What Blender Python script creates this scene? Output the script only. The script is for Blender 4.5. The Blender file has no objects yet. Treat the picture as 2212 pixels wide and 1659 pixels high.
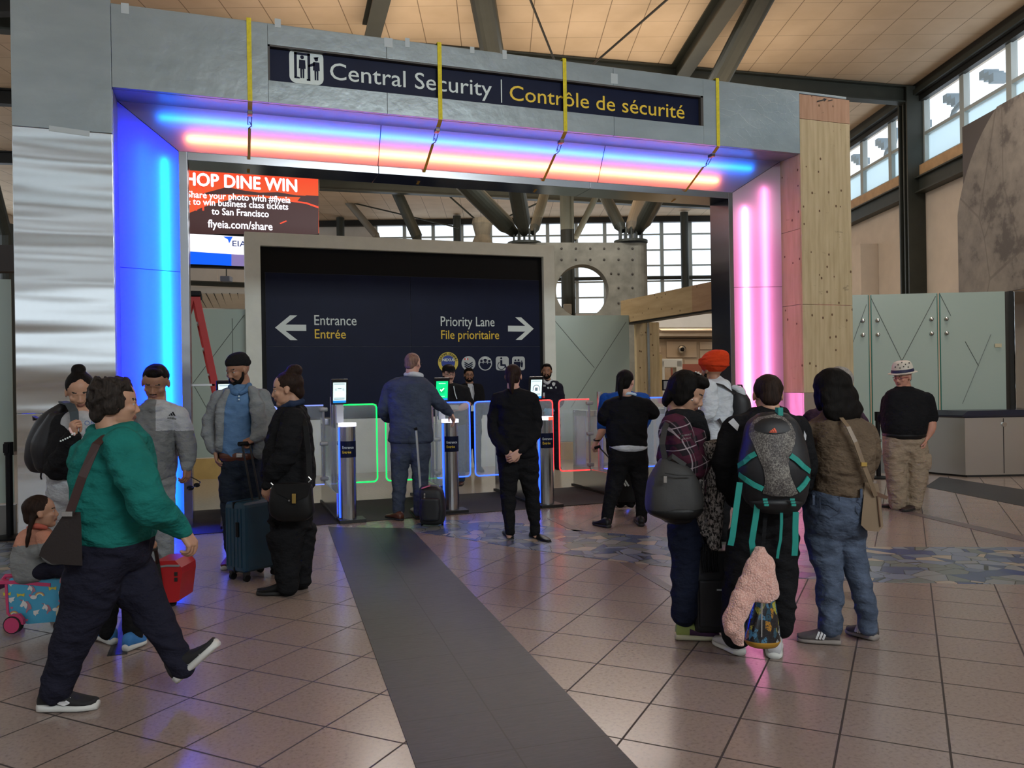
import bpy, bmesh, math, random
import numpy as np
from mathutils import Vector, Matrix, noise as mnoise
random.seed(7)
S = bpy.context.scene
COL = S.collection
PI = math.pi
rad = math.radians

# ---------------------------------------------------------------- camera
FPX = 1752.0                         # focal length in pixels of a 2212 px wide frame
YAW, ROLL, CAMH = rad(19.459), rad(-0.905), 1.46
fv = Vector((math.sin(YAW), math.cos(YAW), 0))
_ri = Vector((math.cos(YAW), -math.sin(YAW), 0)); _up = Vector((0, 0, 1))
rv = math.cos(ROLL)*_ri + math.sin(ROLL)*_up
uv = -math.sin(ROLL)*_ri + math.cos(ROLL)*_up
C0 = Vector((0, 0, CAMH))
cam_d = bpy.data.cameras.new('camera'); cam = bpy.data.objects.new('camera', cam_d); COL.objects.link(cam)
M = Matrix.Identity(4)
for i in range(3):
    M[i][0], M[i][1], M[i][2], M[i][3] = rv[i], uv[i], -fv[i], C0[i]
cam.matrix_world = M
cam_d.sensor_width = 36; cam_d.lens = 36*FPX/2212; cam_d.clip_end = 200
S.camera = cam

# ---------------------------------------------------------------- world, exposure, lamps
S.view_settings.view_transform = 'Standard'; S.view_settings.look = 'None'
S.view_settings.exposure = 0.0; S.view_settings.gamma = 1; S.view_settings.use_curve_mapping = False
S.cycles.use_denoising = True
S.cycles.max_bounces = 8; S.cycles.diffuse_bounces = 4; S.cycles.glossy_bounces = 4
S.cycles.transmission_bounces = 6; S.cycles.transparent_max_bounces = 12
S.cycles.sample_clamp_indirect = 6
w = bpy.data.worlds.new('overcast_sky'); S.world = w; w.use_nodes = True
bg = w.node_tree.nodes['Background']
bg.inputs[0].default_value = (0.80, 0.90, 1.0, 1); bg.inputs[1].default_value = 2.0

def area(name, loc, target, sx, sy, power, col):
    d = bpy.data.lights.new(name, 'AREA'); d.shape = 'RECTANGLE'; d.size = sx; d.size_y = sy
    d.energy = power; d.color = col
    o = bpy.data.objects.new(name, d); COL.objects.link(o); o.location = loc
    o.rotation_euler = (Vector(target)-Vector(loc)).to_track_quat('-Z', 'Y').to_euler()
    return o
BZ = rad(18.6)                        # the terminal's own axes: V runs away from the camera, U to the right
Uv = Vector((math.cos(BZ), -math.sin(BZ), 0)); Vv = Vector((math.sin(BZ), math.cos(BZ), 0))
def B(a, b, z=0): return Uv*a + Vv*b + Vector((0, 0, z))
# unseen uplights washing the ceiling, and an added fill lamp aimed at the header
area('uplight', B(1, 13.5, 5.9), B(1, 13.5, 9), 9, 3, 112, (1, .80, .58))
area('uplight', B(1, 22, 5.7), B(1, 22, 9), 9, 3, 360, (1, .84, .64))
area('uplight', B(-1, 6, 6.0), B(-1, 6, 9), 8, 3, 70, (1, .84, .64))
area('security_downlight', B(0.5, 17.0, 7.0), B(0.5, 16.2, 0), 7, 1.2, 430, (1, .97, .90))
area('hall_downlight', B(6.5, 11.0, 7.0), B(6.5, 11.6, 0), 2, 2, 130, (1, .90, .78))
area('hall_downlight', B(-5, 1.0, 7.0), B(-2.5, 3.6, 0), 4, 4, 30, (1, .93, .86))

area('header_fill', B(6.2, -5, 6.7), (3.0, 8.6, 4.9), 6, 1.2, 800, (.86, .95, 1.0))  # unseen cool area lamp, added to brighten the header front

# ---------------------------------------------------------------- helpers: placing
def W(x, y, Z): return C0 + (fv + rv*((x-1106)/FPX) - uv*((y-829.5)/FPX))*Z
def _d(x, y): return fv + rv*((x-1106)/FPX) - uv*((y-829.5)/FPX)
def H(x, y, h=0.0):
    d = _d(x, y); return C0 + d*((h-CAMH)/d.z)
def PY(x, y, Y):
    d = _d(x, y); return C0 + d*(Y/d.y)
def cv(a, b, c): return rv*a + uv*b + fv*c
def depth(p): return (Vector(p)-C0).dot(fv)
def s2l(c):
    c = c/255.0
    return c/12.92 if c <= .04045 else ((c+.055)/1.055)**2.4
def RGB(r, g, b): return (s2l(r), s2l(g), s2l(b))

# ---------------------------------------------------------------- helpers: materials
MATS = {}
class N:
    def __init__(s, name):
        s.m = bpy.data.materials.new(name); s.m.use_nodes = True; s.t = s.m.node_tree
        s.p = s.t.nodes['Principled BSDF']; s.out = s.t.nodes['Material Output']
    def n(s, ty, **k):
        x = s.t.nodes.new(ty)
        for a, b in k.items(): setattr(x, a, b)
        return x
    def l(s, a, b): s.t.links.new(a, b)
    def val(s, sock, v):
        if hasattr(v, 'links'): s.l(v, sock)
        else: sock.default_value = v
    def math(s, op, a, b=0.0, c=None):
        x = s.n('ShaderNodeMath', operation=op); s.val(x.inputs[0], a); s.val(x.inputs[1], b)
        if c is not None: s.val(x.inputs[2], c)
        return x.outputs[0]
    def mix(s, f, a, b):
        x = s.n('ShaderNodeMix', data_type='RGBA'); s.val(x.inputs[0], f)
        s.val(x.inputs[6], a if hasattr(a, 'links') else (*a, 1)); s.val(x.inputs[7], b if hasattr(b, 'links') else (*b, 1))
        return x.outputs[2]
    def noise(s, vec, scale, detail=3, rough=.5):
        x = s.n('ShaderNodeTexNoise'); x.inputs['Scale'].default_value = scale
        x.inputs['Detail'].default_value = detail; x.inputs['Roughness'].default_value = rough
        if vec is not None: s.l(vec, x.inputs['Vector'])
        return x.outputs[0]
    def coord(s, which='Object'):
        return s.n('ShaderNodeTexCoord').outputs[which]
    def mapping(s, vec, scale=(1, 1, 1), rot=(0, 0, 0), loc=(0, 0, 0)):
        x = s.n('ShaderNodeMapping'); s.l(vec, x.inputs[0])
        x.inputs['Scale'].default_value = scale; x.inputs['Rotation'].default_value = rot; x.inputs['Location'].default_value = loc
        return x.outputs[0]
    def ramp(s, f, stops, interp='LINEAR'):
        x = s.n('ShaderNodeValToRGB'); s.val(x.inputs[0], f); cr = x.color_ramp; cr.interpolation = interp
        while len(cr.elements) < len(stops): cr.elements.new(1.0)
        for e, (p, c) in zip(cr.elements, stops): e.position = p; e.color = (*c, 1)
        return x.outputs[0]
    def bump(s, h, strength=.3, dist=.01):
        x = s.n('ShaderNodeBump'); x.inputs['Strength'].default_value = strength; x.inputs['Distance'].default_value = dist
        s.l(h, x.inputs['Height']); s.l(x.outputs[0], s.p.inputs['Normal']); return x
    def base(s, c): s.val(s.p.inputs['Base Color'], c if hasattr(c, 'links') else (*c, 1))
    def setp(s, rough=.5, metal=0.0, spec=.5):
        s.val(s.p.inputs['Roughness'], rough); s.p.inputs['Metallic'].default_value = metal
        s.p.inputs['Specular IOR Level'].default_value = spec

def mat(name, col, rough=.6, metal=0.0, spec=.4, var=0.0, vscale=6.0, bump=0.0, bscale=60.0, stretch=(1, 1, 1), bdist=.004):
    if name in MATS: return MATS[name]
    k = N(name); k.setp(rough, metal, spec)
    co = k.coord(); mp = k.mapping(co, stretch)
    if var > 0:
        f = k.noise(mp, vscale, 4)
        lo = tuple(max(0, c*(1-var)) for c in col); hi = tuple(min(1, c*(1+var)) for c in col)
        k.base(k.ramp(f, [(.3, lo), (.7, hi)]))
    else: k.base(col)
    if bump > 0: k.bump(k.noise(mp, bscale, 4), bump, bdist)
    MATS[name] = k.m; return k.m
def emat(name, col, strength):
    if name in MATS: return MATS[name]
    k = N(name); k.base(col); k.setp(.4)
    k.p.inputs['Emission Color'].default_value = (*col, 1); k.p.inputs['Emission Strength'].default_value = strength
    MATS[name] = k.m; return k.m
def cloth(name, col, rough=.9, var=.12, fold=.5):
    if name in MATS: return MATS[name]
    k = N(name); k.setp(rough, 0, .08); co = k.coord()
    f = k.noise(co, 9, 5)
    k.base(k.ramp(f, [(.3, tuple(c*(1-var) for c in col)), (.7, tuple(min(1, c*(1+var)) for c in col))]))
    big = k.noise(k.mapping(co, (1, 1, 1.6)), 13, 3); fine = k.noise(co, 260, 2)
    h = k.math('ADD', k.math('MULTIPLY', big, 1.0), k.math('MULTIPLY', fine, .035))
    k.bump(h, fold, .05)
    MATS[name] = k.m; return k.m

# ---------------------------------------------------------------- helpers: objects
ORG = {}
def empty(name, loc, label=None, cat=None, group=None):
    o = bpy.data.objects.new(name, None); COL.objects.link(o); o.location = loc; o.empty_display_size = .1
    ORG[o.name] = Vector(loc)
    if label: o['label'] = label
    if cat: o['category'] = cat
    if group: o['group'] = group
    return o
def tag(o, label=None, cat=None, group=None, kind=None):
    if label: o['label'] = label
    if cat: o['category'] = cat
    if group: o['group'] = group
    if kind: o['kind'] = kind
    return o
def link(name, V, F, mats, parent=None, smooth=False, mi=None, autosmooth=None):
    """V in world coordinates; parts keep their thing's origin"""
    V = np.asarray([tuple(v) for v in V], dtype=float).reshape(-1, 3)
    if parent is not None: org = ORG[parent.name]
    else:
        c = (V.min(0)+V.max(0))/2; org = Vector((c[0], c[1], V[:, 2].min()))
    V = V - np.array(org)
    me = bpy.data.meshes.new(name); me.from_pydata(V.tolist(), [], [tuple(int(i) for i in f) for f in F])
    if not isinstance(mats, (list, tuple)): mats = [mats]
    for m in mats: me.materials.append(m)
    if mi is not None: me.polygons.foreach_set('material_index', np.asarray(mi, dtype=np.int32))
    if smooth: me.polygons.foreach_set('use_smooth', np.ones(len(me.polygons), dtype=bool))
    me.update()
    o = bpy.data.objects.new(name, me); COL.objects.link(o)
    if parent is not None: o.parent = parent
    else: o.location = org
    ORG[o.name] = org
    return o
def fix_normals(V, F):
    bm = bmesh.new(); vs = [bm.verts.new(tuple(v)) for v in V]
    for f in F:
        try: bm.faces.new([vs[i] for i in f])
        except ValueError: pass
    bmesh.ops.recalc_face_normals(bm, faces=bm.faces)
    V2 = [v.co.copy() for v in bm.verts]; bm.verts.index_update()
    F2 = [[v.index for v in f.verts] for f in bm.faces]; bm.free()
    return V2, F2

def perp(d):
    d = Vector(d).normalized(); a = Vector((0, 0, 1)) if abs(d.z) < .9 else Vector((1, 0, 0))
    x = d.cross(a).normalized(); return x, d.cross(x).normalized()
class MB:
    """collects shapes and links them as one mesh"""
    def __init__(s): s.V = []; s.F = []; s.mi = []; s.cur = 0
    def add(s, V, F):
        b = len(s.V); s.V += [Vector(v) for v in V]; s.F += [[i+b for i in f] for f in F]; s.mi += [s.cur]*len(F); return s
    def box(s, c, size, ax=None, bevel=0.0):
        c = Vector(c); ax = ax or (Vector((1, 0, 0)), Vector((0, 1, 0)), Vector((0, 0, 1)))
        bm = bmesh.new(); bmesh.ops.create_cube(bm, size=1)
        for v in bm.verts: v.co = Vector((v.co.x*size[0], v.co.y*size[1], v.co.z*size[2]))
        if bevel > 0: bmesh.ops.bevel(bm, geom=list(bm.edges), offset=bevel, segments=3, profile=.6, affect='EDGES')
        bm.verts.index_update()
        V = [c + ax[0]*v.co.x + ax[1]*v.co.y + ax[2]*v.co.z for v in bm.verts]
        F = [[v.index for v in f.verts] for f in bm.faces]; bm.free()
        if ax[0].cross(ax[1]).dot(ax[2]) < 0: F = [f[::-1] for f in F]
        return s.add(V, F)
    def bb(s, lo, hi, bevel=0.0):
        lo, hi = Vector(lo), Vector(hi); return s.box((lo+hi)/2, hi-lo, None, bevel)
    def prism(s, poly, ext):
        poly = [Vector(p) for p in poly]; ext = Vector(ext); n = len(poly)
        V = poly + [p+ext for p in poly]
        F = [list(range(n))[::-1], list(range(n, 2*n))] + [[i, (i+1) % n, n+(i+1) % n, n+i] for i in range(n)]
        V, F = fix_normals(V, F); return s.add(V, F)
    def tube(s, pts, r, n=10, caps=True):
        pts = [Vector(p) for p in pts]; R = r if isinstance(r, (list, tuple)) else [r]*len(pts)
        V = []; F = []; ref = None
        for i, p in enumerate(pts):
            t = (pts[min(i+1, len(pts)-1)] - pts[max(i-1, 0)]).normalized()
            if ref is None: x, y = perp(t)
            else:
                x = (ref - t*ref.dot(t)).normalized(); y = t.cross(x).normalized()
            ref = x
            V += [p + (x*math.cos(2*PI*k/n) + y*math.sin(2*PI*k/n))*R[i] for k in range(n)]
        for i in range(len(pts)-1):
            for k in range(n):
                a, b = i*n+k, i*n+(k+1) % n; F.append([a, b, b+n, a+n])
        if caps: F += [list(range(n))[::-1], [(len(pts)-1)*n+k for k in range(n)]]
        return s.add(V, F)
    def ribbon(s, pts, wid, w_, t_):
        """flat strap along pts; wid: width direction (one or per point)"""
        pts = [Vector(p) for p in pts]; V = []; F = []
        for i, p in enumerate(pts):
            tg = (pts[min(i+1, len(pts)-1)] - pts[max(i-1, 0)]).normalized()
            wd = Vector(wid[i] if isinstance(wid, list) else wid); wd = (wd - tg*wd.dot(tg)).normalized(); nn = tg.cross(wd).normalized()
            ww = w_[i] if isinstance(w_, list) else w_
            V += [p+wd*ww/2+nn*t_/2, p-wd*ww/2+nn*t_/2, p-wd*ww/2-nn*t_/2, p+wd*ww/2-nn*t_/2]
        for i in range(len(pts)-1):
            for k in range(4):
                a, b = 4*i+k, 4*i+(k+1) % 4; F.append([a, b, b+4, a+4])
        F += [[3, 2, 1, 0], [4*len(pts)-4+k for k in range(4)]]
        return s.add(V, F)
    def cyl(s, a, b, r, n=24): return s.tube([a, b], r, n)
    def disc(s, c, nrm, r, t=.004, n=32):
        nrm = Vector(nrm).normalized(); return s.tube([Vector(c), Vector(c)+nrm*t], r, n)
    def sphere(s, c, r, n=16, sc=(1, 1, 1), ax=None):
        V, F = ell(c, (r*sc[0], r*sc[1], r*sc[2]), ax, n); return s.add(V, F)
    def loft(s, rings, caps=True):
        n = len(rings[0]); V = [Vector(p) for R in rings for p in R]; F = []
        for i in range(len(rings)-1):
            for k in range(n):
                a, b = i*n+k, i*n+(k+1) % n; F.append([a, b, b+n, a+n])
        if caps: F += [list(range(n))[::-1], [(len(rings)-1)*n+k for k in range(n)]]
        V, F = fix_normals(V, F); return s.add(V, F)
    def build(s, name, mats, parent=None, smooth=False, solid=0.0):
        return link(name, s.V, s.F, mats, parent, smooth, s.mi)

def ell(c, r, ax=None, n=16):
    c = Vector(c); ax = ax or (Vector((1, 0, 0)), Vector((0, 1, 0)), Vector((0, 0, 1)))
    m = max(6, n//2); V = [c+ax[2]*r[2]]
    for i in range(1, m):
        th = PI*i/m
        for k in range(n):
            ph = 2*PI*k/n
            V.append(c + ax[0]*(r[0]*math.sin(th)*math.cos(ph)) + ax[1]*(r[1]*math.sin(th)*math.sin(ph)) + ax[2]*(r[2]*math.cos(th)))
    V.append(c-ax[2]*r[2]); F = []
    for k in range(n): F.append([0, 1+k, 1+(k+1) % n])
    for i in range(m-2):
        for k in range(n):
            a, b = 1+i*n+k, 1+i*n+(k+1) % n; F.append([a, a+n, b+n, b])
    L = len(V)-1
    for k in range(n): F.append([L, 1+(m-2)*n+(k+1) % n, 1+(m-2)*n+k])
    return V, F
def catmull(P, sub):
    """P: array of rows (any dimension)"""
    P = np.asarray(P, float); out = []
    for i in range(len(P)-1):
        p0, p1, p2, p3 = P[max(i-1, 0)], P[i], P[i+1], P[min(i+2, len(P)-1)]
        for k in range(sub):
            t = k/sub
            out.append(.5*((2*p1)+(-p0+p2)*t+(2*p0-5*p1+4*p2-p3)*t*t+(-p0+3*p1-3*p2+p3)*t**3))
    out.append(P[-1]); return np.array(out)
def chain(pts, sub=5, n=14, flat=1.0, fdir=None):
    """limb: rows (x,y,z,r), rounded ends"""
    Q = catmull(pts, sub); V = []; F = []; ref = None
    rows = []
    T0 = Vector(Q[1][:3]-Q[0][:3]).normalized(); T1 = Vector(Q[-1][:3]-Q[-2][:3]).normalized()
    for a in (85, 60, 30): rows.append((Vector(Q[0][:3])-T0*Q[0][3]*math.sin(rad(a)), max(.0008, Q[0][3]*math.cos(rad(a))), T0))
    for i, q in enumerate(Q):
        t = Vector(Q[min(i+1, len(Q)-1)][:3]-Q[max(i-1, 0)][:3]).normalized(); rows.append((Vector(q[:3]), max(.002, q[3]), t))
    for a in (30, 60, 85): rows.append((Vector(Q[-1][:3])+T1*Q[-1][3]*math.sin(rad(a)), max(.0008, Q[-1][3]*math.cos(rad(a))), T1))
    for p, r, t in rows:
        if ref is None: x, y = perp(t)
        else: x = (ref-t*ref.dot(t)).normalized(); y = t.cross(x).normalized()
        ref = x
        for k in range(n):
            o = x*math.cos(2*PI*k/n)*r + y*math.sin(2*PI*k/n)*r
            if fdir is not None: o = o - fdir*(o.dot(fdir)*(1-flat))
            V.append(p+o)
    m = len(rows)
    for i in range(m-1):
        for k in range(n):
            a, b = i*n+k, i*n+(k+1) % n; F.append([a, b, b+n, a+n])
    F += [list(range(n))[::-1], [(m-1)*n+k for k in range(n)]]
    return V, F
def rowloft(rows, sub=4, n=28, ex=2.4):
    """rows: (center xyz, a xyz, b xyz) elliptical sections, domed ends"""
    A = np.array([[*c, *a, *b] for c, a, b in rows]); Q = catmull(A, sub); R = []
    def ring(q, s=1.0, off=None):
        c = Vector(q[:3]); a = Vector(q[3:6])*s; b = Vector(q[6:9])*s
        if off is not None: c = c+off
        out = []
        for k in range(n):
            t = 2*PI*k/n; ct, st = math.cos(t), math.sin(t)
            out.append(c + a*math.copysign(abs(ct)**(2/ex), ct) + b*math.copysign(abs(st)**(2/ex), st))
        return out
    d0 = Vector(Q[0][:3]-Q[1][:3]).normalized(); d1 = Vector(Q[-1][:3]-Q[-2][:3]).normalized()
    e0 = .35*min(np.linalg.norm(Q[0][3:6]), np.linalg.norm(Q[0][6:9])); e1 = .35*min(np.linalg.norm(Q[-1][3:6]), np.linalg.norm(Q[-1][6:9]))
    for s_, o_ in ((.05, 1.0), (.6, .85), (.88, .5)): R.append(ring(Q[0], s_, d0*e0*o_))
    for q in Q: R.append(ring(q))
    for s_, o_ in ((.88, .5), (.6, .85), (.05, 1.0)): R.append(ring(Q[-1], s_, d1*e1*o_))
    V = [p for r_ in R for p in r_]; F = []
    for i in range(len(R)-1):
        for k in range(n):
            a, b = i*n+k, i*n+(k+1) % n; F.append([a, b, b+n, a+n])
    F += [list(range(n))[::-1], [(len(R)-1)*n+k for k in range(n)]]
    return V, F
def join(parts):
    V = []; F = []
    for v, f in parts:
        b = len(V); V += list(v); F += [[i+b for i in q] for q in f]
    return V, F
def vox(parts, size=.008, smooth=3, factor=.5):
    """union of closed shapes as ONE continuous surface"""
    V, F = join(parts)
    me = bpy.data.meshes.new('tmp'); me.from_pydata([tuple(v) for v in V], [], F)
    o = bpy.data.objects.new('tmp', me); COL.objects.link(o)
    m = o.modifiers.new('r', 'REMESH'); m.mode = 'VOXEL'; m.voxel_size = size
    if smooth:
        q = o.modifiers.new('s', 'SMOOTH'); q.iterations = smooth; q.factor = factor
    dg = bpy.context.evaluated_depsgraph_get(); e = o.evaluated_get(dg); m2 = e.to_mesh()
    nv = len(m2.vertices); A = np.empty(nv*3); m2.vertices.foreach_get('co', A); A = A.reshape(-1, 3)
    F2 = [list(p.vertices) for p in m2.polygons]
    e.to_mesh_clear(); bpy.data.objects.remove(o); bpy.data.meshes.remove(me)
    return A, F2
def vob(name, parts, mats, parent, size=.008, smooth=3, rough=0.0, rscale=8.0, folds=False):
    A, F = vox(parts, size, smooth)
    if rough > 0:
        if folds:
            tm = bpy.data.meshes.new('n'); tm.from_pydata(A.tolist(), [], F); NV = np.empty(len(A)*3); tm.vertices.foreach_get('normal', NV); NV = NV.reshape(-1, 3); bpy.data.meshes.remove(tm)
            for i in range(len(A)):
                x, y, z = A[i]; q_ = Vector((x*5.5, y*5.5, z*8.5+x*3)); a_ = mnoise.noise(q_+mnoise.noise_vector(q_*.6)*.8); b_ = mnoise.noise(Vector((x*17, y*17, z*23)))
                A[i] += NV[i]*(rough*(1.15-3.2*abs(a_))+rough*.45*b_)
        else:
            for i in range(len(A)):
                p = Vector(A[i]); A[i] += np.array(mnoise.noise_vector(p*rscale))*rough
    return link(name, A, F, mats, parent, True)

# writing: a curve in the built-in font, turned into a mesh that lies on its surface
def _txt(s):
    c = bpy.data.curves.new('t', 'FONT'); c.body = s; c.size = 1; c.extrude = 0; c.resolution_u = 3
    o = bpy.data.objects.new('t', c); COL.objects.link(o)
    dg = bpy.context.evaluated_depsgraph_get(); e = o.evaluated_get(dg); m = e.to_mesh()
    V = [v.co.copy() for v in m.vertices]; F = [list(p.vertices) for p in m.polygons]
    e.to_mesh_clear(); bpy.data.objects.remove(o); bpy.data.curves.remove(c)
    return V, F
_cv, _ = _txt('H'); CAP = max(v.y for v in _cv)
def text(s, origin, xd, yd, cap, width=None, align='L', lift=.003, bold=0.0):
    V, F = _txt(s); xd = Vector(xd).normalized(); yd = Vector(yd).normalized(); nn = xd.cross(yd)
    k = cap/CAP; x0 = min(v.x for v in V); x1 = max(v.x for v in V); kx = width/(x1-x0) if width else k
    off = {'L': -x0, 'C': -(x0+x1)/2, 'R': -x1}[align]
    V2 = [Vector(origin)+xd*((v.x+off)*kx)+yd*(v.y*k)+nn*lift for v in V]
    if bold:
        n = len(V2); V3 = V2 + [v+xd*bold for v in V2] + [v+xd*bold*.5+yd*bold*.5+nn*.0003 for v in V2] + [v+xd*bold*.5-yd*bold*.5+nn*.0006 for v in V2]
        return V3, F+[[i+n for i in f] for f in F]+[[i+2*n for i in f] for f in F]+[[i+3*n for i in f] for f in F]
    return V2, F
def flat(poly, o, xd, yd, lift=.003):
    """polygon (2D points) laid on a surface at o"""
    xd = Vector(xd).normalized(); yd = Vector(yd).normalized(); nn = xd.cross(yd)
    return [Vector(o)+xd*a+yd*b+nn*lift for a, b in poly], [list(range(len(poly)))]
def circ(cx, cy, r, n=28, a0=0, a1=2*PI):
    return [(cx+r*math.cos(a0+(a1-a0)*k/n), cy+r*math.sin(a0+(a1-a0)*k/n)) for k in range(n if abs(a1-a0-2*PI) < 1e-6 else n+1)]
def rrect(w_, h_, r, cx=0, cy=0, n=6):
    out = []
    for sx, sy, a in ((1, 1, 0), (-1, 1, 90), (-1, -1, 180), (1, -1, 270)):
        for k in range(n+1):
            t = rad(a+90*k/n); out.append((cx+sx*(w_/2-r)+r*math.cos(t), cy+sy*(h_/2-r)+r*math.sin(t)))
    return out
# ================================================================ THE SETTING
X3 = (Vector((1, 0, 0)), Vector((0, 1, 0)), Vector((0, 0, 1)))
BX = (Uv, Vv, Vector((0, 0, 1)))
def struct(o): o['kind'] = 'structure'; return o

def tile_floor():
    k = N('floor_tile'); co = k.coord('Object'); k.setp(.2, 0, .5)
    m = k.mapping(co, (2.5, 2.5, 2.5), (0, 0, rad(45.4)))
    sx = k.n('ShaderNodeSeparateXYZ'); k.l(m, sx.inputs[0])
    ds = []; fl = []
    for i, o in ((0, .668), (1, .066)):
        a = k.math('ADD', sx.outputs[i], o+100); fr = k.math('FRACT', a); fl.append(k.math('FLOOR', a))
        ds.append(k.math('ABSOLUTE', k.math('SUBTRACT', fr, .5)))
    e = k.math('MAXIMUM', ds[0], ds[1])
    g = k.math('GREATER_THAN', e, .4885)
    cb = k.n('ShaderNodeCombineXYZ'); k.l(fl[0], cb.inputs[0]); k.l(fl[1], cb.inputs[1])
    wn = k.n('ShaderNodeTexWhiteNoise'); k.l(cb.outputs[0], wn.inputs[0])
    sp = k.noise(co, 55, 5, .7)
    c1 = k.ramp(sp, [(.30, (.178, .136, .118)), (.46, (.262, .202, .174)), (.75, (.300, .235, .203))])
    c2 = k.mix(k.math('MULTIPLY', wn.outputs[0], .16), c1, (.23, .165, .14))
    k.base(k.mix(g, c2, (.035, .025, .022)))
    k.l(k.math('ADD', k.math('MULTIPLY', g, .5), k.math('ADD', k.math('MULTIPLY', sp, .14), .14)), k.p.inputs['Roughness'])
    k.bump(k.math('SUBTRACT', 1.0, g), .25, .002)
    return k.m
mb = MB(); mb.add([B(-17, -15), B(9.5, -15), B(9.5, 32), B(-17, 32)], [[0, 1, 2, 3]])
fl = mb.build('floor', tile_floor()); fl.location = (0, 0, 0)
for v, q in zip(fl.data.vertices, (B(-17, -15), B(9.5, -15), B(9.5, 32), B(-17, 32))): v.co = q
struct(fl)

def slate():
    k = N('slate_strip'); co = k.coord('Object'); k.setp(.42, 0, .2)
    sx = k.n('ShaderNodeSeparateXYZ'); k.l(co, sx.inputs[0])
    gx = k.math('LESS_THAN', k.math('ABSOLUTE', sx.outputs[0]), .0035)
    fr = k.math('FRACT', k.math('MULTIPLY', sx.outputs[1], 2.5)); gy = k.math('LESS_THAN', fr, .016)
    g = k.math('MAXIMUM', gx, gy)
    c = k.ramp(k.noise(k.mapping(co, (3, 22, 1)), 3, 5, .65), [(.3, (.022, .023, .026)), (.7, (.046, .044, .048))])
    k.base(k.mix(g, c, (.012, .011, .012))); k.bump(k.noise(k.mapping(co, (2, 18, 1)), 6, 4), .15, .004)
    return k.m
def mosaic():
    k = N('flagstone_mosaic'); co = k.coord('Object'); k.setp(.25, 0, .5)
    nz = k.n('ShaderNodeTexNoise'); nz.inputs['Scale'].default_value = 3.0; k.l(co, nz.inputs['Vector'])
    v = k.n('ShaderNodeTexVoronoi'); v.inputs['Scale'].default_value = 6.4; k.l(co, v.inputs['Vector'])
    ed = k.n('ShaderNodeTexVoronoi', feature='DISTANCE_TO_EDGE'); ed.inputs['Scale'].default_value = 6.4; k.l(co, ed.inputs['Vector'])
    sp = k.n('ShaderNodeSeparateColor'); k.l(v.outputs['Color'], sp.inputs[0])
    c = k.ramp(sp.outputs[0], [(0, (.09, .115, .21)), (.16, (.21, .235, .31)), (.30, (.19, .205, .19)), (.46, (.25, .275, .33)),
        (.58, (.44, .36, .28)), (.70, (.16, .19, .26)), (.84, (.27, .275, .275)), (.93, (.06, .085, .22))], 'CONSTANT')
    g = k.math('LESS_THAN', ed.outputs[0], .016)
    k.base(k.mix(.22, k.mix(g, c, (.04, .04, .04)), (.01, .01, .012))); return k.m
M_SLATE, M_MOS = slate(), mosaic()
M_GRAN = mat('granite_strip', (.13, .10, .095), .3, var=.35, vscale=90)
def inlay(name, pts, m, z=.003, axis=None, org=None):
    P = [H(*p) if len(p) == 2 else Vector(p) for p in pts]
    if axis:
        o0 = Vector(org); ang = math.atan2(axis.y, axis.x)-PI/2
        R = Matrix.Rotation(-ang, 3, 'Z'); L = [R @ (p-o0) for p in P]
    else: o0 = sum(P, Vector())/len(P); L = [p-o0 for p in P]; ang = 0
    me = bpy.data.meshes.new(name); n = len(L)
    V = [(p.x, p.y, 0) for p in L]+[(p.x, p.y, z) for p in L]
    F = [list(range(n, 2*n))]+[[i, (i+1) % n, n+(i+1) % n, n+i] for i in range(n)]
    V, F = fix_normals([Vector(v) for v in V], F)
    me.from_pydata([tuple(v) for v in V], [], F); me.materials.append(m)
    o = bpy.data.objects.new(name, me); COL.objects.link(o); o.location = (o0.x, o0.y, 0); o.rotation_euler.z = ang
    return struct(o)
# dark slate walkway leading to the gates
a0, a1 = Vector((1.088, 3.451, 0)), Vector((1.385, 8.57, 0)); ax = (a1-a0).normalized(); sd = Vector((ax.y, -ax.x, 0))
inlay('trim_1', [tuple(a0-ax*5.5-sd*.4), tuple(a0-ax*5.5+sd*.4), tuple(a0+ax*4.75+sd*.4), tuple(a0+ax*5.13-sd*.4)], M_SLATE, .004, ax, a0)
inlay('trim_2', [(878, 1146), (900, 1131), (970, 1123), (1127, 1131), (1274, 1149), (1450, 1162), (1600, 1171), (1880, 1182), (3000, 1184), (3000, 1275), (1902, 1258),
    (1702, 1248), (1454, 1226), (1296, 1208), (1120, 1184), (980, 1161)], M_MOS, .003)
inlay('trim_3', [(-60, 1172), (20, 1172), (70, 1185), (40, 1225), (0, 1262), (-60, 1290)], M_MOS, .003)
inlay('trim_4', [(1998, 1052), (2031, 1030), (2212, 1058), (3000, 1181), (3000, 1252), (2212, 1094)], M_SLATE, .003)
inlay('trim_5', [(1930, 1102), (1945, 1100), (3000, 1333), (3000, 1347), (2212, 1170)], M_GRAN, .003)
inlay('trim_6', [(1182, 1120), (1200, 1119), (1265, 1148), (1240, 1148)], M_GRAN, .003)
inlay('trim_7', [(1338, 1215), (1364, 1216), (1452, 1268), (1456, 1284)], M_GRAN, .003)
inlay('trim_8', [(231, 1418), (275, 1413), (300, 1265), (291, 1265)], M_SLATE, .003)
M_CARP = mat('gate_carpet', (.018, .016, .018), .85, var=.3, vscale=60, bump=.3, bscale=300)
inlay('trim_9', [(-.42, 8.72, 0), (4.2, 8.88, 0), (6.38, 9.1, 0), (6.38, 10.42, 0), (-.42, 10.42, 0)], M_CARP, .006)
M_TERR = mat('terrazzo', (.50, .45, .37), .18, var=.08, vscale=40)
inlay('trim_10', [(-6, 10.42, 0), (8.5, 10.42, 0), (14, 22, 0), (-4, 26, 0)], M_TERR, .004)

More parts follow.
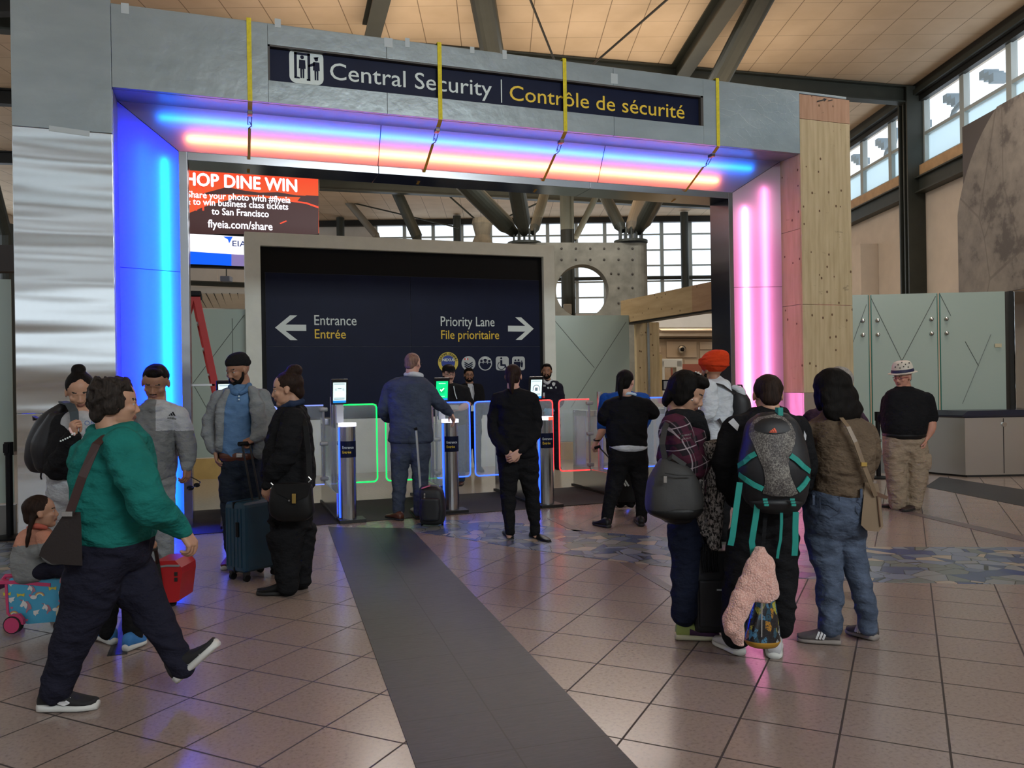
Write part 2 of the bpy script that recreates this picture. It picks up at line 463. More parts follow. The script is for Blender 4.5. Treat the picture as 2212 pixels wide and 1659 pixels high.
# ---- ceiling: tan acoustic panels with thin joints
def ceil_mat():
    k = N('ceiling_panels'); co = k.coord('Object'); k.setp(.7, 0, .2)
    m = k.mapping(co, (1/.62, 1/.62, 1), (0, 0, BZ)); sx = k.n('ShaderNodeSeparateXYZ'); k.l(m, sx.inputs[0]); ds = []
    for i in (0, 1): ds.append(k.math('ABSOLUTE', k.math('SUBTRACT', k.math('FRACT', k.math('ADD', sx.outputs[i], 200.3)), .5)))
    gx = k.math('GREATER_THAN', ds[0], .488); gy = k.math('MULTIPLY', k.math('GREATER_THAN', ds[1], .489), .6)
    c = k.ramp(k.noise(co, 1.3, 4), [(.3, (.60, .46, .32)), (.7, (.70, .55, .40))])
    k.base(k.mix(k.math('MAXIMUM', gx, gy), c, (.26, .19, .13))); return k.m
CZ = 7.55
mb = MB(); SK = (-4.5, 2.2, -11.6, -5.6)      # rooflight added out of view, sized for its bright reflection in the steel column
for a0_, a1_, b0_, b1_ in ((-17, 8.75, -15, SK[2]), (-17, SK[0], SK[2], SK[3]), (SK[1], 8.75, SK[2], SK[3]), (-17, 8.75, SK[3], 30.3)):
    mb.box(B((a0_+a1_)/2, (b0_+b1_)/2, CZ+.1), (a1_-a0_, b1_-b0_, .2), BX)
ce = mb.build('ceiling', ceil_mat()); struct(ce)

M_STEEL = mat('green_grey_steel', (.034, .038, .031), .5, .1, var=.1, vscale=4)
M_DARK = mat('dark_steel', (.012, .012, .011), .5)
M_CREAM = mat('cream_wall', (.62, .52, .42), .8, var=.05, vscale=3)
M_WHITEW = mat('white_wall', (.66, .62, .56), .8, var=.04, vscale=3)
M_MULL = mat('window_frame_paint', (.42, .46, .45), .4)
M_WOODB = mat('sill_wood', (.55, .33, .16), .5, var=.15, vscale=5)
def glass(name, col, rough, alpha=.35, tr=True):
    k = N(name); k.base(col); k.setp(rough, 0, .5)
    k.p.inputs['Transmission Weight'].default_value = 0
    k.p.inputs['Alpha'].default_value = alpha
    return k.m
M_CLEAR = glass('window_glass', (.85, .92, .95), .05, .10)
M_FROSTW = mat('frosted_window', (.75, .85, .9), .4)
def frostwin():
    k = N('frosted_window_glass'); t = k.n('ShaderNodeBsdfTranslucent'); t.inputs[0].default_value = (.80, .88, .9, 1)
    mx = k.n('ShaderNodeMixShader'); mx.inputs[0].default_value = .8; k.base((.6, .7, .72)); k.setp(.3)
    k.l(k.p.outputs[0], mx.inputs[1]); k.l(t.outputs[0], mx.inputs[2]); k.l(mx.outputs[0], k.out.inputs[0]); return k.m
M_FROSTW = frostwin()

# ---- right wall with clerestory windows
PX_ = W(1985, 190, 17.0); UW = PX_.dot(Uv); VP = PX_.dot(Vv)      # the post in the right wall
def WR(v, z, off=0): return B(UW+off, v, z)
Z_SILL, Z_WOOD, Z_TOP = 5.86, 5.64, 7.30
mb = MB()
def wpanel(v0, v1, z0, z1, t=.25, off=0.0): mb.box(B(UW+t/2+off, (v0+v1)/2, (z0+z1)/2), (t, v1-v0, z1-z0), BX)
wpanel(-15, 30.3, 0, Z_WOOD); wpanel(-15, 30.3, Z_TOP, CZ+.2)
wr = struct(mb.build('wall_right', M_CREAM))
mb = MB(); mb.box(B(UW+.05, 7.6, (Z_SILL+Z_WOOD)/2), (.34, 45, Z_SILL-Z_WOOD), BX); struct(mb.build('trim_11', M_WOODB))
mb = MB(); mb.box(B(UW-.12, 7.6, 5.44), (.05, 45, .28), BX); mb.box(B(UW-.12, 7.6, 5.59), (.22, 45, .03), BX); mb.box(B(UW-.12, 7.6, 5.29), (.22, 45, .03), BX)
struct(mb.build('trim_12', M_STEEL))
mb = MB(); mb.box(B(UW-.13, 7.6, 7.42), (.10, 45, .24), BX); mb.box(B(UW-.05, 7.6, 7.24), (.12, 45, .11), BX); struct(mb.build('trim_13', M_DARK))
mb = MB(); mb.box(B(UW-.20, 7.6, 7.36), (.06, 45, .10), BX); struct(mb.build('trim_14', M_STEEL))
# windows between mullions: clear above, frosted below the rail
vs = [VP-8.7+1.42*i for i in range(-6, 16)]
for i in range(len(vs)-1):
    v0, v1 = vs[i], vs[i+1]
    fr = MB()
    for v in (v0+.035, v1-.035): fr.box(B(UW+.03, v, (Z_SILL+Z_TOP)/2), (.12, .075, Z_TOP-Z_SILL), BX)
    for z in (Z_SILL+.03, 6.50, Z_TOP-.03): fr.box(B(UW+.03, (v0+v1)/2, z), (.11, v1-v0-.14, .07), BX)
    f = struct(fr.build('window_%d' % (i+1), M_MULL))
    g = MB(); g.box(B(UW+.06, (v0+v1)/2, (6.5+Z_TOP)/2), (.012, v1-v0-.14, Z_TOP-6.5-.1), BX); g.build('pane', M_CLEAR, f)
    g = MB(); g.box(B(UW+.06, (v0+v1)/2, (6.5+Z_SILL)/2), (.012, v1-v0-.14, 6.5-Z_SILL-.1), BX); g.build('frosted_pane', M_FROSTW, f)
# outside: stepped eave brackets and bent pipes seen through the panes
M_OUT = mat('exterior_trim', (.20, .26, .30), .7)
for v in (VP+1.55, VP+3.2, VP+4.6, VP+.1, VP-1.2, VP-2.7, VP-4.2):
    m_ = MB()
    for q in range(3): m_.box(B(UW+.75, v-.15*q, 7.34-.09*q), (.3, .16, .16), BX)
    tag(m_.build('eave_bracket', M_OUT), 'stepped grey eave bracket outside the high side windows', 'bracket', 'eave brackets outside the high windows')
for v in (VP-.55, VP+2.35):
    m_ = MB(); m_.tube([B(UW+.55, v+.30, 6.2), B(UW+.55, v+.30, 6.80), B(UW+.55, v+.22, 6.93), B(UW+.55, v+.02, 6.99), B(UW+.55, v-.16, 7.03), B(UW+.55, v-.22, 7.14), B(UW+.55, v-.22, 7.35)], .055, 10)
    tag(m_.build('downpipe', M_OUT), 'bent grey downpipe outside the high window '+('just right of the corner post' if v < VP else 'left of the corner post'), 'pipe')
# post in the wall, long roof beam, hipped beams
def hbeam(name, a, b, w_, h_, label, mts=None, top=True, group=None):
    a, b = Vector(a), Vector(b); t = (b-a).normalized(); s_ = t.cross(Vector((0, 0, 1))).normalized(); n_ = s_.cross(t).normalized()
    m_ = MB(); c = (a+b)/2; L = (b-a).length; ax_ = (s_, t, n_)
    m_.box(c, (.03, L, h_), ax_); m_.box(c+n_*(h_/2), (w_, L, .03), ax_); m_.box(c-n_*(h_/2), (w_, L, .03), ax_)
    return tag(m_.build(name, mts or M_STEEL), label, 'beam', group)
m_ = MB(); m_.box(WR(VP, 3.75, -.18), (.34, .05, 7.5), BX); m_.box(WR(VP-.17, 3.75, -.18), (.36, .05, 7.5), BX); m_.box(WR(VP+.17, 3.75, -.18), (.36, .05, 7.5), BX)
m_.box(WR(VP, 3.75, -.18), (.05, .34, 7.5), BX)
tag(m_.build('steel_post', M_STEEL), 'tall green-grey steel post in the right wall between the high windows', 'post')
hbeam('roof_beam', WR(VP, 7.36, -.2), WR(VP, 7.36, -.2)+(-Uv*.974-Vv*.228)*17, .22, .32, 'long dark roof beam running from the wall post behind the archway header')

# ---- back wall: window band over a pale wall
VB = 30.0
mb = MB(); mb.box(B(-1, VB+.15, 2.0), (20, .3, 4.0), BX); mb.box(B(-7.3, VB+.15, 5.9), (5.6, .3, 3.9), BX)
mb.box(B(-13, VB+.15, 3.77), (8, .3, 7.55), BX)
struct(mb.build('wall_back', M_WHITEW))
us = [-4.5+1.06*i for i in range(0, 13)]
for i in range(len(us)-1):
    u0, u1 = us[i], us[i+1]; fr = MB()
    for a in (u0+.03, u1-.03): fr.box(B(a, VB+.1, 5.75), (.07, .12, 3.5), BX)
    for z in (4.03, 4.62, 5.2, 5.78, 6.36, 6.94, 7.47): fr.box(B((u0+u1)/2, VB+.1, z), (u1-u0-.1, .10, .055), BX)
    f = struct(fr.build('window_%d' % (i+41), M_MULL))
    g = MB(); g.box(B((u0+u1)/2, VB+.13, 5.75), (u1-u0-.1, .012, 3.4), BX); g.build('pane', M_CLEAR, f)
mb = MB(); mb.box(B(0, VB-.15, 7.44), (25, .2, .2), BX); struct(mb.build('trim_15', M_DARK))
mb = MB(); mb.tube([B(-6, VB-.5, 5.25), B(8.3, VB-.5, 5.25)], .07, 10); struct(mb.build('trim_16', M_STEEL))
for k_, px in enumerate((737, 989, 1480)):
    p = W(px, 600, 29.0); m_ = MB(); m_.tube([(p.x, p.y, 0), (p.x, p.y, 7.5)], .14, 14)
    tag(m_.build('wall_post', M_STEEL), ('slim steel post by the red screen in front of the pale back wall', 'slim steel post before the back windows above the middle of the blue sign', 'slim steel post before the back windows beside the steel doorframe')[k_], 'post')
fr = MB()
for v in (SK[2]+.06, -10.0, -9.3, -7.5, SK[3]-.06): fr.box(B((SK[0]+SK[1])/2, v, CZ+.1), (SK[1]-SK[0], .12, .18), BX)  # bars of the added rooflight, placed to band the column's reflection
for a in (SK[0]+.05, SK[1]-.05): fr.box(B(a, (SK[2]+SK[3])/2, CZ+.1), (.1, SK[3]-SK[2], .17), BX)
f = struct(fr.build('window_90', M_MULL)); g = MB(); g.box(B((SK[0]+SK[1])/2, (SK[2]+SK[3])/2, CZ+.12), (SK[1]-SK[0]-.2, SK[3]-SK[2]-.2, .012), BX); g.build('pane', M_CLEAR, f)
# ---- left wall, rear wall (behind the camera) with their window bands
mb = MB(); mb.box(B(-16.9, 7.5, 2.1), (.2, 45, 4.2), BX); mb.box(B(-16.9, 7.5, 7.3), (.2, 45, .9), BX); struct(mb.build('wall_left', M_CREAM))
mb = MB(); mb.box(B(-4, -14.9, 1.4), (26, .2, 2.8), BX); mb.box(B(-4, -14.9, 5.4), (26, .2, 1.4), BX); mb.box(B(-4, -14.9, 7.2), (26, .2, .9), BX)
for a in range(-15, 9, 3): mb.box(B(a, -14.9, 4), (.25, .2, 7.5), BX)
struct(mb.build('wall_rear', M_CREAM))
# ================================================================ THE LIT ARCHWAY
def film(name):
    k = N(name); co = k.coord(); k.setp(.28, .25, .5)
    f = k.noise(k.mapping(co, (.6, 1, 1.6)), 3, 5)
    k.base(k.ramp(f, [(.25, (.235, .285, .30)), (.75, (.30, .35, .365))]))
    cr = k.n('ShaderNodeTexVoronoi', feature='DISTANCE_TO_EDGE'); cr.inputs['Scale'].default_value = 5; k.l(k.mapping(co, (1, 1, 1.6)), cr.inputs['Vector'])
    k.bump(k.math('ADD', k.math('MULTIPLY', k.noise(co, 7, 4), .6), k.math('MULTIPLY', k.math('LESS_THAN', cr.outputs[0], .02), .06)), .35, .02); return k.m
def stainless(name, wave=.5, rough=.14, col=(.56, .58, .575)):
    k = N(name); co = k.coord(); k.setp(rough, 1.0, .5); k.base(col)
    h = k.noise(k.mapping(co, (.10, .10, 1.0)), 1.9, 2, .4); fine = k.noise(k.mapping(co, (40, 40, .8)), 9, 2)
    k.bump(k.math('ADD', h, k.math('MULTIPLY', fine, .006)), wave, .12); return k.m
def plywood(name, c0=(.40, .31, .17), c1=(.55, .44, .27), vert=True):
    k = N(name); co = k.coord(); k.setp(.75, 0, .25)
    m = k.mapping(co, (3, 3, .35) if vert else (.35, .35, 3))
    wv = k.n('ShaderNodeTexWave'); wv.inputs['Scale'].default_value = 1.3; wv.inputs['Distortion'].default_value = 9; wv.inputs['Detail'].default_value = 3; k.l(m, wv.inputs['Vector'])
    g = k.mix(.28, k.ramp(k.noise(m, 5, 5, .6), [(.3, c0), (.7, c1)]), k.ramp(wv.outputs[0], [(0, c0), (.6, c1)]))
    v = k.n('ShaderNodeTexVoronoi'); v.inputs['Scale'].default_value = 8.5; v.inputs['Randomness'].default_value = 1; k.l(k.mapping(co, (1, 1, .8)), v.inputs['Vector'])
    sp = k.n('ShaderNodeSeparateColor'); k.l(v.outputs['Color'], sp.inputs[0])
    kn = k.math('MULTIPLY', k.math('LESS_THAN', v.outputs['Distance'], .12), k.math('GREATER_THAN', sp.outputs[0], .25))
    st = k.math('MULTIPLY', k.math('GREATER_THAN', k.noise(k.mapping(co, (2, 2, 5)), 2.0, 5, .75), .66), .5)
    k.base(k.mix(st, k.mix(kn, g, (.13, .075, .04)), (.16, .13, .08))); return k.m
def diffuser(name, col, alb):
    k = N(name); t = k.n('ShaderNodeBsdfTranslucent'); t.inputs[0].default_value = (*alb, 1)
    mx = k.n('ShaderNodeMixShader'); mx.inputs[0].default_value = .80; k.base(col); k.setp(.16, 0, .4)
    k.l(k.p.outputs[0], mx.inputs[1]); k.l(t.outputs[0], mx.inputs[2]); k.l(mx.outputs[0], k.out.inputs[0]); return k.m
M_FILM = film('protective_film_steel'); M_SS = stainless('mirror_steel', .32); M_SSR = stainless('brushed_steel', .08, .25)
M_PLY = plywood('plywood'); M_PLYR = plywood('plywood_red', (.36, .20, .12), (.48, .29, .19))
M_DIFF = diffuser('light_diffuser', (.55, .55, .55), (.85, .85, .88))
M_BOXW = mat('light_box_grey', (.05, .05, .05), .6)
M_JAMB = stainless('inner_frame_steel', .12, .22, (.26, .27, .285))
Y0, Y8, Y1 = 8.57, 8.97, 9.20
XL, XR, HB, HT = -.98, 7.0, 4.36, 5.155       # outer opening and header
IL, IR, IT = -.43, 6.41, 3.965               # inner edge of the lit splay
arch = empty('security_archway', (3.0, 8.9, 0), 'big steel-clad archway with glowing blue, orange and pink inner faces', 'archway')
g = .004
# left column: film-covered panel above, mirror-like steel panels below
def panel(name, lo, hi, m, bev=.004): return MB().bb(lo, hi, bev).build(name, m, arch)
zs = PY(130, 280, Y0).z
panel('film_panel', (-1.82, Y0, zs+g), (XL-g, Y0+.05, HT+.12), M_FILM)
panel('steel_panel', (-1.82, Y0, 1.26), (XL-g, Y0+.05, zs), M_SS)
panel('steel_panel', (-1.82, Y0, .0), (XL-g, Y0+.05, 1.255), M_SS)
panel('column_side', (-1.82, Y0+.052, 0), (-1.78, Y1+.42, HT+.1), M_FILM)
# header skin around the recessed sign
SX0, SX1, SB, ST = .455, 5.571, 4.583, 4.95
s1, s2 = PY(838, 300, Y0).x, PY(1327, 300, Y0).x
panel('film_panel', (XL, Y0, HB), (SX0, Y0+.05, HT), M_FILM); panel('film_panel', (SX1, Y0, HB), (XR, Y0+.05, HT), M_FILM)
for a, b in ((SX0, s1), (s1, s2), (s2, SX1)):
    panel('film_panel', (a+g/2, Y0, ST), (b-g/2, Y0+.05, HT), M_FILM, .002); panel('film_panel', (a+g/2, Y0, HB), (b-g/2, Y0+.05, SB), M_FILM, .002)
M_TAPE = mat('clear_tape', (.42, .47, .48), .35)
for px, py, w_, h_ in ((839, 92, .09, .10), (880, 92, .05, .10), (1090, 118, .05, .1), (1327, 170, .09, .12), (600, 50, .06, .09), (1020, 108, .05, .07), (270, 18, .07, .1)):
    p = PY(px, py, Y0-.002); MB().box(p, (w_, .002, h_)).build('tape_strip', M_TAPE, arch)
for px, py, w_, h_, rz in ((150, 283, .34, .05, 4),):
    p = PY(px, py, Y0-.002); R = Matrix.Rotation(rad(rz), 3, 'Y'); MB().box(p, (w_, .002, h_), (R @ X3[0], R @ X3[1], R @ X3[2])).build('tape_strip', M_TAPE, arch)
panel('header_top', (-1.80, Y0+.052, HT), (XR+.8, Y1+.4, HT+.03), M_FILM)
# returns of the front opening
panel('header_return', (XL, Y0+.052, HB-.002), (XR, Y8, HB+.02), M_FILM)
panel('left_return', (XL-.02, Y0+.052, 0), (XL, Y8, HB), M_FILM)
zl = PY(1712, 848, 8.8).z; zb = PY(1712, 500, 8.8).z; zc = PY(1712, 660, 8.8).z
for a, b in ((zb, HB-.004), (zc, zb-.006), (zl, zc-.006)): panel('plywood_return', (XR, Y0+.022, a), (XR+.02, Y8, b), M_PLY, .001)
panel('steel_return', (XR, Y0+.022, 0), (XR+.02, Y8, zl-.004), M_SSR, .001)
# right column still bare plywood
zt1 = PY(1785, 262, Y0).z; zt2 = PY(1785, 658, Y0).z; zt3 = PY(1785, 416, Y0).z
panel('plywood_panel', (XR+.002, Y0, zt1), (7.80, Y0+.02, HT-.03), M_PLYR, .001)
panel('plywood_panel', (XR+.002, Y0, zt2), (7.80, Y0+.02, zt1-.005), M_PLY, .001)
panel('plywood_panel', (XR+.002, Y0, zl), (7.80, Y0+.02, zt2-.006), M_PLY, .001)
panel('steel_panel', (XR+.002, Y0, 0), (7.80, Y0+.02, zl-.004), M_SSR, .001)
panel('column_side', (7.78, Y0+.022, 0), (7.80, Y1+.42, HT-.03), M_PLY, .001)
M_INK = mat('marker_ink', (.02, .02, .02), .7)
m_ = MB(); p = PY(1782, 218, Y0-.002)
m_.add(*flat([(-.13, -.03), (-.13, -.015), (-.02, .02), (-.025, .035), (.03, .028), (-.01, -.01), (-.015, .005)], p, (1, 0, 0), (0, 0, 1)))
m_.add(*flat([(.05, .0), (.12, .018), (.12, .03), (.05, .012)], p, (1, 0, 0), (0, 0, 1))); m_.build('ink_arrow', M_INK, arch)
# lit splayed faces: translucent sheets with tubes behind them
def sheet(name, q, joints=()):
    V = [Vector(p) for p in q]; n_ = (V[1]-V[0]).cross(V[3]-V[0]).normalized()
    return link(name, V, [[0, 1, 2, 3]], M_DIFF, arch)
A_ = lambda z, t: None
LT = [Vector((XL, Y8, 0)), Vector((IL, Y1, 0)), Vector((IL, Y1, IT)), Vector((XL, Y8, HB))]
sheet('light_diffuser', LT)
RT = [Vector((IR, Y1, 0)), Vector((XR, Y8, 0)), Vector((XR, Y8, HB)), Vector((IR, Y1, IT))]
sheet('light_diffuser', RT)
TP = [Vector((IL, Y1, IT)), Vector((IR, Y1, IT)), Vector((XR, Y8, HB)), Vector((XL, Y8, HB))]
sheet('light_diffuser', TP)
# box walls behind the sheets
nL = (LT[1]-LT[0]).cross(LT[3]-LT[0]).normalized(); nL = nL if nL.x < 0 else -nL
nR = Vector((-nL.x, nL.y, 0)); nT = (TP[1]-TP[0]).cross(TP[3]-TP[0]).normalized(); nT = nT if nT.z > 0 else -nT
D_ = .20
for q, n_ in ((LT, nL), (RT, nR), (TP, nT)):
    e = [(p+n_*D_) for p in q]
    link('light_box', e, [[0, 1, 2, 3]], M_BOXW, arch)
M_SEAM = mat('panel_seam', (.03, .03, .06), .5)
def seam(a, b, w_=.006): return MB().tube([a, b], w_, 6).build('panel_seam', M_SEAM, arch)
for pxt in (820, 1298):                                   # cross joints in the soffit
    xx = PY(pxt, 360, 9.1).x; t = .5; seam(Vector((xx, Y1, IT-.001)), Vector((xx, Y8, HB-.001)), .004)
seam(LT[3], LT[2], .004); seam(RT[2], RT[3], .004)
zz = PY(320, 582, 9.08).z; seam(Vector((XL, Y8, zz)), Vector((IL, Y1, zz)), .003)
zz = PY(1640, 620, 9.08).z; seam(Vector((IR, Y1, zz)), Vector((XR, Y8, zz)), .003)
def tube_light(a, b, n_, dist, m, r=.015):
    return MB().tube([Vector(a)+n_*dist, Vector(b)+n_*dist], r, 8).build('light_tube', m, arch)
TB1 = emat('blue_tube', (.0, .065, 1.0), 100); TB2 = emat('deep_blue_tube', (.0, .006, 1.0), 240)
TPK = emat('pink_tube', (1.0, .22, .52), 30); TPK2 = emat('soft_pink_tube', (1.0, .22, .56), 14); TOR = emat('orange_tube', (1.0, .22, .075), 33); TCB = emat('sky_blue_tube', (.0, .17, 1.0), 19)
def lerp(a, b, t): return a+(b-a)*t
def side(q0, q1, f, z0, z1, n_, dist, m):
    p = lerp(Vector(q0), Vector(q1), f); tube_light((p.x, p.y, z0), (p.x, p.y, z1), n_, dist, m)
side(LT[0], LT[1], .76, .02, 3.86, nL, .042, TB1)
side(LT[0], LT[1], .40, .02, 3.98, nL, .10, TB2)
side(RT[0], RT[1], .25, .02, 3.76, nR, .036, TPK)
side(RT[0], RT[1], .66, .02, 4.02, nR, .048, TPK2)
def topt(f, x0, x1, dist, m):
    p = lerp(TP[3], TP[0], f); tube_light((x0, p.y, p.z), (x1, p.y, p.z), nT, dist, m)
topt(.27, -.60, 6.60, .040, TCB); topt(.70, -.34, 6.14, .036, TOR)
# inner stainless frame
jd = PY(1538, 640, 9.0); jx = IR-.065
yj = Y1
for Yt in [9.2+.02*i for i in range(40)]:
    if PY(1538, 640, Yt).x >= jx: yj = Yt; break
JD = max(.25, min(.6, yj-Y1))
panel('inner_frame', (IL, Y1, 0), (IL+.085, Y1+JD, IT), M_JAMB, .003)
panel('inner_frame', (jx, Y1, 0), (IR, Y1+JD, IT), M_JAMB, .003)
xs_ = [IL+.086, PY(818, 372, Y1).x, PY(1275, 405, Y1).x, jx-.001]
for a, b in zip(xs_, xs_[1:]): panel('inner_frame', (a+.002, Y1, IT-.085), (b-.002, Y1+JD, IT), M_JAMB, .003)
panel('header_back', (-1.78, Y1+.40, IT+.002), (7.78, Y1+.42, HT), M_FILM)
panel('column_back', (-1.78, Y1+.40, 0), (IL-.002, Y1+.42, IT), M_FILM); panel('column_back', (IR+.002, Y1+.40, 0), (7.78, Y1+.42, IT), M_FILM)

# ---------------- sign in the header
M_NAVY = mat('navy_sign', (.006, .009, .030), .45, 0, .12, .1, 3); M_SIGNW = mat('sign_white', (.60, .68, .66), .5); M_SIGNY = mat('sign_yellow', (.75, .52, .03), .5)
YS = Y0+.055
sg = empty('overhead_sign', (3.0, YS, SB), 'long navy sign reading Central Security, set into the archway header', 'sign')
MB().bb((SX0-.02, YS, SB-.02), (SX1+.02, YS+.03, ST+.02)).build('sign_board', M_NAVY, sg)
m_ = MB()
for xx in (SX0+.0, ): m_.bb((xx, Y0+.001, SB), (xx+.02, YS-.001, ST))
m_.bb((SX1-.035, Y0+.001, SB), (SX1, YS-.001, ST)); m_.bb((SX0, Y0+.001, ST-.02), (SX1, YS-.001, ST)); m_.build('sign_reveal', mat('sign_edge', (.05, .045, .04), .5), sg)
EX, EZ = Vector((1, 0, 0)), Vector((0, 0, 1))
def signpt(px, py): q = PY(px, py, YS); return q
def words(name, s, o, cap, wd, m, parent, lift, bold):
    ext = lambda q: (lambda v: (min(p.x for p in v), max(p.x for p in v)))(_txt(q)[0])
    x0, x1 = ext(s); k_ = wd/(x1-x0); W_ = s.split(' ')
    for i, w_ in enumerate(W_):
        e = ext(' '.join(W_[:i+1]))[1]; l_ = ext(w_); ww = l_[1]-l_[0]
        V, F = text(w_, o+EX*((e-ww-x0)*k_), EX, EZ, cap, ww*k_, 'L', lift, bold); link(name, V, F, m, parent)
def tx(name, s, pl, pr, cap, m, parent, Y, bold=0):
    a, b = PY(*pl, Y), PY(*pr, Y)
    words(name, s, Vector((a.x, Y, a.z)), cap, b.x-a.x, m, parent, .003, bold)
tx('lettering', 'Central Security', (713, 171), (1062, 206), .172, M_SIGNW, sg, YS, .002)
tx('yellow_lettering', 'Contrôle de sécurité', (1101, 216), (1478, 251), .165, M_SIGNY, sg, YS, .002)
a = PY(1083, 197, YS); MB().box((a.x, YS-.002, a.z), (.012, .004, .26)).build('divider_line', M_SIGNW, sg)
pc = PY(662, 145, YS)
pg = link('pictogram', *flat(rrect(.345, .355, .07), (pc.x, YS, pc.z), EX, EZ, .003), M_SIGNW, sg)
m_ = MB()
def ff(poly, l=.005): m_.add(*flat([(a*.345, b*.355) for a, b in poly], (pc.x, YS, pc.z), EX, EZ, l))
for q in ([(-.36, -.36), (-.36, .40), (-.28, .40), (-.28, -.30)], [(-.36, .40), (.10, .40), (.10, .33), (-.36, .33)], [(.03, -.38), (.03, .40), (.11, .40), (.11, -.38)], [(-.36, -.36), (-.2, -.36), (-.2, -.32), (-.36, -.30)], [(.0, -.40), (.11, -.40), (.11, -.35), (.0, -.35)]): ff(q)
def guy(x, y, s, cap=False):
    ff(circ(x, y+.25*s, .055*s, 14)); ff([(x-.09*s, y+.17*s), (x+.09*s, y+.17*s), (x+.10*s, y-.08*s), (x+.06*s, y-.08*s), (x+.055*s, y-.36*s), (x+.008*s, y-.36*s), (x+.008*s, y-.1*s), (x-.008*s, y-.1*s), (x-.008*s, y-.36*s), (x-.055*s, y-.36*s), (x-.06*s, y-.08*s), (x-.10*s, y-.08*s)])
    if cap: ff([(x-.08*s, y+.30*s), (x+.07*s, y+.33*s), (x+.05*s, y+.27*s), (x-.06*s, y+.26*s)]); ff([(x-.05*s, y+.16*s), (x-.05*s, y+.06*s), (x-.24*s, y-.0), (x-.24*s, y+.06*s)])
guy(-.125, .02, 1.0); guy(.29, 0.0, 1.0, True); m_.build('pictogram_figure', M_NAVY, pg)

# ---------------- four ratchet straps round the header
M_STRAP = mat('yellow_webbing', (.62, .52, .02), .7, var=.15, vscale=30); M_STRAPD = mat('amber_webbing', (.42, .24, .02), .7, var=.15, vscale=30)
for px, pb, pe, wh in ((540, (540, 228), (538, 362), 'leftmost, at the left of the sign'), (951, (948, 258), (916, 388), 'crossing the white word Security'), (1221, (1221, 290), (1173, 402), 'crossing the first yellow word of the sign'), (1551, (1551, 318), (1480, 425), 'rightmost, just right of the sign')):
    xt = PY(px, pb[1]-20, Y0).x; xe = PY(*pe, Y1).x
    st = empty('ratchet_strap', (xt, Y0, HB), 'yellow ratchet strap around the header, '+wh, 'strap')
    MB().ribbon([(xt, Y0+.5, HT+.036), (xt, Y0-.004, HT+.036), (xt, Y0-.007, HT+.01), (xt, Y0-.007, HB-.01)], EX, .045, .003).build('webbing', M_STRAP, st)
    V0 = Vector((xt, Y0-.004, HB-.012)); V1 = Vector((xe, Y1-.012, IT-.03)); dd = (V1-V0)
    MB().ribbon([V0, V0+dd*.14], EX, .045, .003).build('webbing', M_STRAPD, st)
    MB().ribbon([V0+dd*.45, V1, V1+Vector(((xe-xt)*.35, .30, -.075))], EX, .03, .003).build('webbing', M_STRAPD, st)
    r_ = MB(); r_.box(V0+dd*.2, (.05, .09, .035), None, .006)
    r_.tube([V0+dd*.24+Vector((.018, 0, -.01)), V0+dd*.34+Vector((.018, 0, -.03)), V0+dd*.34+Vector((-.018, 0, -.03)), V0+dd*.24+Vector((-.018, 0, -.01))], .005, 6)
    r_.tube([V0+dd*.34, V0+dd*.39+Vector((.02, 0, -.01)), V0+dd*.43+Vector((-.01, 0, -.015)), V0+dd*.46], .006, 6)
    r_.build('ratchet', mat('ratchet_metal', (.10, .085, .07), .35, .8), st)
# ================================================================ BEHIND THE ARCHWAY
# ---- portal sign wall
YW = 13.7
pw = empty('portal_sign_wall', (3.0, YW, 0), 'free-standing white-framed wall holding the big navy Entrance and Priority Lane sign', 'sign wall')
M_PLAST = mat('plaster_white', (.68, .72, .66), .75, var=.05, vscale=5, bump=.1, bscale=30); M_BLK = mat('black_board', (.005, .005, .006), .5, 0, .15)
a = PY(528, 500, YW); b = PY(1197, 530, YW); c = PY(562, 530, YW); d_ = PY(1174, 556, YW)
WX0, WX1, WZ1 = a.x, b.x, a.z; IX0, IX1, IZ1 = c.x, d_.x, c.z
m_ = MB(); m_.bb((WX0, YW, 0), (IX0, YW+.5, WZ1)); m_.bb((IX1, YW, 0), (WX1, YW+.5, WZ1)); m_.bb((IX0, YW, IZ1), (IX1, YW+.5, WZ1)); m_.build('plaster_frame', M_PLAST, pw)
MB().bb((IX0, YW+.10, .92), (IX1, YW+.3, IZ1)).build('black_backing', M_BLK, pw)
MB().bb((IX0, YW+.02, 0), (IX1, YW+.5, .915)).build('plaster_base', M_PLAST, pw)
YN = YW+.06
zt = PY(574, 588, YN).z; zm = PY(575, 748, YN).z; xm = PY(887, 680, YN).x
for x0, x1, z0, z1 in ((IX0+.07, xm, zm, zt), (xm, IX1-.07, zm, zt), (IX0+.07, xm, .93, zm), (xm, IX1-.07, .93, zm)):
    MB().bb((x0+.004, YN, z0+.004), (x1-.004, YN+.045, z1-.004)).build('navy_panel', M_NAVY, pw)
MB().bb((IX0+.07, YN+.02, .93), (IX1-.07, YN+.046, zt)).build('panel_joint', mat('joint_grey', (.10, .11, .14), .6), pw)
tx('lettering', 'Entrance', (679, 702), (770, 703), .165, M_SIGNW, pw, YN, .002); tx('yellow_lettering', 'Entrée', (680, 731), (747, 732), .15, M_SIGNY, pw, YN, .002)
tx('lettering', 'Priority Lane', (952, 704), (1068, 706), .165, M_SIGNW, pw, YN, .002); tx('yellow_lettering', 'File prioritaire', (953, 732), (1078, 733), .15, M_SIGNY, pw, YN, .002)
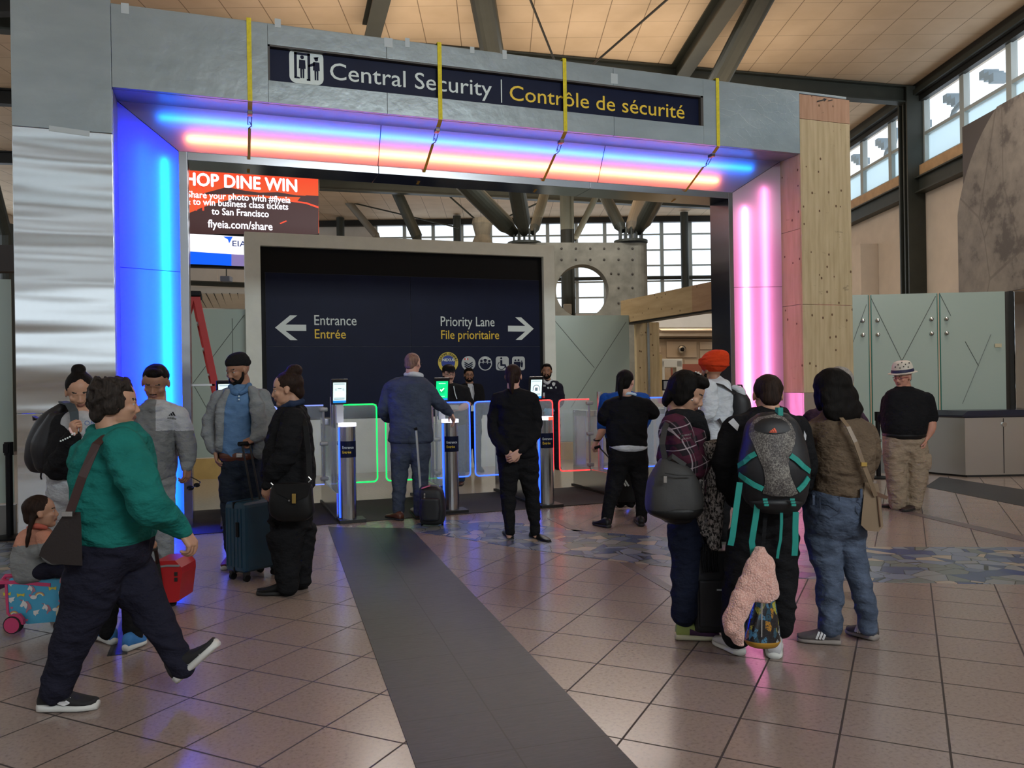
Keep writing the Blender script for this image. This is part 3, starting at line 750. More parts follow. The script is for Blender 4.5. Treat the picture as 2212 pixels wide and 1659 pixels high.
def arrow(px, py, sgn):
    q = PY(px, py, YN); A = [(-.24, .0), (.0, .205), (.115, .205), (-.075, .052), (.255, .052), (.255, -.052), (-.075, -.052), (.115, -.205), (.0, -.205)]
    A = [(x*sgn, z) for x, z in A]
    if sgn < 0: A = A[::-1]
    link('arrow', *flat(A, (q.x, YN, q.z), EX, EZ, .003), M_SIGNW, pw)
arrow(627, 708, 1); arrow(1126, 710, -1)
M_GRYI = mat('icon_grey', (.42, .46, .47), .5); M_YEL = mat('seal_yellow', (.62, .50, .07), .5); M_BLU = mat('seal_blue', (.02, .05, .30), .5); M_RED = mat('flag_red', (.6, .03, .03), .5)
def icon(name, px, py, shapes):
    q = PY(px, py, YN); m_ = MB(); ms = []
    for l_, (poly, mm) in enumerate(shapes):
        if mm not in ms: ms.append(mm)
        m_.cur = ms.index(mm); m_.add(*flat(poly, (q.x, YN, q.z), EX, EZ, .003+.0012*l_))
    return m_.build(name, ms, pw)
icon('customs_seal', 968, 783, [(circ(0, 0, .182, 40), M_YEL), (circ(0, 0, .125, 36), M_BLU), ([(-.07, -.075), (.05, -.075), (.05, -.045), (-.07, -.045)], M_RED), ([(.02, -.075), (.09, -.075), (.09, -.045), (.02, -.045)], M_SIGNW)])
q = PY(968, 779, YN); V, F = text('NEXUS', (q.x, YN, q.z-.01), EX, EZ, .045, .215, 'C', .012, .006); link('lettering', V, F, M_SIGNW, pw)
q = PY(968, 783, YN)
for s_, a0_ in (('CUSTOMS', 118), ('DOUANES', 62)):
    n_ = len(s_); V_ = []; F_ = []
    for i, ch in enumerate(s_):
        an = rad((168-(168-100)*i/(n_-1)) if s_ == 'CUSTOMS' else (80-(80-12)*i/(n_-1)))
        td = Vector((math.sin(an), 0, -math.cos(an))); up_ = Vector((math.cos(an), 0, math.sin(an)))
        v, f = text(ch, Vector((q.x, YN, q.z))+up_*.135, td, up_, .034, None, 'C', .010, .002); b_ = len(V_); V_ += v; F_ += [[k_+b_ for k_ in g_] for g_ in f]
    link('seal_lettering', V_, F_, M_NAVY, pw)
icon('military_icon', 1012, 785, [(circ(0, 0, .128, 32), M_GRYI), ([(-.075, .06), (-.005, .06), (-.005, .095), (-.075, .095)], M_SIGNW), ([(-.075, .06), (-.055, .06), (-.055, .095), (-.075, .095)], M_RED), ([(-.025, .06), (-.005, .06), (-.005, .095), (-.025, .095)], M_RED)] +
    [([(-.075, z), (0, z-.045), (.075, z), (.075, z+.02), (0, z-.02), (-.075, z+.02)], M_NAVY) for z in (.01, -.025, -.06)])
def bust(x, y, s, hat): return [(circ(x, y+.03*s, .030*s, 14), M_NAVY), ([(x-.045*s, y-.07*s), (x+.045*s, y-.07*s), (x+.03*s, y-.01*s), (x-.03*s, y-.01*s)], M_NAVY)] + ([([(x-.04*s, y+.055*s), (x+.04*s, y+.055*s), (x+.03*s, y+.08*s), (x-.03*s, y+.08*s)], M_SIGNW)] if hat else [])
icon('crew_icon', 1048, 785, [(circ(0, 0, .128, 32), M_GRYI), (circ(0, -.01, .10, 20, PI, 2*PI), M_NAVY)]+bust(-.07, .02, .8, 0)+bust(0, .025, 1, 1)+bust(.075, .02, .8, 1))
icon('wheelchair_icon', 1085, 785, [(rrect(.245, .25, .05), M_GRYI), (circ(-.02, .09, .02, 12), M_NAVY), ([(-.04, .06), (0, .06), (0, -.015), (.06, -.015), (.09, -.09), (.06, -.09), (.04, -.045), (-.04, -.045)], M_NAVY), (circ(-.02, -.04, .075, 20, rad(120), rad(350))+circ(-.02, -.04, .062, 20, rad(350), rad(120)), M_NAVY)])
def fam(x, s): return [(circ(x, .055*s+.0, .018*s, 12), M_NAVY), ([(x-.032*s, .03*s), (x-.03*s, -.03*s), (x-.018*s, -.10*s), (x+.018*s, -.10*s), (x+.03*s, -.03*s), (x+.032*s, .03*s)], M_NAVY)]
icon('family_icon', 1120, 785, [(rrect(.245, .25, .05), M_GRYI)]+fam(-.06, 1)+fam(.0, 1.05)+fam(.06, .7))

# ---- digital advertising wall behind, left
YT = 17.0
sc_ = empty('video_wall', (PY(545, 500, YT).x, YT, PY(545, 500, YT).z), 'large lit screen with red bridge advert and white lettering', 'screen')
def P2(px, py): q = PY(px, py, YT); return (q.x, q.z)
z_t = P2(402, 362)[1]; z_m = P2(688, 504)[1]-.0; xL = P2(386, 430)[0]-.9; xR = P2(688, 440)[0]; z_b = P2(465, 572)[1]
MB().bb((xL, YT, z_b-.05), (xR, YT+.2, z_t)).build('screen_housing', M_BLK, sc_)
k = N('screen_sunset'); co = k.coord(); sp_ = k.n('ShaderNodeSeparateXYZ'); k.l(co, sp_.inputs[0])
kz = k.math('MULTIPLY_ADD', sp_.outputs[2], 1/(z_t-z_m), -(z_m-ORG[sc_.name].z)/(z_t-z_m))
k.base((0, 0, 0)); k.l(k.ramp(kz, [(0, (.9, .10, .02)), (.62, (.9, .10, .02)), (1, (.95, .055, .008))]), k.p.inputs['Emission Color']); k.p.inputs['Emission Strength'].default_value = 1.0
YS2 = YT-.004
link('screen_image', [(xL, YS2, z_m), (xR, YS2, z_m), (xR, YS2, z_t), (xL, YS2, z_t)], [[0, 1, 2, 3]], k.m, sc_)
M_SCD = emat('screen_dark', (.035, .010, .010), 1.0); M_SCR = emat('screen_red', (.75, .05, .012), 1.0); M_SCW = emat('screen_white', (.92, .92, 1.0), 1.15); M_SCB = emat('screen_blue', (.0, .10, .85), 1.0); M_SCV = emat('screen_violet', (.20, .16, .36), 1.0)
def scr(name, pts, m, l=.002):
    P = [PY(px, py, YS2-l) for px, py in pts]; P = P if (P[1]-P[0]).cross(P[2]-P[1]).y < 0 else P[::-1]
    return link(name, P, [list(range(len(P)))], m, sc_)
scr('screen_road', [(380, 505), (402, 463), (440, 447), (470, 438), (520, 425), (560, 425), (600, 432), (640, 437), (650, 425), (662, 422), (688, 423), (688, 506)], M_SCD)
scr('screen_hills', [(430, 420), (468, 410), (490, 404), (530, 412), (560, 416), (600, 415), (640, 422), (688, 424), (688, 428), (600, 424), (520, 420)], M_SCD, .003)
scr('screen_kerb', [(630, 436), (660, 440), (688, 450), (688, 446), (662, 437), (632, 433)], M_SCR, .004); scr('screen_lane', [(604, 482), (618, 476), (620, 478), (606, 484)], M_SCR, .004)
for px in (424, 439):
    scr('screen_tower', [(px-2, 455), (px-2, 368), (px+2, 368), (px+2, 455)], M_SCR, .003)
for py in (371, 385, 402, 422): scr('screen_tower', [(424, py), (440, py+1), (440, py+4), (424, py+3)], M_SCR, .003)
scr('screen_white_band', [(380, 503), (540, 512), (540, 553), (380, 541)], M_SCW); scr('screen_blue_band', [(380, 541), (500, 549), (500, 574), (380, 569)], M_SCB); scr('screen_violet_band', [(500, 549), (640, 556), (640, 580), (500, 574)], M_SCV)
scr('screen_white_band', [(540, 512), (640, 518), (640, 556), (540, 553)], M_SCW)
def stx(s, pl, pr, cap, m=M_SCW, bold=.006):
    a, b = PY(*pl, YS2), PY(*pr, YS2); words('screen_lettering', s, Vector((a.x, YS2, a.z)), cap, b.x-a.x, m, sc_, .007, bold)
stx('SHOP DINE WIN', (381, 398), (640, 411), .24, M_SCW, .02); stx('Share your photo with #flyeia', (404, 426), (627, 437), .125); stx('& to win business class tickets', (400, 441), (622, 453), .125)
stx('to San Francisco', (457, 463), (580, 467), .13); stx('flyeia.com/share', (449, 491), (588, 495), .15); 
scr('screen_logo', [(482, 511), (503, 511), (495, 526), (492, 517), (488, 515)], M_SCB, .006); stx('EIA', (502, 532), (532, 533), .11, emat('screen_navy', (.02, .04, .15), 1), .004)

# ---- frosted glass partitions
def partglass(name):
    k = N(name); co = k.coord(); k.setp(.22, 0, .5); k.base((.36, .44, .39)); k.p.inputs['Alpha'].default_value = .93; return k.m
M_FGL = partglass('frosted_glass'); M_GEDGE = mat('glass_edge', (.03, .16, .13), .2); M_LINE = mat('etched_line', (.10, .12, .11), .5); M_FIT = mat('fitting_steel', (.5, .5, .48), .25, 1.0)
M_GOLD = mat('gold_base', (.45, .30, .10), .4, var=.1); M_KICK = mat('kick_plate', (.17, .17, .16), .35, .7)
def partition(label, p0, p1, zt, panels, base, bz=.33, lines=(), name='glass_partition', fit=True):
    p0, p1 = Vector(p0), Vector(p1); xd = (p1-p0).normalized(); nd = xd.cross(Vector((0, 0, 1))); L = (p1-p0).length
    t = empty(name, (p0+p1)/2, label, 'partition')
    axp = (xd, nd, Vector((0, 0, 1)))
    MB().box((p0+p1)/2+Vector((0, 0, bz/2)), (L, .08, bz), axp).build('kick_plate', base, t)
    e = [0]+[q*L for q in panels]+[L]
    for a, b in zip(e, e[1:]):
        MB().box(p0+xd*((a+b)/2)+Vector((0, 0, (bz+zt)/2+.01)), (b-a-.03, .016, zt-bz-.02), axp).build('glass_panel', M_FGL, t)
    for a in e[1:-1]:
        m_ = MB()
        for s_ in (-.02, .02): m_.box(p0+xd*(a+s_)+Vector((0, 0, (bz+zt)/2)), (.012, .02, zt-bz-.02), axp)
        m_.build('glass_edge', M_GEDGE, t)
        if fit:
            for z in (zt-.40, zt-.62, bz+.22, bz+.45):
                f_ = MB()
                for s_ in (-.11, .11): f_.tube([p0+xd*(a+s_)+Vector((0, 0, z))+nd*(s2_*.012) for s2_ in (0, 2, 3, 4)], [.03, .032, .028, .012], 14)
                f_.build('spider_fitting', M_FIT, t)
    for (x0, z0), (x1, z1) in lines:
        m_ = MB(); s_ = xd*((x1-x0)*L)+Vector((0, 0, z1-z0)); m_.tube([p0+xd*(x0*L)+Vector((0, 0, z0))+nd*.010, p0+xd*(x1*L)+Vector((0, 0, z1))+nd*.010], .005, 4); m_.build('etched_line', M_LINE, t)
    return t
HP = 2.75
pa, pb = H(1820, 1022), H(2178, 1020); L_ = (pb-pa).length
fr_ = lambda px: (px-1820)/(2178-1820)
partition('frosted glass partition behind the man in the hat, with steel bolt fittings', pa, pb, HP, (fr_(1885), fr_(2034)), M_KICK, .28,
    (((fr_(1888), HP-.05), (fr_(1953), 1.72)), ((fr_(2028), HP-.05), (fr_(1953), 1.72)), ((fr_(2036), HP), (fr_(2060), HP-.35)), ((fr_(2090), 2.0), (fr_(2118), 1.62)), ((fr_(2145), 2.1), (fr_(2082), 1.05)), ((fr_(1878), 2.6), (fr_(1846), 2.0))))
nt = W(2158, 746, 12.3); tag(MB().box(B(nt.dot(Uv), pb.dot(Vv)-.014, nt.z), (.10, .004, .055), BX).build('notice_sticker', mat('sticker_cream', (.5, .45, .3), .6)), 'small cream notice sticker on the frosted glass above the recycling bin', 'sticker')
pc_ = B(pb.dot(Uv)+.02, pb.dot(Vv)); m_ = MB(); m_.box(pc_+Vector((0, 0, 1.37))+Uv*.03, (.06, .12, 2.75), BX); tag(m_.build('partition_post', M_DARK), 'dark slim post ending the frosted partition at the right edge', 'post')
m_ = MB(); m_.box(pc_+Vector((0, 0, 1.37))+Uv*.45+Vv*.1, (.74, .3, 2.75), BX, .01); tag(m_.build('steel_column', M_SS), 'mirror-steel clad column at the right edge behind the recycling bin', 'column')
# centre-right, left and far-left partitions
pa = H(1200, 1000); pa = pa+(pa-C0)*0; zc_ = 15.4
qa = W(1150, 829, zc_); qb = W(1362, 829, zc_+.25)
qa.z = qb.z = 0; f2 = lambda px: (px-1150)/212
partition('frosted glass partition between the navy sign and the plywood doorframe', qa, qb, 2.75, (), M_GOLD, .33, (((f2(1200), 2.65), (f2(1283), 1.75)), ((f2(1354), 2.62), (f2(1232), 1.0))))
qa = W(380, 829, 13.0); qb = W(545, 829, 13.3); qa.z = qb.z = 0; f3 = lambda px: (px-380)/165
partition('frosted glass partition behind the red ladder, left of the navy sign', qa, qb, 2.75, (), M_GOLD, .33, (((f3(416), 1.55), (f3(530), 2.66)), ((f3(416), 1.55), (f3(452), 1.05)), ((f3(503), .35), (f3(503), 2.6))), fit=False)
qa = H(-140, 1164); qb = H(36, 1152)
partition('frosted glass partition at the far left, behind the queue post', qa, qb, 2.62, (), M_KICK, .30, (), fit=False)

# ---- concrete pylon with round hole, struts and roof structure
M_CONC = mat('concrete', (.185, .178, .15), .85, var=.22, vscale=4, bump=.3, bscale=14, bdist=.01)
ZC = 20.0
py_ = empty('concrete_pylon', W(1268, 700, ZC)*1, 'concrete pylon with a big round hole, behind the right end of the navy sign', 'pylon')
ORG[py_.name].z = 0; py_.location.z = 0
def pyl(a, b, t=0): return W(a, b, ZC)+fv*t
hc = (1258, 628); hr = 57
ring = [(hc[0]+hr*math.cos(2*PI*k_/48), hc[1]+hr*math.sin(2*PI*k_/48)) for k_ in range(48)]
def edge(p):
    an = math.atan2(p[1]-hc[1], p[0]-hc[0]); dx, dy = math.cos(an), math.sin(an); ts = []
    if dx > 1e-6: ts.append((1378-hc[0])/dx)
    if dx < -1e-6: ts.append((1116-hc[0])/dx)
    if dy > 1e-6: ts.append((960-hc[1])/dy)
    if dy < -1e-6: ts.append((524-hc[1])/dy)
    t = min(ts); return (hc[0]+dx*t, hc[1]+dy*t)
extra = sorted(set(math.atan2(y-hc[1], x-hc[0]) for x, y in ((1378, 524), (1116, 524), (1378, 960), (1116, 960))))
an_ = sorted([2*PI*k_/48-PI for k_ in range(48)]+extra)
inn = [(hc[0]+hr*math.cos(a), hc[1]+hr*math.sin(a)) for a in an_]; out_ = [edge((hc[0]+math.cos(a), hc[1]+math.sin(a))) for a in an_]
n_ = len(an_); TH = .55
V = [pyl(*p) for p in inn]+[pyl(*p) for p in out_]+[pyl(*p, TH) for p in inn]+[pyl(*p, TH) for p in out_]
F = []
for i in range(n_):
    j = (i+1) % n_; F += [[i, j, n_+j, n_+i], [2*n_+i, 3*n_+i, 3*n_+j, 2*n_+j], [i, 2*n_+i, 2*n_+j, j], [n_+i, n_+j, 3*n_+j, 3*n_+i]]
V, F = fix_normals(V, F); link('pylon_wall', V, F, M_CONC, py_)
m_ = MB(); e0 = pyl(1376, 524, TH/2); m_.tube([(e0.x, e0.y, 0), (e0.x, e0.y, e0.z)], TH/2+.01, 24); e0 = pyl(1112, 524, TH/2); m_.tube([(e0.x, e0.y, 0), (e0.x, e0.y, e0.z)], TH/2+.01, 24); m_.build('rounded_end', M_CONC, py_)
m_ = MB()
M_HOLE = mat('tie_hole_dark', (.06, .055, .05), .9)
for px in (1213, 1244, 1275, 1305, 1336, 1366):
    for py in (537, 561): MB().sphere(pyl(px, py, -.005), .03, 8).build('tie_hole', M_HOLE, py_)
for px, py in ((1320, 591), (1336, 592), (1366, 592), (1336, 622), (1366, 622), (1336, 655)): MB().sphere(pyl(px, py, -.005), .03, 8).build('tie_hole', M_HOLE, py_)
ZT = pyl(1200, 524).z
def hubs(px, lab):
    c = W(px, 515, ZC)+fv*TH/2; c.z = ZT; t = empty('strut_shoe', c, lab, 'bracket')
    m_ = MB(); m_.disc(c, (0, 0, 1), .42, .06); m_.build('base_plate', M_STEEL, t)
    for k_ in range(-2, 3): MB().box(c+Vector((0, 0, .22))+rv*(.13*k_), (.05, .30, .34), (rv, fv, Vector((0, 0, 1))), .01).build('gusset', M_STEEL, t)
    return c
h1 = hubs(1133, 'steel shoe on the left end of the concrete pylon, gathering three struts'); h2 = hubs(1366, 'steel shoe on the right end of the concrete pylon, gathering three struts')
def strut(name, a, b, r, lab, m=M_STEEL, cat='strut', grp=None):
    a, b = Vector(a), Vector(b); d = b-a; m_ = MB(); m_.tube([a, a+d*.035, a+d*.07, b-d*.0], [r*.55, r*.7, r, r], 18); return tag(m_.build(name, m), lab, cat, grp)
def up(px, py, Z, c, px2, py2):
    """continue the strut from its shoe through the seen point up to the roof"""
    p = W(px2, py2, Z); d = p-c; return c+d*((CZ-.05-c.z)/d.z)
S0 = h1+Vector((0, 0, .3)); S1 = h2+Vector((0, 0, .3))
strut('roof_strut', S0-rv*.25, up(0, 0, 18.6, S0, 1022, 400), .22, 'thick round strut leaning up to the left from the left pylon shoe', M_STEEL)
strut('roof_strut', S0-fv*.1, H(1036, -40, CZ-.05), .20, 'dark strut rising toward the viewer from the left pylon shoe, over the header')
strut('roof_strut', S0+rv*.22, up(0, 0, 21.6, S0, 1168, 420), .13, 'slimmer strut rising to the right from the left pylon shoe')
strut('roof_strut', S1-rv*.2, up(0, 0, 20.8, S1, 1318, 427), .15, 'strut leaning up to the left from the right pylon shoe')
strut('roof_strut', S1, up(0, 0, 21.8, S1, 1382, 432), .17, 'middle strut rising almost upright from the right pylon shoe', mat('pale_steel', (.20, .185, .155), .5, .2))
strut('roof_strut', S1+rv*.2, H(1660, -30, CZ-.05), .19, 'dark strut rising from the right pylon shoe over the right header end')
p = W(1226, 600, 22.5); m_ = MB(); m_.tube([(p.x, p.y, 0), (p.x, p.y, CZ)], .18, 20); m_.tube([(p.x+.1, p.y-.16, 0), (p.x+.1, p.y-.16, CZ)], .05, 8)
tag(m_.build('round_column', M_STEEL), 'round green-grey steel column seen through the hole of the concrete pylon', 'column')
m_ = MB(); e = W(1226, 668, 22.2); m_.box(e, (.22, .14, .28), (rv, fv, Vector((0, 0, 1))), .03); tag(m_.build('wall_speaker', mat('speaker_grey', (.45, .43, .38), .5)), 'small grey box speaker on the round column, inside the pylon hole', 'speaker')
strut('roof_strut', W(1240, 520, 24), W(1300, 400, 24), .09, 'thin strut crossing behind the round column above the pylon')
strut('roof_strut', W(905, 520, 25), W(848, 395, 25), .17, 'slanting steel strut above the middle of the navy sign, in front of the back windows')
q0 = W(737, 400, 29); 
strut('roof_strut', W(818, 515, 27), W(747, 430, 27), .12, 'short diagonal brace running down to the right beside the red screen', mat('pale_steel', (.20, .185, .155), .5, .2))
m_ = MB(); m_.tube([W(752, 436, 27), W(990, 492, 27)], .025, 6); tag(m_.build('tie_rod', M_STEEL), 'thin tie rod running right from the brace beside the red screen', 'rod')
m_ = MB(); m_.tube([W(935, 392, 26), W(1045, 490, 26)], .03, 6); tag(m_.build('tie_rod', M_STEEL), 'thin dark tie rod slanting down to the right above the navy sign', 'rod')
m_ = MB(); m_.tube([W(1160, 440, 26), W(1052, 488, 26)], .03, 6); tag(m_.build('tie_rod', M_STEEL), 'thin tie rod slanting up to the right behind the left pylon struts', 'rod')
m_ = MB(); c = W(1042, 540, 25); m_.loft([[c+rv*(r_*math.cos(t))+fv*(r_*math.sin(t))+uv*z for t in [2*PI*i/16 for i in range(16)]] for r_, z in ((.48, -.5), (.42, .0), (.22, .45), (.30, .75), (.33, .8), (.30, .95))]); tag(m_.build('vent_stack', M_CONC), 'small flared concrete vent stack showing over the top of the navy sign', 'vent')
# roof beams on the ceiling
def ceilbeam(pts, w_, h_, lab):
    a = H(*pts[0], CZ-h_/2-.02); b = H(*pts[1], CZ-h_/2-.02); hbeam('roof_beam', a, b, w_, h_, lab)
ceilbeam(((828, -40), (800, 75)), .26, .34, 'steel roof beam above the letters tral of Central on the header')
ceilbeam(((1596, -40), (1462, 165)), .26, .34, 'left one of two dark roof beams above the right end of the header')
m_ = MB(); m_.tube([H(1141, -12, 7.5), H(1200, 136, 7.15)], .02, 6); tag(m_.build('tie_rod', M_DARK), 'thin rod above the sign, left one of two under the ceiling', 'rod')
m_ = MB(); m_.tube([H(1456, -14, 7.5), H(1275, 144, 7.15)], .02, 6); tag(m_.build('tie_rod', M_DARK), 'thin rod above the sign, right one of two under the ceiling', 'rod')
for a, b, lab in (((-80, 206), (40, 212), 'dark roof beam seen left of the archway, upper one'), ((-80, 338), (40, 342), 'dark roof beam seen left of the archway, lower one'), ((-60, 12), (40, 8), 'dark roof beam at the top left corner of the view')):
    hbeam('roof_beam', H(*a, CZ-.16), H(*b, CZ-.16), .2, .28, lab, M_DARK)
ceilbeam(((690, 398), (1540, 440)), .25, .30, 'dark roof beam crossing behind the struts under the archway header')
m_ = MB(); p = W(14, 500, 20); m_.tube([(p.x, p.y, 0), (p.x, p.y, 5.6)], .16, 14); m_.tube([(p.x, p.y, 5.3), W(-30, 340, 19)], .14, 14); tag(m_.build('branching_column', M_STEEL), 'branching steel column at the far left edge of the view', 'column')
m_ = MB(); q = W(10, 560, 17); m_.box(q, (3.0, .3, .55), (rv, fv, Vector((0, 0, 1)))); tag(m_.build('dark_bulkhead', mat('bulkhead_brown', (.03, .022, .018), .6)), 'dark bulkhead above the frosted glass at the far left edge', 'bulkhead')
# soffit and lights seen between the left jamb and the sign wall
m_ = MB(); q = W(440, 618, 19.5); q2 = W(440, 660, 18.5)
m_.prism([W(330, 632, 18.6), W(620, 637, 18.6), W(620, 668, 21.0), W(330, 664, 21.0)], (0, 0, .06)); m_.box(W(470, 627, 18.6), (3.4, .06, .16), (rv, fv, Vector((0, 0, 1))))
for sx_ in (-1.2, 0, 1.2): m_.tube([W(470, 640, 19.5)+rv*sx_, Vector(((W(470, 640, 19.5)+rv*sx_).x, (W(470, 640, 19.5)+rv*sx_).y, CZ-.02))], .012, 6)
sf = tag(m_.build('service_soffit', M_WHITEW), 'pale slatted soffit behind the top of the red ladder', 'soffit')
for i in range(6): MB().tube([W(428+17*i, 634, 18.55), W(446+15*i, 664, 20.9)], .012, 4).build('slat_gap', M_DARK, sf)
m_ = MB(); m_.tube([W(380, 610, 18.4), W(540, 616, 18.4)], .06, 10); tag(m_.build('service_pipe', M_STEEL), 'horizontal steel pipe above the red ladder', 'pipe')
pr = empty('hanging_projector', W(489, 603, 18.2), 'grey box hanging on a rod below the red screen', 'projector'); MB().box(W(489, 603, 18.2), (.22, .2, .12), (rv, fv, Vector((0, 0, 1))), .02).build('projector_body', mat('projector_grey', (.16, .18, .24), .5), pr); MB().tube([W(489, 598, 18.2), W(489, 570, 18.2)], .015, 6).build('hanger_rod', M_STEEL, pr)
m_ = MB(); m_.box(W(470, 600, 21), (5.0, .1, 1.0), (rv, fv, Vector((0, 0, 1)))); struct(m_.build('wall_service', M_WHITEW))
# ladder
YL = 10.9
ld = empty('step_ladder', PY(440, 1090, YL), 'red step ladder standing behind the left jamb of the archway', 'ladder'); ORG[ld.name].z = 0; ld.location.z = 0
M_LAD = mat('red_fibreglass', (.42, .02, .018), .5); M_ALU = mat('ladder_aluminium', (.45, .46, .45), .4, .9)
ta, tb = PY(424, 640, YL), PY(492, 960, YL); dd = (tb-ta); ft = ta+dd*(ta.z/(ta.z-tb.z))
MB().box((ta+ft)/2, ((ta-ft).length, .03, .085), (dd.normalized(), Vector((0, 1, 0)), dd.normalized().cross(Vector((0, 1, 0)))), .006).build('side_rail', M_LAD, ld)
t2 = ta+Vector((-.10, .35, 0)); f2_ = Vector((ta.x-.62, YL+.9, 0))
ft3 = Vector((ft.x-.02, YL+.65, 0)); dd3 = ft3-(ta+Vector((-.03, .45, 0))); MB().box((ft3+ta+Vector((-.03, .45, 0)))/2, (dd3.length, .03, .085), (dd3.normalized(), Vector((0, 1, 0)), dd3.normalized().cross(Vector((0, 1, 0)))), .006).build('side_rail', M_LAD, ld)
for yy in (0, .65):
    e1, e2 = Vector((ta.x-.05, YL+yy*.55, ta.z)), Vector((ta.x-.85, YL+yy, 0)); dv = e2-e1
    MB().box((e1+e2)/2, (dv.length, .03, .07), (dv.normalized(), Vector((0, 1, 0)), dv.normalized().cross(Vector((0, 1, 0)))), .006).build('rear_rail', M_LAD, ld)
for k_ in range(1, 8):
    c = lerp(ft, ta, k_/8); MB().box(c+Vector((-.02, .30, 0)), (.09, .60-.02*k_, .03), None, .004).build('tread', M_ALU, ld)
c = lerp(ft, ta, 4.6/8); MB().box(c+Vector((-.28, 0, 0)), (.56, .03, .03), None, .004).build('spreader_bar', M_ALU, ld)
MB().box(ta+Vector((-.05, .2, .03)), (.22, .5, .07), None, .02).build('top_cap', M_BLK, ld)

# ---- plywood doorframe and the screening room behind
M_PLYH = plywood('plywood_flat', (.36, .25, .12), (.48, .35, .19), False)
pA = W(1358, 829, 16.0); pB = W(1560, 829, 13.1); pA.z = pB.z = 0; xd = (pB-pA).normalized(); nd = xd.cross(Vector((0, 0, 1)))
AXF = (xd, nd, Vector((0, 0, 1))); Lf = (pB-pA).length
df = empty('plywood_doorframe', (pA+pB)/2, 'bare plywood doorframe with a deep beam, right of the concrete pylon', 'doorframe')
mid = (pA+pB)/2; mid.z = 0
MB().box(mid+Vector((0, 0, 2.84))-xd*.2, (Lf-.4, .30, .44), AXF).build('beam', M_PLYH, df); MB().box(pB-xd*.2+Vector((0, 0, 2.84)), (.8, .301, .442), AXF).build('beam_end', plywood('plywood_brown', (.30, .17, .09), (.40, .25, .14), False), df)
MB().box(mid+Vector((0, 0, 2.605)), (Lf, .2, .03), AXF).build('track', M_DARK, df)
p1 = W(1399, 829, 15.9); p1.z = 1.31
MB().box(p1-rv*.12, (.21, .3, 2.62), (rv, fv, Vector((0, 0, 1)))).build('jamb_board', M_PLY, df); MB().box(p1+rv*.11+fv*.03, (.22, .3, 2.62), (rv, fv, Vector((0, 0, 1)))).build('jamb_board', M_PLY, df); MB().box(p1-fv*.16, (.045, .03, 2.62), (rv, fv, Vector((0, 0, 1)))).build('steel_stud', M_FIT, df)
p1 = W(1427, 829, 16.3); p1.z = 1.0; MB().box(p1, (.06, .10, 2.0), (rv, fv, Vector((0, 0, 1)))).build('timber_stud', mat('pine', (.55, .42, .22), .7), df)
VZ = (rv, fv, Vector((0, 0, 1)))
ZR = 24.0
rm = MB(); q = W(1490, 829, ZR); q.z = 1.75; rm.box(q, (4.2, .2, 3.5), VZ); struct(rm.build('wall_screening', mat('screening_wall', (.36, .29, .22), .7, var=.05)))
M_BEIGE = mat('beige_panel', (.42, .34, .26), .6)
def wz(px, py, Z, w_, h_, t_=.05): return MB().box(W(px, py, Z), (w_, t_, h_), VZ)
pnl = empty('screening_room_panelling', W(1480, 740, ZR-.12), 'beige wall panels of the screening room seen through the plywood doorframe', 'panels')
for px, py, w_, h_ in ((1411, 755, .45, .18), (1411, 770, .45, .18), (1472, 755, .88, .47), (1530, 747, .5, .22), (1530, 765, .5, .22), (1452, 785, .3, .12), (1500, 783, .6, .14)): wz(px, py, ZR-.13, w_, h_).build('panel', M_BEIGE, pnl)
wz(1480, 723, ZR-.2, 2.2, .10, .1).build('cornice', M_WHITEW, pnl); wz(1480, 731, ZR-.2, 2.2, .025, .1).build('cornice_gap', M_DARK, pnl)
cm = empty('dome_camera', W(1473, 755, ZR-.2), 'round silver camera dome on the beige wall of the screening room', 'camera'); MB().sphere(W(1473, 755, ZR-.32), .13, 20).build('housing', M_FIT, cm); MB().sphere(W(1474, 755, ZR-.43), .06, 14).build('lens', M_BLK, cm)
M_LAMP = emat('warm_lamp', (1.0, .80, .55), 7)
m_ = MB(); m_.box(W(1486, 705, 21.5), (.9, .05, .03), VZ); tag(m_.build('linear_lamp', M_LAMP), 'long warm strip lamp in the screening room ceiling', 'lamp')
m_ = MB(); m_.box(W(1413, 727, 23.0), (.10, .08, .05), VZ, .02); tag(m_.build('spot_lamp', M_LAMP), 'small warm ceiling spot at the left of the screening room', 'lamp')
bf = empty('ceiling_baffles', W(1480, 715, 22), 'row of cream ceiling baffles in the screening room', 'baffle')
for i in range(7): MB().box(W(1500, 700, 19.9+.6*i)+Vector((0, 0, -.02*i)), (1.9, .06, .16), VZ).build('baffle', M_CREAM, bf)
wz(1495, 693, 19.4, 2.0, .32, .1).build('fascia', M_WHITEW, bf)
area('screening_lamp', W(1480, 690, 21.5)+Vector((0, 0, .25)), W(1480, 1100, 22.5), 1.6, .8, 60, (1, .82, .6))
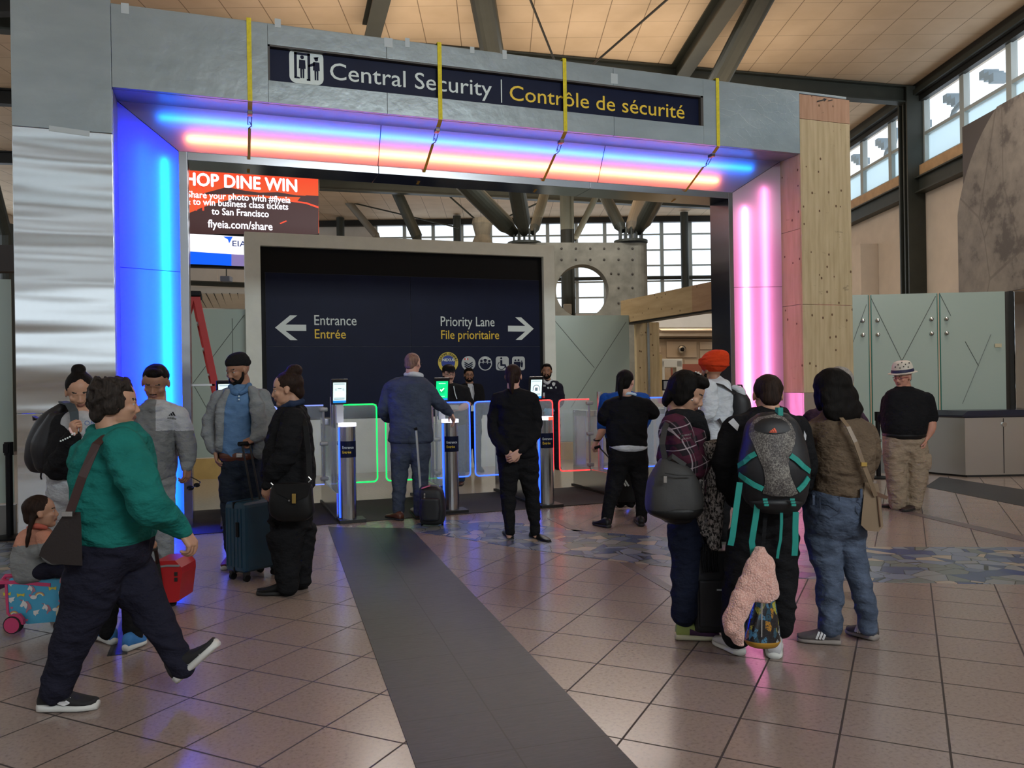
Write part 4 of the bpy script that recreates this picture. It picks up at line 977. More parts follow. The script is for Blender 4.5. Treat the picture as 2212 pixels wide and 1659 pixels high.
# scanner, monitor and counter in the room
M_SCN = mat('scanner_white', (.55, .52, .46), .5)
sn = empty('body_scanner', Vector((W(1445, 829, 21).x, W(1445, 829, 21).y, 0)), 'white walk-through scanner portal in the screening room', 'scanner')
for px in (1426, 1464): MB().box(Vector((W(px, 829, 21).x, W(px, 829, 21).y, 1.0)), (.16, .5, 2.0), VZ, .02).build('side_column', M_SCN, sn)
q = W(1445, 829, 21); MB().box(Vector((q.x, q.y, 1.93)), (.62, .5, .22), VZ, .02).build('lintel', M_SCN, sn)
m_ = MB(); q = W(1500, 800, 22.5); m_.box(q+Vector((0, 0, -.1)), (1.3, .1, .55), VZ); tag(m_.build('rust_red_screen', mat('rust_red', (.14, .035, .02), .6)), 'rust-brown panel behind the scanner in the screening room', 'panel')
kq = W(1450, 829, 14.6); mo = empty('kiosk', Vector((kq.x, kq.y, 0)), 'grey counter with red top and black monitor, left of the orange turban', 'kiosk')
MB().box(Vector((kq.x, kq.y, .5)), (.5, .4, 1.0), VZ, .01).build('counter', mat('counter_grey', (.3, .3, .3), .5), mo); MB().box(W(1452, 866, 14.5), (.42, .5, .10), VZ, .01).build('red_top', mat('counter_red', (.40, .02, .04), .4), mo)
MB().tube([W(1448, 862, 14.5), W(1448, 838, 14.5)], .03, 8).build('monitor_stand', M_DARK, mo); mn = MB().box(W(1446, 832, 14.4), (.26, .03, .19), VZ, .008).build('monitor', M_BLK, mo); MB().box(W(1447, 832, 14.38), (.22, .005, .15), VZ).build('monitor_screen', emat('monitor_grey', (.10, .10, .10), .7), mn)

# ---- moon mural and boxed-out wall at the right
UM = W(2085, 640, 14.1).dot(Uv)
vm1 = W(2085, 640, 14.1).dot(Vv); zt_ = W(2085, 275, 14.1).z
mu = empty('moon_mural', B(UM, vm1-1.5, 2.6), 'dark mural of a large cratered moon on the right wall', 'mural')
MB().box(B(UM+(UW-UM)/2, vm1-2.7, (2.80+zt_)/2), (UW-UM-.005, 5.4, zt_-2.80), BX).build('mural_box', M_CREAM, mu)
k = N('mural_night'); k.setp(.7); k.base((.075, .060, .055)); M_NIGHT = k.m
link('night_ground', [B(UM-.006, vm1, 2.80), B(UM-.006, vm1-5.4, 2.80), B(UM-.006, vm1-5.4, zt_), B(UM-.006, vm1, zt_)], [[0, 1, 2, 3]], M_NIGHT, mu)
k = N('moon_surface'); k.setp(.7); co = k.coord()
f = k.noise(co, 1.6, 8, .65); base_ = k.ramp(f, [(.40, (.085, .07, .062)), (.48, (.17, .145, .125)), (.62, (.225, .195, .165))])
v = k.n('ShaderNodeTexVoronoi', feature='DISTANCE_TO_EDGE'); v.inputs['Scale'].default_value = .8; k.l(k.mapping(co, (1, 1, .6)), v.inputs['Vector'])
k.base(k.mix(k.math('MULTIPLY', k.math('LESS_THAN', v.outputs[0], .01), .5), base_, (.10, .08, .07)))
R_ = 2.45; mc = (vm1-2.15, 3.55); MV = []
for i in range(64):
    a = 2*PI*i/64; y, z = mc[0]+R_*math.cos(a), mc[1]+R_*1.05*math.sin(a)
    MV.append(B(UM-.010, min(max(y, vm1-5.4), vm1+.18), max(min(z, zt_+.02), 2.81)))
link('moon', MV, [list(range(64))], k.m, mu)
m_ = MB(); m_.box(B(UW-.21, 20.1, 2.3), (.41, 2.6, 4.6), BX); tag(m_.build('wall_box', M_CREAM), 'cream boxed-out duct standing against the right wall below the windows', 'duct')

# ---- recycling bin
b0 = H(2086, 1031); b1 = b0+Uv*1.35; dpt = .50
rb = empty('recycling_bin', (b0+b1)/2+Vv*dpt/2, 'wide brushed-steel recycling bin with a dark top at the right edge', 'bin')
cA = [b0, b1, b1+Vv*dpt, b0+Vv*dpt-Uv*.28]
MB().prism([p+Vector((0, 0, .03)) for p in cA], (0, 0, .83)).build('cabinet', stainless('bin_steel', .03, .3), rb)
cc = sum(cA, Vector())/4; big = [p+(p-cc)*.07 for p in cA]; sm = [p-(p-cc)*.12 for p in cA]
m_ = MB(); m_.loft([[p+Vector((0, 0, z)) for p in q_] for q_, z in ((cA, .86), (big, .88), (big, .90), (sm, .965))]); m_.build('lid', mat('bin_lid', (.018, .02, .035), .25), rb)
m_ = MB(); m_.box((cA[0]+cA[1])/2+Uv*(-.11)+Vector((0, 0, .45))-Vv*.002, (.008, .006, .80), BX); m_.build('door_seam', M_DARK, rb)
MB().tube([b0+Uv*.57-Vv*(.0+.01*i_)+Vector((0, 0, .76)) for i_ in range(3)], .035, 16).build('lock', M_FIT, rb)
m_ = MB(); q_ = (cA[0]+cA[1])/2; 
for i_ in range(5): m_.box(q_+Uv*(-.35+.1*i_)+Vv*.06+Vector((0, 0, .925)), (.05, .002, .028), (Uv, (Vv+Vector((0, 0, .6))).normalized(), (Vector((0, 0, 1))-Vv*.6).normalized()))
m_.build('symbol', M_GRYI, rb)
MB().prism([p-(p-cc)*.05 for p in cA], (0, 0, .03)).build('plinth', M_DARK, rb)
# ---- queue posts
def stanchion(px, py, lab, hgt=.96):
    p = H(px, py); t = empty('queue_post', p, lab, 'stanchion')
    MB().tube([p, p+Vector((0, 0, .02)), p+Vector((0, 0, .035))], [.17, .17, .05], 28).build('base', M_BLK, t)
    MB().tube([p+Vector((0, 0, .03)), p+Vector((0, 0, hgt-.08))], .032, 16).build('tube', M_BLK, t)
    MB().tube([p+Vector((0, 0, hgt-.13)), p+Vector((0, 0, hgt))], .042, 16).build('belt_head', M_BLK, t)
    MB().box(p+Vector((0, 0, hgt-.06))-fv*.045, (.05, .02, .09), VZ, .004).build('belt_clip', M_BLK, t)
stanchion(22, 1163, 'black queue post at the far left beside the mirror-steel column')
stanchion(1898, 1033, 'black queue post just left of the man in the hat', .97)
# ================================================================ GATES
M_GST = stainless('gate_steel', .03, .22); M_GGL = glass('gate_glass', (.75, .85, .9), .05, .16); M_PLINTH = mat('gate_plinth', (.01, .01, .01), .5)
M_LW = emat('ring_white', (.80, .80, 1.0), 2.6); M_LR = emat('ring_red', (1.0, .06, .03), 2.6)
LED = {'blue': emat('led_blue', (.02, .08, 1.0), 3.5), 'green': emat('led_green', (.0, .9, .10), 2.2), 'red': emat('led_red', (1.0, .03, .03), 2.5), 'ice': emat('led_ice', (.25, .35, 1.0), .8)}
M_SCRW = emat('tablet_white', (.62, .80, .80), 1.0); M_SCRG = emat('tablet_green', (.0, .62, .20), 1.0); M_TBLUE = emat('tablet_blue', (.01, .20, .55), 1.0); M_TINK = emat('tablet_ink', (.10, .14, .16), 1.0); M_TWH = emat('tablet_bright', (.9, .95, .95), 1.0)
M_TAB = mat('tablet_black', (.008, .008, .009), .25); M_ARM = mat('stand_grey', (.36, .37, .38), .4, .3)
GY = 8.92; DY = 9.95
def stadium(cx, cy, w_, d_, z, n=10):
    out = []
    for k_ in range(n+1): a = PI*k_/n; out.append(Vector((cx+w_/2*math.cos(a), cy+d_/2-w_/2+w_/2*math.sin(a), z)))
    for k_ in range(n+1): a = PI+PI*k_/n; out.append(Vector((cx+w_/2*math.cos(a), cy-d_/2+w_/2+w_/2*math.sin(a), z)))
    return out
def doorleaf(x0, x1, led, parent, y=DY):
    m_ = MB(); z0, z1, r = .29, 1.24, .05; far = x1; hin = x0; sg_ = 1 if far > hin else -1
    MB().bb((min(x0, x1), y-.006, z0), (max(x0, x1), y+.006, z1)).build('glass_leaf', M_GGL, parent)
    pts = [(hin, z0)]+[(far-sg_*r+sg_*r*math.sin(t), z0+r-r*math.cos(t)) for t in [PI/2*k_/6 for k_ in range(7)]]+[(far-sg_*r+sg_*r*math.cos(t), z1-r+r*math.sin(t)) for t in [PI/2*k_/6 for k_ in range(7)]]+[(hin, z1)]
    MB().tube([(a, y, b) for a, b in pts], .008, 8).build('leaf_light', LED[led], parent)
def gate(x, gy, lab, ring, scr_, left, right, sign=True, full=True, gi=0):
    t = empty('entry_gate', (x, gy, 0), lab, 'gate')
    MB().loft([stadium(x, gy, .20, .24, 0), stadium(x, gy, .20, .24, .03)]).build('plinth', M_PLINTH, t) if False else MB().bb((x-.11, gy-.13, 0), (x+.17, gy+.12, .035), .004).build('plinth', M_PLINTH, t)
    MB().loft([stadium(x, gy, .175, .20, z) for z in (.035, 1.03)]).build('pillar', M_GST, t)
    m_ = MB(); n_ = 22; R0 = stadium(x, gy, .19, .215, 1.03); R1 = stadium(x, gy, .19, .215, 1.068); m_.add(R0+R1, [[i, (i+1) % n_, n_+(i+1) % n_, n_+i] for i in range(n_)]+[list(range(n_, 2*n_))])
    mi = [0]*len(m_.F)
    if ring == 'half':
        for i, f in enumerate(m_.F[:-1]):
            c = sum((m_.V[j].x for j in f))/4
            if c > x+.012: mi[i] = 1
    m_.mi = mi; m_.build('light_ring', [M_LW, M_LR], t)
    MB().tube([(x-.095, gy-.02, .05), (x-.095, gy-.02, 1.02)], .007, 6).build('edge_light', LED['blue'], t)
    if sign:
        r_ = [Vector((x+.0895*math.cos(a), gy-.10+.0895-.0+.0895*math.sin(a)-.002, 0)) for a in [rad(205+15*k_) for k_ in range(11)]]
        # label wrapped over the rounded front
        r_ = [Vector((x+.092*math.cos(a), gy-.0125+.0925*math.sin(a), 0)) for a in [rad(206+12.8*k_) for k_ in range(11)]]
        V = [Vector((p.x, p.y, z)) for z in (.70, .875) for p in r_]; link('gate_label', V, [[i, i+1, 12+i, 11+i] for i in range(10)], M_NAVY, t)
        for s_, z, mm, wd in (('Entrance', .795, M_SIGNW, .125), ('Entrée', .745, M_SIGNY, .095)):
            V, F = text(s_, (0, 0, 0), EX, EZ, .028, wd, 'L', 0, .0012); V2 = []
            for v in V:
                a = rad(226)+v.x/.094; V2.append(Vector((x+.0955*math.cos(a), gy-.0125+.0955*math.sin(a), z+v.z)))
            link('lettering', V2, F, mm, t)
    # tablet on its arm
    tx_, ty = x-.055, gy+.13
    MB().bb((tx_-.04, ty+.02, 1.06), (tx_+.04, ty+.05, 1.34), .004).build('tablet_arm', M_ARM, t)
    ax_ = (Vector((1, 0, 0)), Vector((0, .985, .17)), Vector((0, -.17, .985)))
    c = Vector((tx_-.005, ty, 1.405)); tb = MB().box(c, (.185, .03, .285), ax_, .012).build('tablet', M_TAB, t)
    def tface(poly, m, l): link('tablet_screen', *flat(poly, c-ax_[1]*.0152, ax_[0], ax_[2], l), m, tb)
    gm = {'w': M_SCRW, 'g': M_SCRG}[scr_]
    tface([(-.07, -.12), (.07, -.12), (.07, .105), (-.07, .105)], gm, .001); tface([(-.07, -.12), (.07, -.12), (.07, -.095), (-.07, -.095)], M_TBLUE, .002)
    if scr_ == 'w':
        for z in (.085, -.07, -.082): tface([(-.06, z), (.055, z), (.055, z+.006), (-.06, z+.006)], M_TINK, .002)
        if gi == 0:
            tface([(-.045, -.045), (.045, -.045), (.035, .0), (-.035, .0)], M_TWH, .002); tface([(-.02, .035), (.02, .035), (.02, .043), (-.02, .043)], M_TINK, .003)
            for z in (.02, .03): tface([(-.05, z), (-.03, z), (-.03, z+.004), (-.05, z+.004)], M_TINK, .003); tface([(.03, z), (.05, z), (.05, z+.004), (.03, z+.004)], M_TINK, .003)
        else:
            tface(circ(0, 0, .045, 20, rad(-20), rad(200))+[(-.05, -.03), (.05, -.03)], M_TINK, .002); tface(circ(0, 0, .036, 20, rad(-20), rad(200))+[(-.042, -.03), (.042, -.03)], M_TWH, .003); tface([(-.018, -.03), (.018, -.03), (.018, .012), (-.018, .012)], M_TINK, .004)
    else:
        tface(circ(-.0, -.005, .036, 24), emat('tablet_green_dark', (.0, .45, .14), 1), .002); tface([(-.026, .0), (-.016, .011), (-.006, .0), (.02, .027), (.029, .017), (-.006, -.02)], M_TWH, .003)
        tface([(-.04, .075), (.04, .075), (.04, .08), (-.04, .08)], M_TWH, .002); tface([(-.035, -.075), (.035, -.075), (.035, -.07), (-.035, -.07)], M_TWH, .002)
    # housing running back from the pillar, with glass fins and hinge posts
    MB().bb((x-.13, gy+.10, 0), (x+.07, gy+1.62, .035), .004).build('housing_foot', M_PLINTH, t)
    MB().bb((x-.115, gy+.11, .035), (x+.055, gy+1.58, .30), .006).build('housing', M_GST, t)
    for yy in (gy+1.50, ): MB().bb((x-.115, yy, .30), (x+.055, yy+.07, 1.08), .006).build('end_post', M_GST, t)
    MB().bb((x-.115, gy+1.1, 1.0), (x+.055, gy+1.5, 1.08), .006).build('end_rail', M_GST, t)
    for xx in (x-.10, x+.04): MB().bb((xx, gy+.15, .30), (xx+.012, gy+1.50, 1.0)).build('glass_fin', M_GGL, t)
    MB().tube([(x-.03, DY-.12, .30), (x-.03, DY-.12, 1.34)], .035, 14).build('centre_post', M_GST, t)
    for sx, led, dirx in ((-1, left, -1), (1, right, 1)):
        if not led: continue
        hx = x-.03+sx*.10
        for z in (1.19, .78, .36): MB().box((hx, DY-.02, z), (.10, .05, .05), None, .02).build('hinge', M_ARM, t)
        MB().tube([(hx, DY, .30), (hx, DY, 1.22)], .014, 10).build('hinge_rod', M_ARM, t)
        doorleaf(hx, hx+dirx*.44, led, t)
GX = [.06, 1.235, 2.425, 3.57, 4.74]
gate(GX[0], GY-.10, 'entry gate hidden behind the man with the blue suitcase', 'w', 'w', None, 'ice', True, gi=0)
gate(GX[1], GY-.05, 'leftmost clearly visible entry gate, white ring, next to the man in the suit', 'w', 'w', 'ice', 'green', gi=0)
gate(GX[2], GY+.10, 'entry gate with the green tick tablet, right of the man in the suit', 'w', 'g', 'green', 'blue', gi=1)
gate(GX[3], GY+.03, 'entry gate with the half red ring, right of the woman in the black blazer', 'half', 'w', 'blue', 'red', gi=1)
gate(GX[4], GY+.05, 'rightmost entry gate, half hidden by the woman in the black cardigan', 'w', 'g', 'red', 'blue', gi=1)
gate(5.91, GY+.2, 'entry gate beside the right jamb, behind the woman in the plaid shirt', 'w', 'w', 'blue', None, gi=0)
# ================================================================ PEOPLE: builders
def skinmat(name, c):
    k = N(name); k.setp(.5, 0, .35); co = k.coord(); k.base(k.ramp(k.noise(co, 14, 4), [(.3, tuple(x*.9 for x in c)), (.7, tuple(min(1, x*1.08) for x in c))]))
    k.p.inputs['Subsurface Weight'].default_value = .08; k.p.inputs['Subsurface Radius'].default_value = (.5, .2, .1); k.p.inputs['Subsurface Scale'].default_value = .02; return k.m
SK_PALE = skinmat('skin_pale', (.52, .30, .22)); SK_TAN = skinmat('skin_tan', (.40, .22, .14)); SK_BROWN = skinmat('skin_brown', (.27, .135, .08)); SK_RED = skinmat('skin_ruddy', (.46, .22, .15))
def hairmat(name, c, r=.62):
    k = N(name); k.setp(r, 0, .1); co = k.coord(); n_ = k.noise(k.mapping(co, (1, 1, .12)), 130, 3)
    k.base(k.ramp(n_, [(.3, tuple(x*.6 for x in c)), (.7, tuple(x*1.5 for x in c))])); k.bump(n_, .5, .006); return k.m
HR_BLACK = hairmat('hair_black', (.0045, .0035, .003), .7); HR_DKBR = hairmat('hair_dark_brown', (.018, .010, .007)); HR_GREYBR = hairmat('hair_grey_brown', (.022, .017, .014), .6); HR_GREY = hairmat('hair_grey', (.22, .20, .18)); HR_STUB = hairmat('hair_stubble', (.17, .10, .075), .6)
M_LIP = mat('lips', (.20, .085, .065), .55); M_EYEW = mat('eye_white', (.34, .31, .28), .4); M_IRIS = mat('iris_dark', (.015, .008, .005), .2); M_BROW = mat('brow_hair', (.012, .008, .006), .8)

class Head:
    def __init__(s, c, h, yaw, pitch=0, roll=0):
        y, p = rad(yaw), rad(pitch)
        hd = cv(math.sin(y), 0, -math.cos(y)); upw = uv
        s.f = (hd*math.cos(p) - upw*math.sin(p)).normalized(); s.x = s.f.cross(upw).normalized(); s.u = s.x.cross(s.f).normalized()
        if roll:
            R = Matrix.Rotation(rad(roll), 3, s.f); s.x = R @ s.x; s.u = R @ s.u
        s.h = h; s.o = Vector(c) - s.u*(h*.5)
    def P(s, x, y, z): return s.o + (s.x*x + s.f*y + s.u*z)*s.h
    def E(s, c, r, n=18, tilt=0):
        f_, u_ = s.f, s.u
        if tilt:
            R = Matrix.Rotation(rad(tilt), 3, s.x); f_ = R @ f_; u_ = R @ u_
        return ell(s.P(*c), tuple(q*s.h for q in r), (s.x, f_, u_), n)
    def K(s, pts, n=12): return chain([(*s.P(*p[:3]), p[3]*s.h) for p in pts], 4, n)
    def loc(s, p):
        d = Vector(p)-s.o; return d.dot(s.x)/s.h, d.dot(s.f)/s.h, d.dot(s.u)/s.h
    def skin(s, wide=1.0):
        w_ = wide
        P_ = [s.E((0, -.06, .62), (.335*w_, .42, .375), 26), s.E((0, .10, .38), (.27*w_, .265, .36), 24), s.E((0, .09, .22), (.245*w_, .24, .19), 22), s.E((0, .215, .105), (.135*w_, .135, .10), 18),
              s.K([(0, .33, .55, .032), (0, .368, .46, .040), (0, .410, .368, .046)]), s.E((0, .31, .575), (.20*w_, .065, .04)), s.E((0, .352, .255), (.085, .045, .022)), s.E((0, .345, .215), (.07, .045, .024))]
        dn = getattr(s, 'down', False)
        for q in (-1, 1):
            P_ += [s.E((q*.128*w_, .285, .512 if dn else .540), (.068, .062, .045 if dn else .030), 14), s.E((q*.128*w_, .283, .462), (.062, .052, .022), 14)]
            P_ += [s.E((q*.16*w_, .25, .40), (.10, .10, .09)), s.E((q*.048, .385, .35), (.036, .045, .032)), s.E((q*.35*w_, -.03, .47), (.028, .075, .125), 14, 12), s.E((q*.335*w_, .0, .45), (.03, .05, .09), 12)]
        return P_
    def hair(s, style, **k):
        g_ = k.get('g', 1.0); cap = [s.E((0, -.105, .655), (.362*g_, .425*g_, .378*g_), 26)]
        for q in (-1, 1): cap.append(s.E((q*.30*g_, -.08, .60), (.05, .15, .13)))
        cap.append(s.E((0, -.33, .40), (.27*g_, .17, .24)))
        if style == 'short': cap.append(s.E((0, .14, .905), (.25, .2, .12)))
        if style == 'stubble': cap = [s.E((0, -.085, .625), (.337, .412, .374), 26), s.E((0, -.32, .42), (.265, .165, .22))]
        if style == 'bun': cap.append(s.E(k.get('pos', (0, -.30, 1.02)), (k.get('r', .2),)*2+(k.get('r', .2)*.85,)))
        if style == 'curly':
            cap += [s.E((q*.29, -.10, .46), (.12, .20, .20)) for q in (-1, 1)]+[s.E((0, -.30, .30), (.30, .2, .25))]
            rr = random.Random(5)
            for i in range(260):
                a, b = rr.uniform(0, 2*PI), rr.uniform(-.55, 1)
                x, y, z = .39*math.cos(a)*math.sqrt(1-b*b*.6), -.12+.42*math.sin(a)*math.sqrt(1-b*b*.6), .60+.42*b
                if y > .12 and z < .78: continue
                cap.append(s.E((x, y, z), (rr.uniform(.035, .055),)*3, 8))
        if style == 'pony': cap += [s.K([(0, -.45, .62, .13), (0, -.56, .40, .14), (0, -.55, .05, .12), (.02, -.50, -.25, .06)]), s.E((0, -.25, .42), (.33, .24, .30))]
        if style == 'bob': cap += [s.E((0, -.16, .58), (.44, .43, .46), 26), s.E((.30, -.10, .40), (.12, .22, .30)), s.E((-.30, -.10, .40), (.12, .22, .30)), s.E((0, -.38, .25), (.33, .17, .32)), s.E((0, .15, .88), (.32, .25, .17))]
        if style == 'long': cap += [s.E((0, -.12, .60), (.50, .44, .46), 26), s.E((.02, -.28, .25), (.56, .28, .50), 24), s.E((.07, -.33, -.04), (.58, .23, .40), 24), s.E((-.33, .02, .30), (.12, .18, .36)), s.E((.33, .02, .25), (.12, .18, .42))]
        if style == 'braids':
            for q in (-1, 1): cap.append(s.K([(q*.30, -.22, .40, .10), (q*.40, -.30, .15, .075), (q*.46, -.38, -.15, .07), (q*.48, -.42, -.40, .05)]))
        return cap
    def beard(s, full=1.0):
        P_ = [s.E((0, .215, .085), (.175*full, .165, .13), 18), s.E((0, .33, .305), (.115, .055, .028))]
        for q in (-1, 1): P_ += [s.K([(q*.275, .05, .42, .04), (q*.262, .10, .25, .065), (q*.17, .20, .12, .085)]), s.K([(q*.07, .365, .295, .03), (q*.145, .30, .20, .04), (q*.13, .25, .12, .07)])]
        return P_

def hand_parts(wp, d, n_, side, curl, s=1.0):
    """wp wrist, d direction of the hand, n_ palm normal, side: +1/-1 thumb side along d x n"""
    d = Vector(d).normalized(); n_ = Vector(n_); n_ = (n_-d*n_.dot(d)).normalized(); lat = d.cross(n_)*side
    palm = []; fing = []
    for i, (o, L) in enumerate(((.029, .070), (.010, .078), (-.010, .073), (-.028, .058))):
        k0 = wp + lat*(o*.55*s); k1 = wp + d*(.085-.006*abs(i-1))*s + lat*(o*s)
        palm.append(chain([(*(k0-d*.01), .015*s), (*((k0+k1)/2), .0155*s), (*k1, .0125*s)], 3, 10))
        p = k1; dd = d; pts = [(*(k1-d*.02*s), .0095*s), (*p, .0098*s)]; c = rad(curl*(1+.10*i))
        for f_, sc in ((.45, .9), (.32, 1.0), (.23, .7)):
            a = c*sc; dd = (dd*math.cos(a)+n_*math.sin(a)).normalized(); nn = (n_-dd*n_.dot(dd)); nn = nn.normalized() if nn.length > .1 else -d; n2 = nn
            p = p + dd*(L*f_*1.05*s); pts.append((*p, (.0092-.0012*len(pts)*.5)*s)); n_keep = n_
            n_ = n2
        fing.append(chain(pts, 4, 10)); n_ = (Vector(n_keep)*0 + Vector(_n0(d, lat*side, side)))
    tb = wp + d*.022*s + lat*(.024*s); td = (d*.62+lat*.62+n_*.35).normalized()
    t1 = tb+td*.042*s; t2 = t1+(d*.85+lat*.1+n_*.45).normalized()*.032*s
    fing.append(chain([(*(wp+lat*.006*s), .014*s), (*tb, .0135*s), (*t1, .0108*s), (*t2, .008*s)], 4, 10))
    return palm, fing
def _n0(d, lat, side): return (lat.cross(d)).normalized()

def shoe(parent, heel, toe, m_up, m_sole, w_=.10, h=.11, sole=.028, upv=None, stripes=None, low=False):
    heel, toe = Vector(heel), Vector(toe); d = (toe-heel); L = d.length; d = d.normalized(); u_ = Vector((0, 0, 1)); s_ = d.cross(u_).normalized(); u_ = s_.cross(d).normalized()
    prof = [(0.0, .55, .62), (.06, .74, .98), (.18, .80, 1.0), (.30, .80, .98), (.42, .84, .80), (.55, .94, .62), (.70, 1.0, .50), (.84, .93, .42), (.94, .70, .34), (1.0, .36, .22)]
    if low: prof = [(t, a, b*(.75 if t < .45 else 1)) for t, a, b in prof]
    def ring(t, ww, z0, z1, flatb=True):
        out = []; n = 20
        for k_ in range(n):
            a = 2*PI*k_/n; x = math.cos(a)*ww/2; z = math.sin(a)
            zz = (z0+z1)/2+(z1-z0)/2*math.copysign(abs(z)**.6, z); out.append(heel+d*(t*L)+s_*x*(1.0 if z < 0 else 1-.35*max(0, z)**2)+u_*zz)
        return out
    up_ = MB().loft([ring(t, w_*a, sole*.6, max(sole+.012, h*b)) for t, a, b in prof]).build('shoe', m_up, parent, True)
    MB().loft([ring(t, w_*(a+.06), 0, sole*(1.15 if t < .3 else 1.0)) for t, a, b in [(-.015, .5, 0)]+[(q[0], q[1], q[2]) for q in prof[1:-1]]+[(1.012, .42, 0)]]).build('sole', m_sole, up_, True)
    if stripes:
        for sg_ in (-1, 1):
            for k_ in range(3):
                t = .40+.075*k_; ww = w_*.92/2; p0 = heel+d*(t*L)+s_*(sg_*(ww+.001))+u_*(sole+.002); p1 = heel+d*((t-.07)*L)+s_*(sg_*ww*.86)+u_*(h*.62)
                MB().ribbon([p0, (p0+p1)/2+s_*(sg_*.004), p1], d, .011, .003).build('shoe_stripe', stripes, up_)
    return up_

TROUSERS = ('trousers', 'jeans', 'cargo_trousers')
class Per:
    def __init__(s, Z, px, label, cat='person', fz=0.0):
        s.Z = Z; b = W(px, 829, Z); s.root = empty('person', (b.x, b.y, fz), label, cat)
    def p(s, px, py, dz=0.0): return W(px, py, s.Z+dz)
    def m(s, r): return r*s.Z/FPX
    def rows(s, R, shr=0.0, k=1.0):
        out = []
        for q in R:
            py, xl, xr, hd = q[:4]; dz = q[4] if len(q) > 4 else 0.0
            a = max(.015, (xr-xl)/2*s.Z/FPX*k-shr); out.append((s.p((xl+xr)/2, py, dz), rv*a, fv*max(.015, hd*k-shr)))
        return out
    def ch(s, C, k=1.0, last=None):
        out = [(*s.p(x, y, dz), s.m(r)*k) for x, y, dz, r in C]
        if last: out[-1] = (*out[-1][:3], last)
        return out
    def head(s, cx, crown, chin, yaw, pitch=0, roll=0, dz=0.0, wide=1.0):
        s.pitch = pitch
        h = (chin-crown)*(s.Z+dz)/FPX; s.hd = Head(s.p(cx, (crown+chin)/2, dz), h, yaw, pitch, roll); s.wide = wide; s.hd.down = pitch > 18; return s.hd
    def body(s, skin, neck, torso, arms, legs, hands=(), nr=.055, vs=.0062, bare=()):
        hd = s.hd; P_ = hd.skin(s.wide)
        nb = s.p(*neck)
        P_.append(chain([(*hd.P(0, -.10, .30), nr*.95), (*hd.P(0, -.13, .08), nr), (*nb, nr*1.15), (*(nb-uv*.07), nr*1.1)], 4, 16))
        P_.append(rowloft(s.rows(torso, .018), 3, 20))
        for A in arms:
            c, cover = A['pts'], A.get('cover', 99); out = []
            for i, (x, y, dz, r) in enumerate(c): out.append((*s.p(x, y, dz), s.m(r)*(.70 if i < cover else 1.0)))
            out[-1] = (*out[-1][:3], A.get('wr', .026)); P_.append(chain(out, 4, 12))
        for L_ in legs: P_.append(chain(s.ch(L_, .70), 3, 12))
        F_ = []
        for wpt, d, n_, side, curl, sc in hands:
            pa_, fi = hand_parts(s.p(*wpt), cv(*d), cv(*n_), side, curl, sc); P_ += pa_; F_ += fi
        A, F = vox(P_, vs, 2)
        mi = []
        inv = hd
        lc = np.array([inv.loc(v) for v in A])
        for f in F:
            c = lc[f].mean(0); x, y, z = c
            i = 0
            if y > .30 and abs(x) < .10 and .19 < z < .275: i = 1
            elif y > .235 and .065 < abs(x) < .20 and .585 < z < .618: i = 2
            mi.append(i)
        V = [tuple(v) for v in A]
        fv_, ff_ = join(F_) if F_ else ([], []); b = len(V)
        V += [tuple(v) for v in fv_]; F2 = F+[[i+b for i in q] for q in ff_]; mi += [0]*len(ff_)
        o = link('body', V, F2, [skin, M_LIP, M_BROW], s.root, True, mi)
        return o
    def eyes(s, down=False):
        hd = s.hd
        for q in (-1, 1):
            V, F = ell(hd.P(q*.128*s.wide, .286, .500), (.050*hd.h,)*3, (hd.x, hd.f, hd.u), 16); mi = []
            for f in F:
                c = sum((Vector(V[i]) for i in f), Vector())/len(f); x, y, z = hd.loc(c); mi.append(1 if (x-q*.125*s.wide)**2+(z-(.49 if down else .505))**2 < .028**2 and y > .3 else 0)
            link('eye', V, F, [M_EYEW, M_IRIS], s.root, True, mi)
    def hairdo(s, style, m, rough=.004, vs=.007, **k): return vob('hair', s.hd.hair(style, **k), m, s.root, vs, 3 if style == 'curly' else 8, rough, 28)
    def garment(s, name, m, rows=None, chains=(), vs=.009, sm=6, extra=(), wr=.0075):
        P_ = []
        if name in TROUSERS and rows:
            py, xl, xr = rows[-1][:3]; w_ = xr-xl; sm = 16; new = []; y0 = rows[0][0]
            for i, c in enumerate(chains):
                side_ = (xl+w_*.29, xr-w_*.29)[0 if c[0][0] <= chains[1-i][0][0] else 1] if abs(c[0][0]-chains[1-i][0][0]) > .3*w_ else (xl+xr)/2
                dz_ = c[0][2] if abs(c[0][0]-chains[1-i][0][0]) > .3*w_ else c[0][2]*1.0
                r_ = w_*.29 if abs(c[0][0]-chains[1-i][0][0]) > .3*w_ else w_*.46
                new.append([(side_*.9+c[0][0]*.1, py-(c[0][1]-py)*.15, dz_, r_), (side_*.45+c[0][0]*.55, (py+c[0][1])/2, dz_, max(r_*.97, c[0][3]))]+list(c))
            chains = new
        if rows:
            if name in TROUSERS: rows = [list(r_) for r_ in rows]; rows[-1][3] *= .74; rows[-2][3] *= .93
            P_.append(rowloft(s.rows(rows), 4, 30))
        for c in chains: P_.append(chain(s.ch(c), 5, 16))
        P_ += list(extra)
        return vob(name, P_, m, s.root, vs, sm, min(wr, .0075) if s.Z < 8 else wr*.7, 9, True)
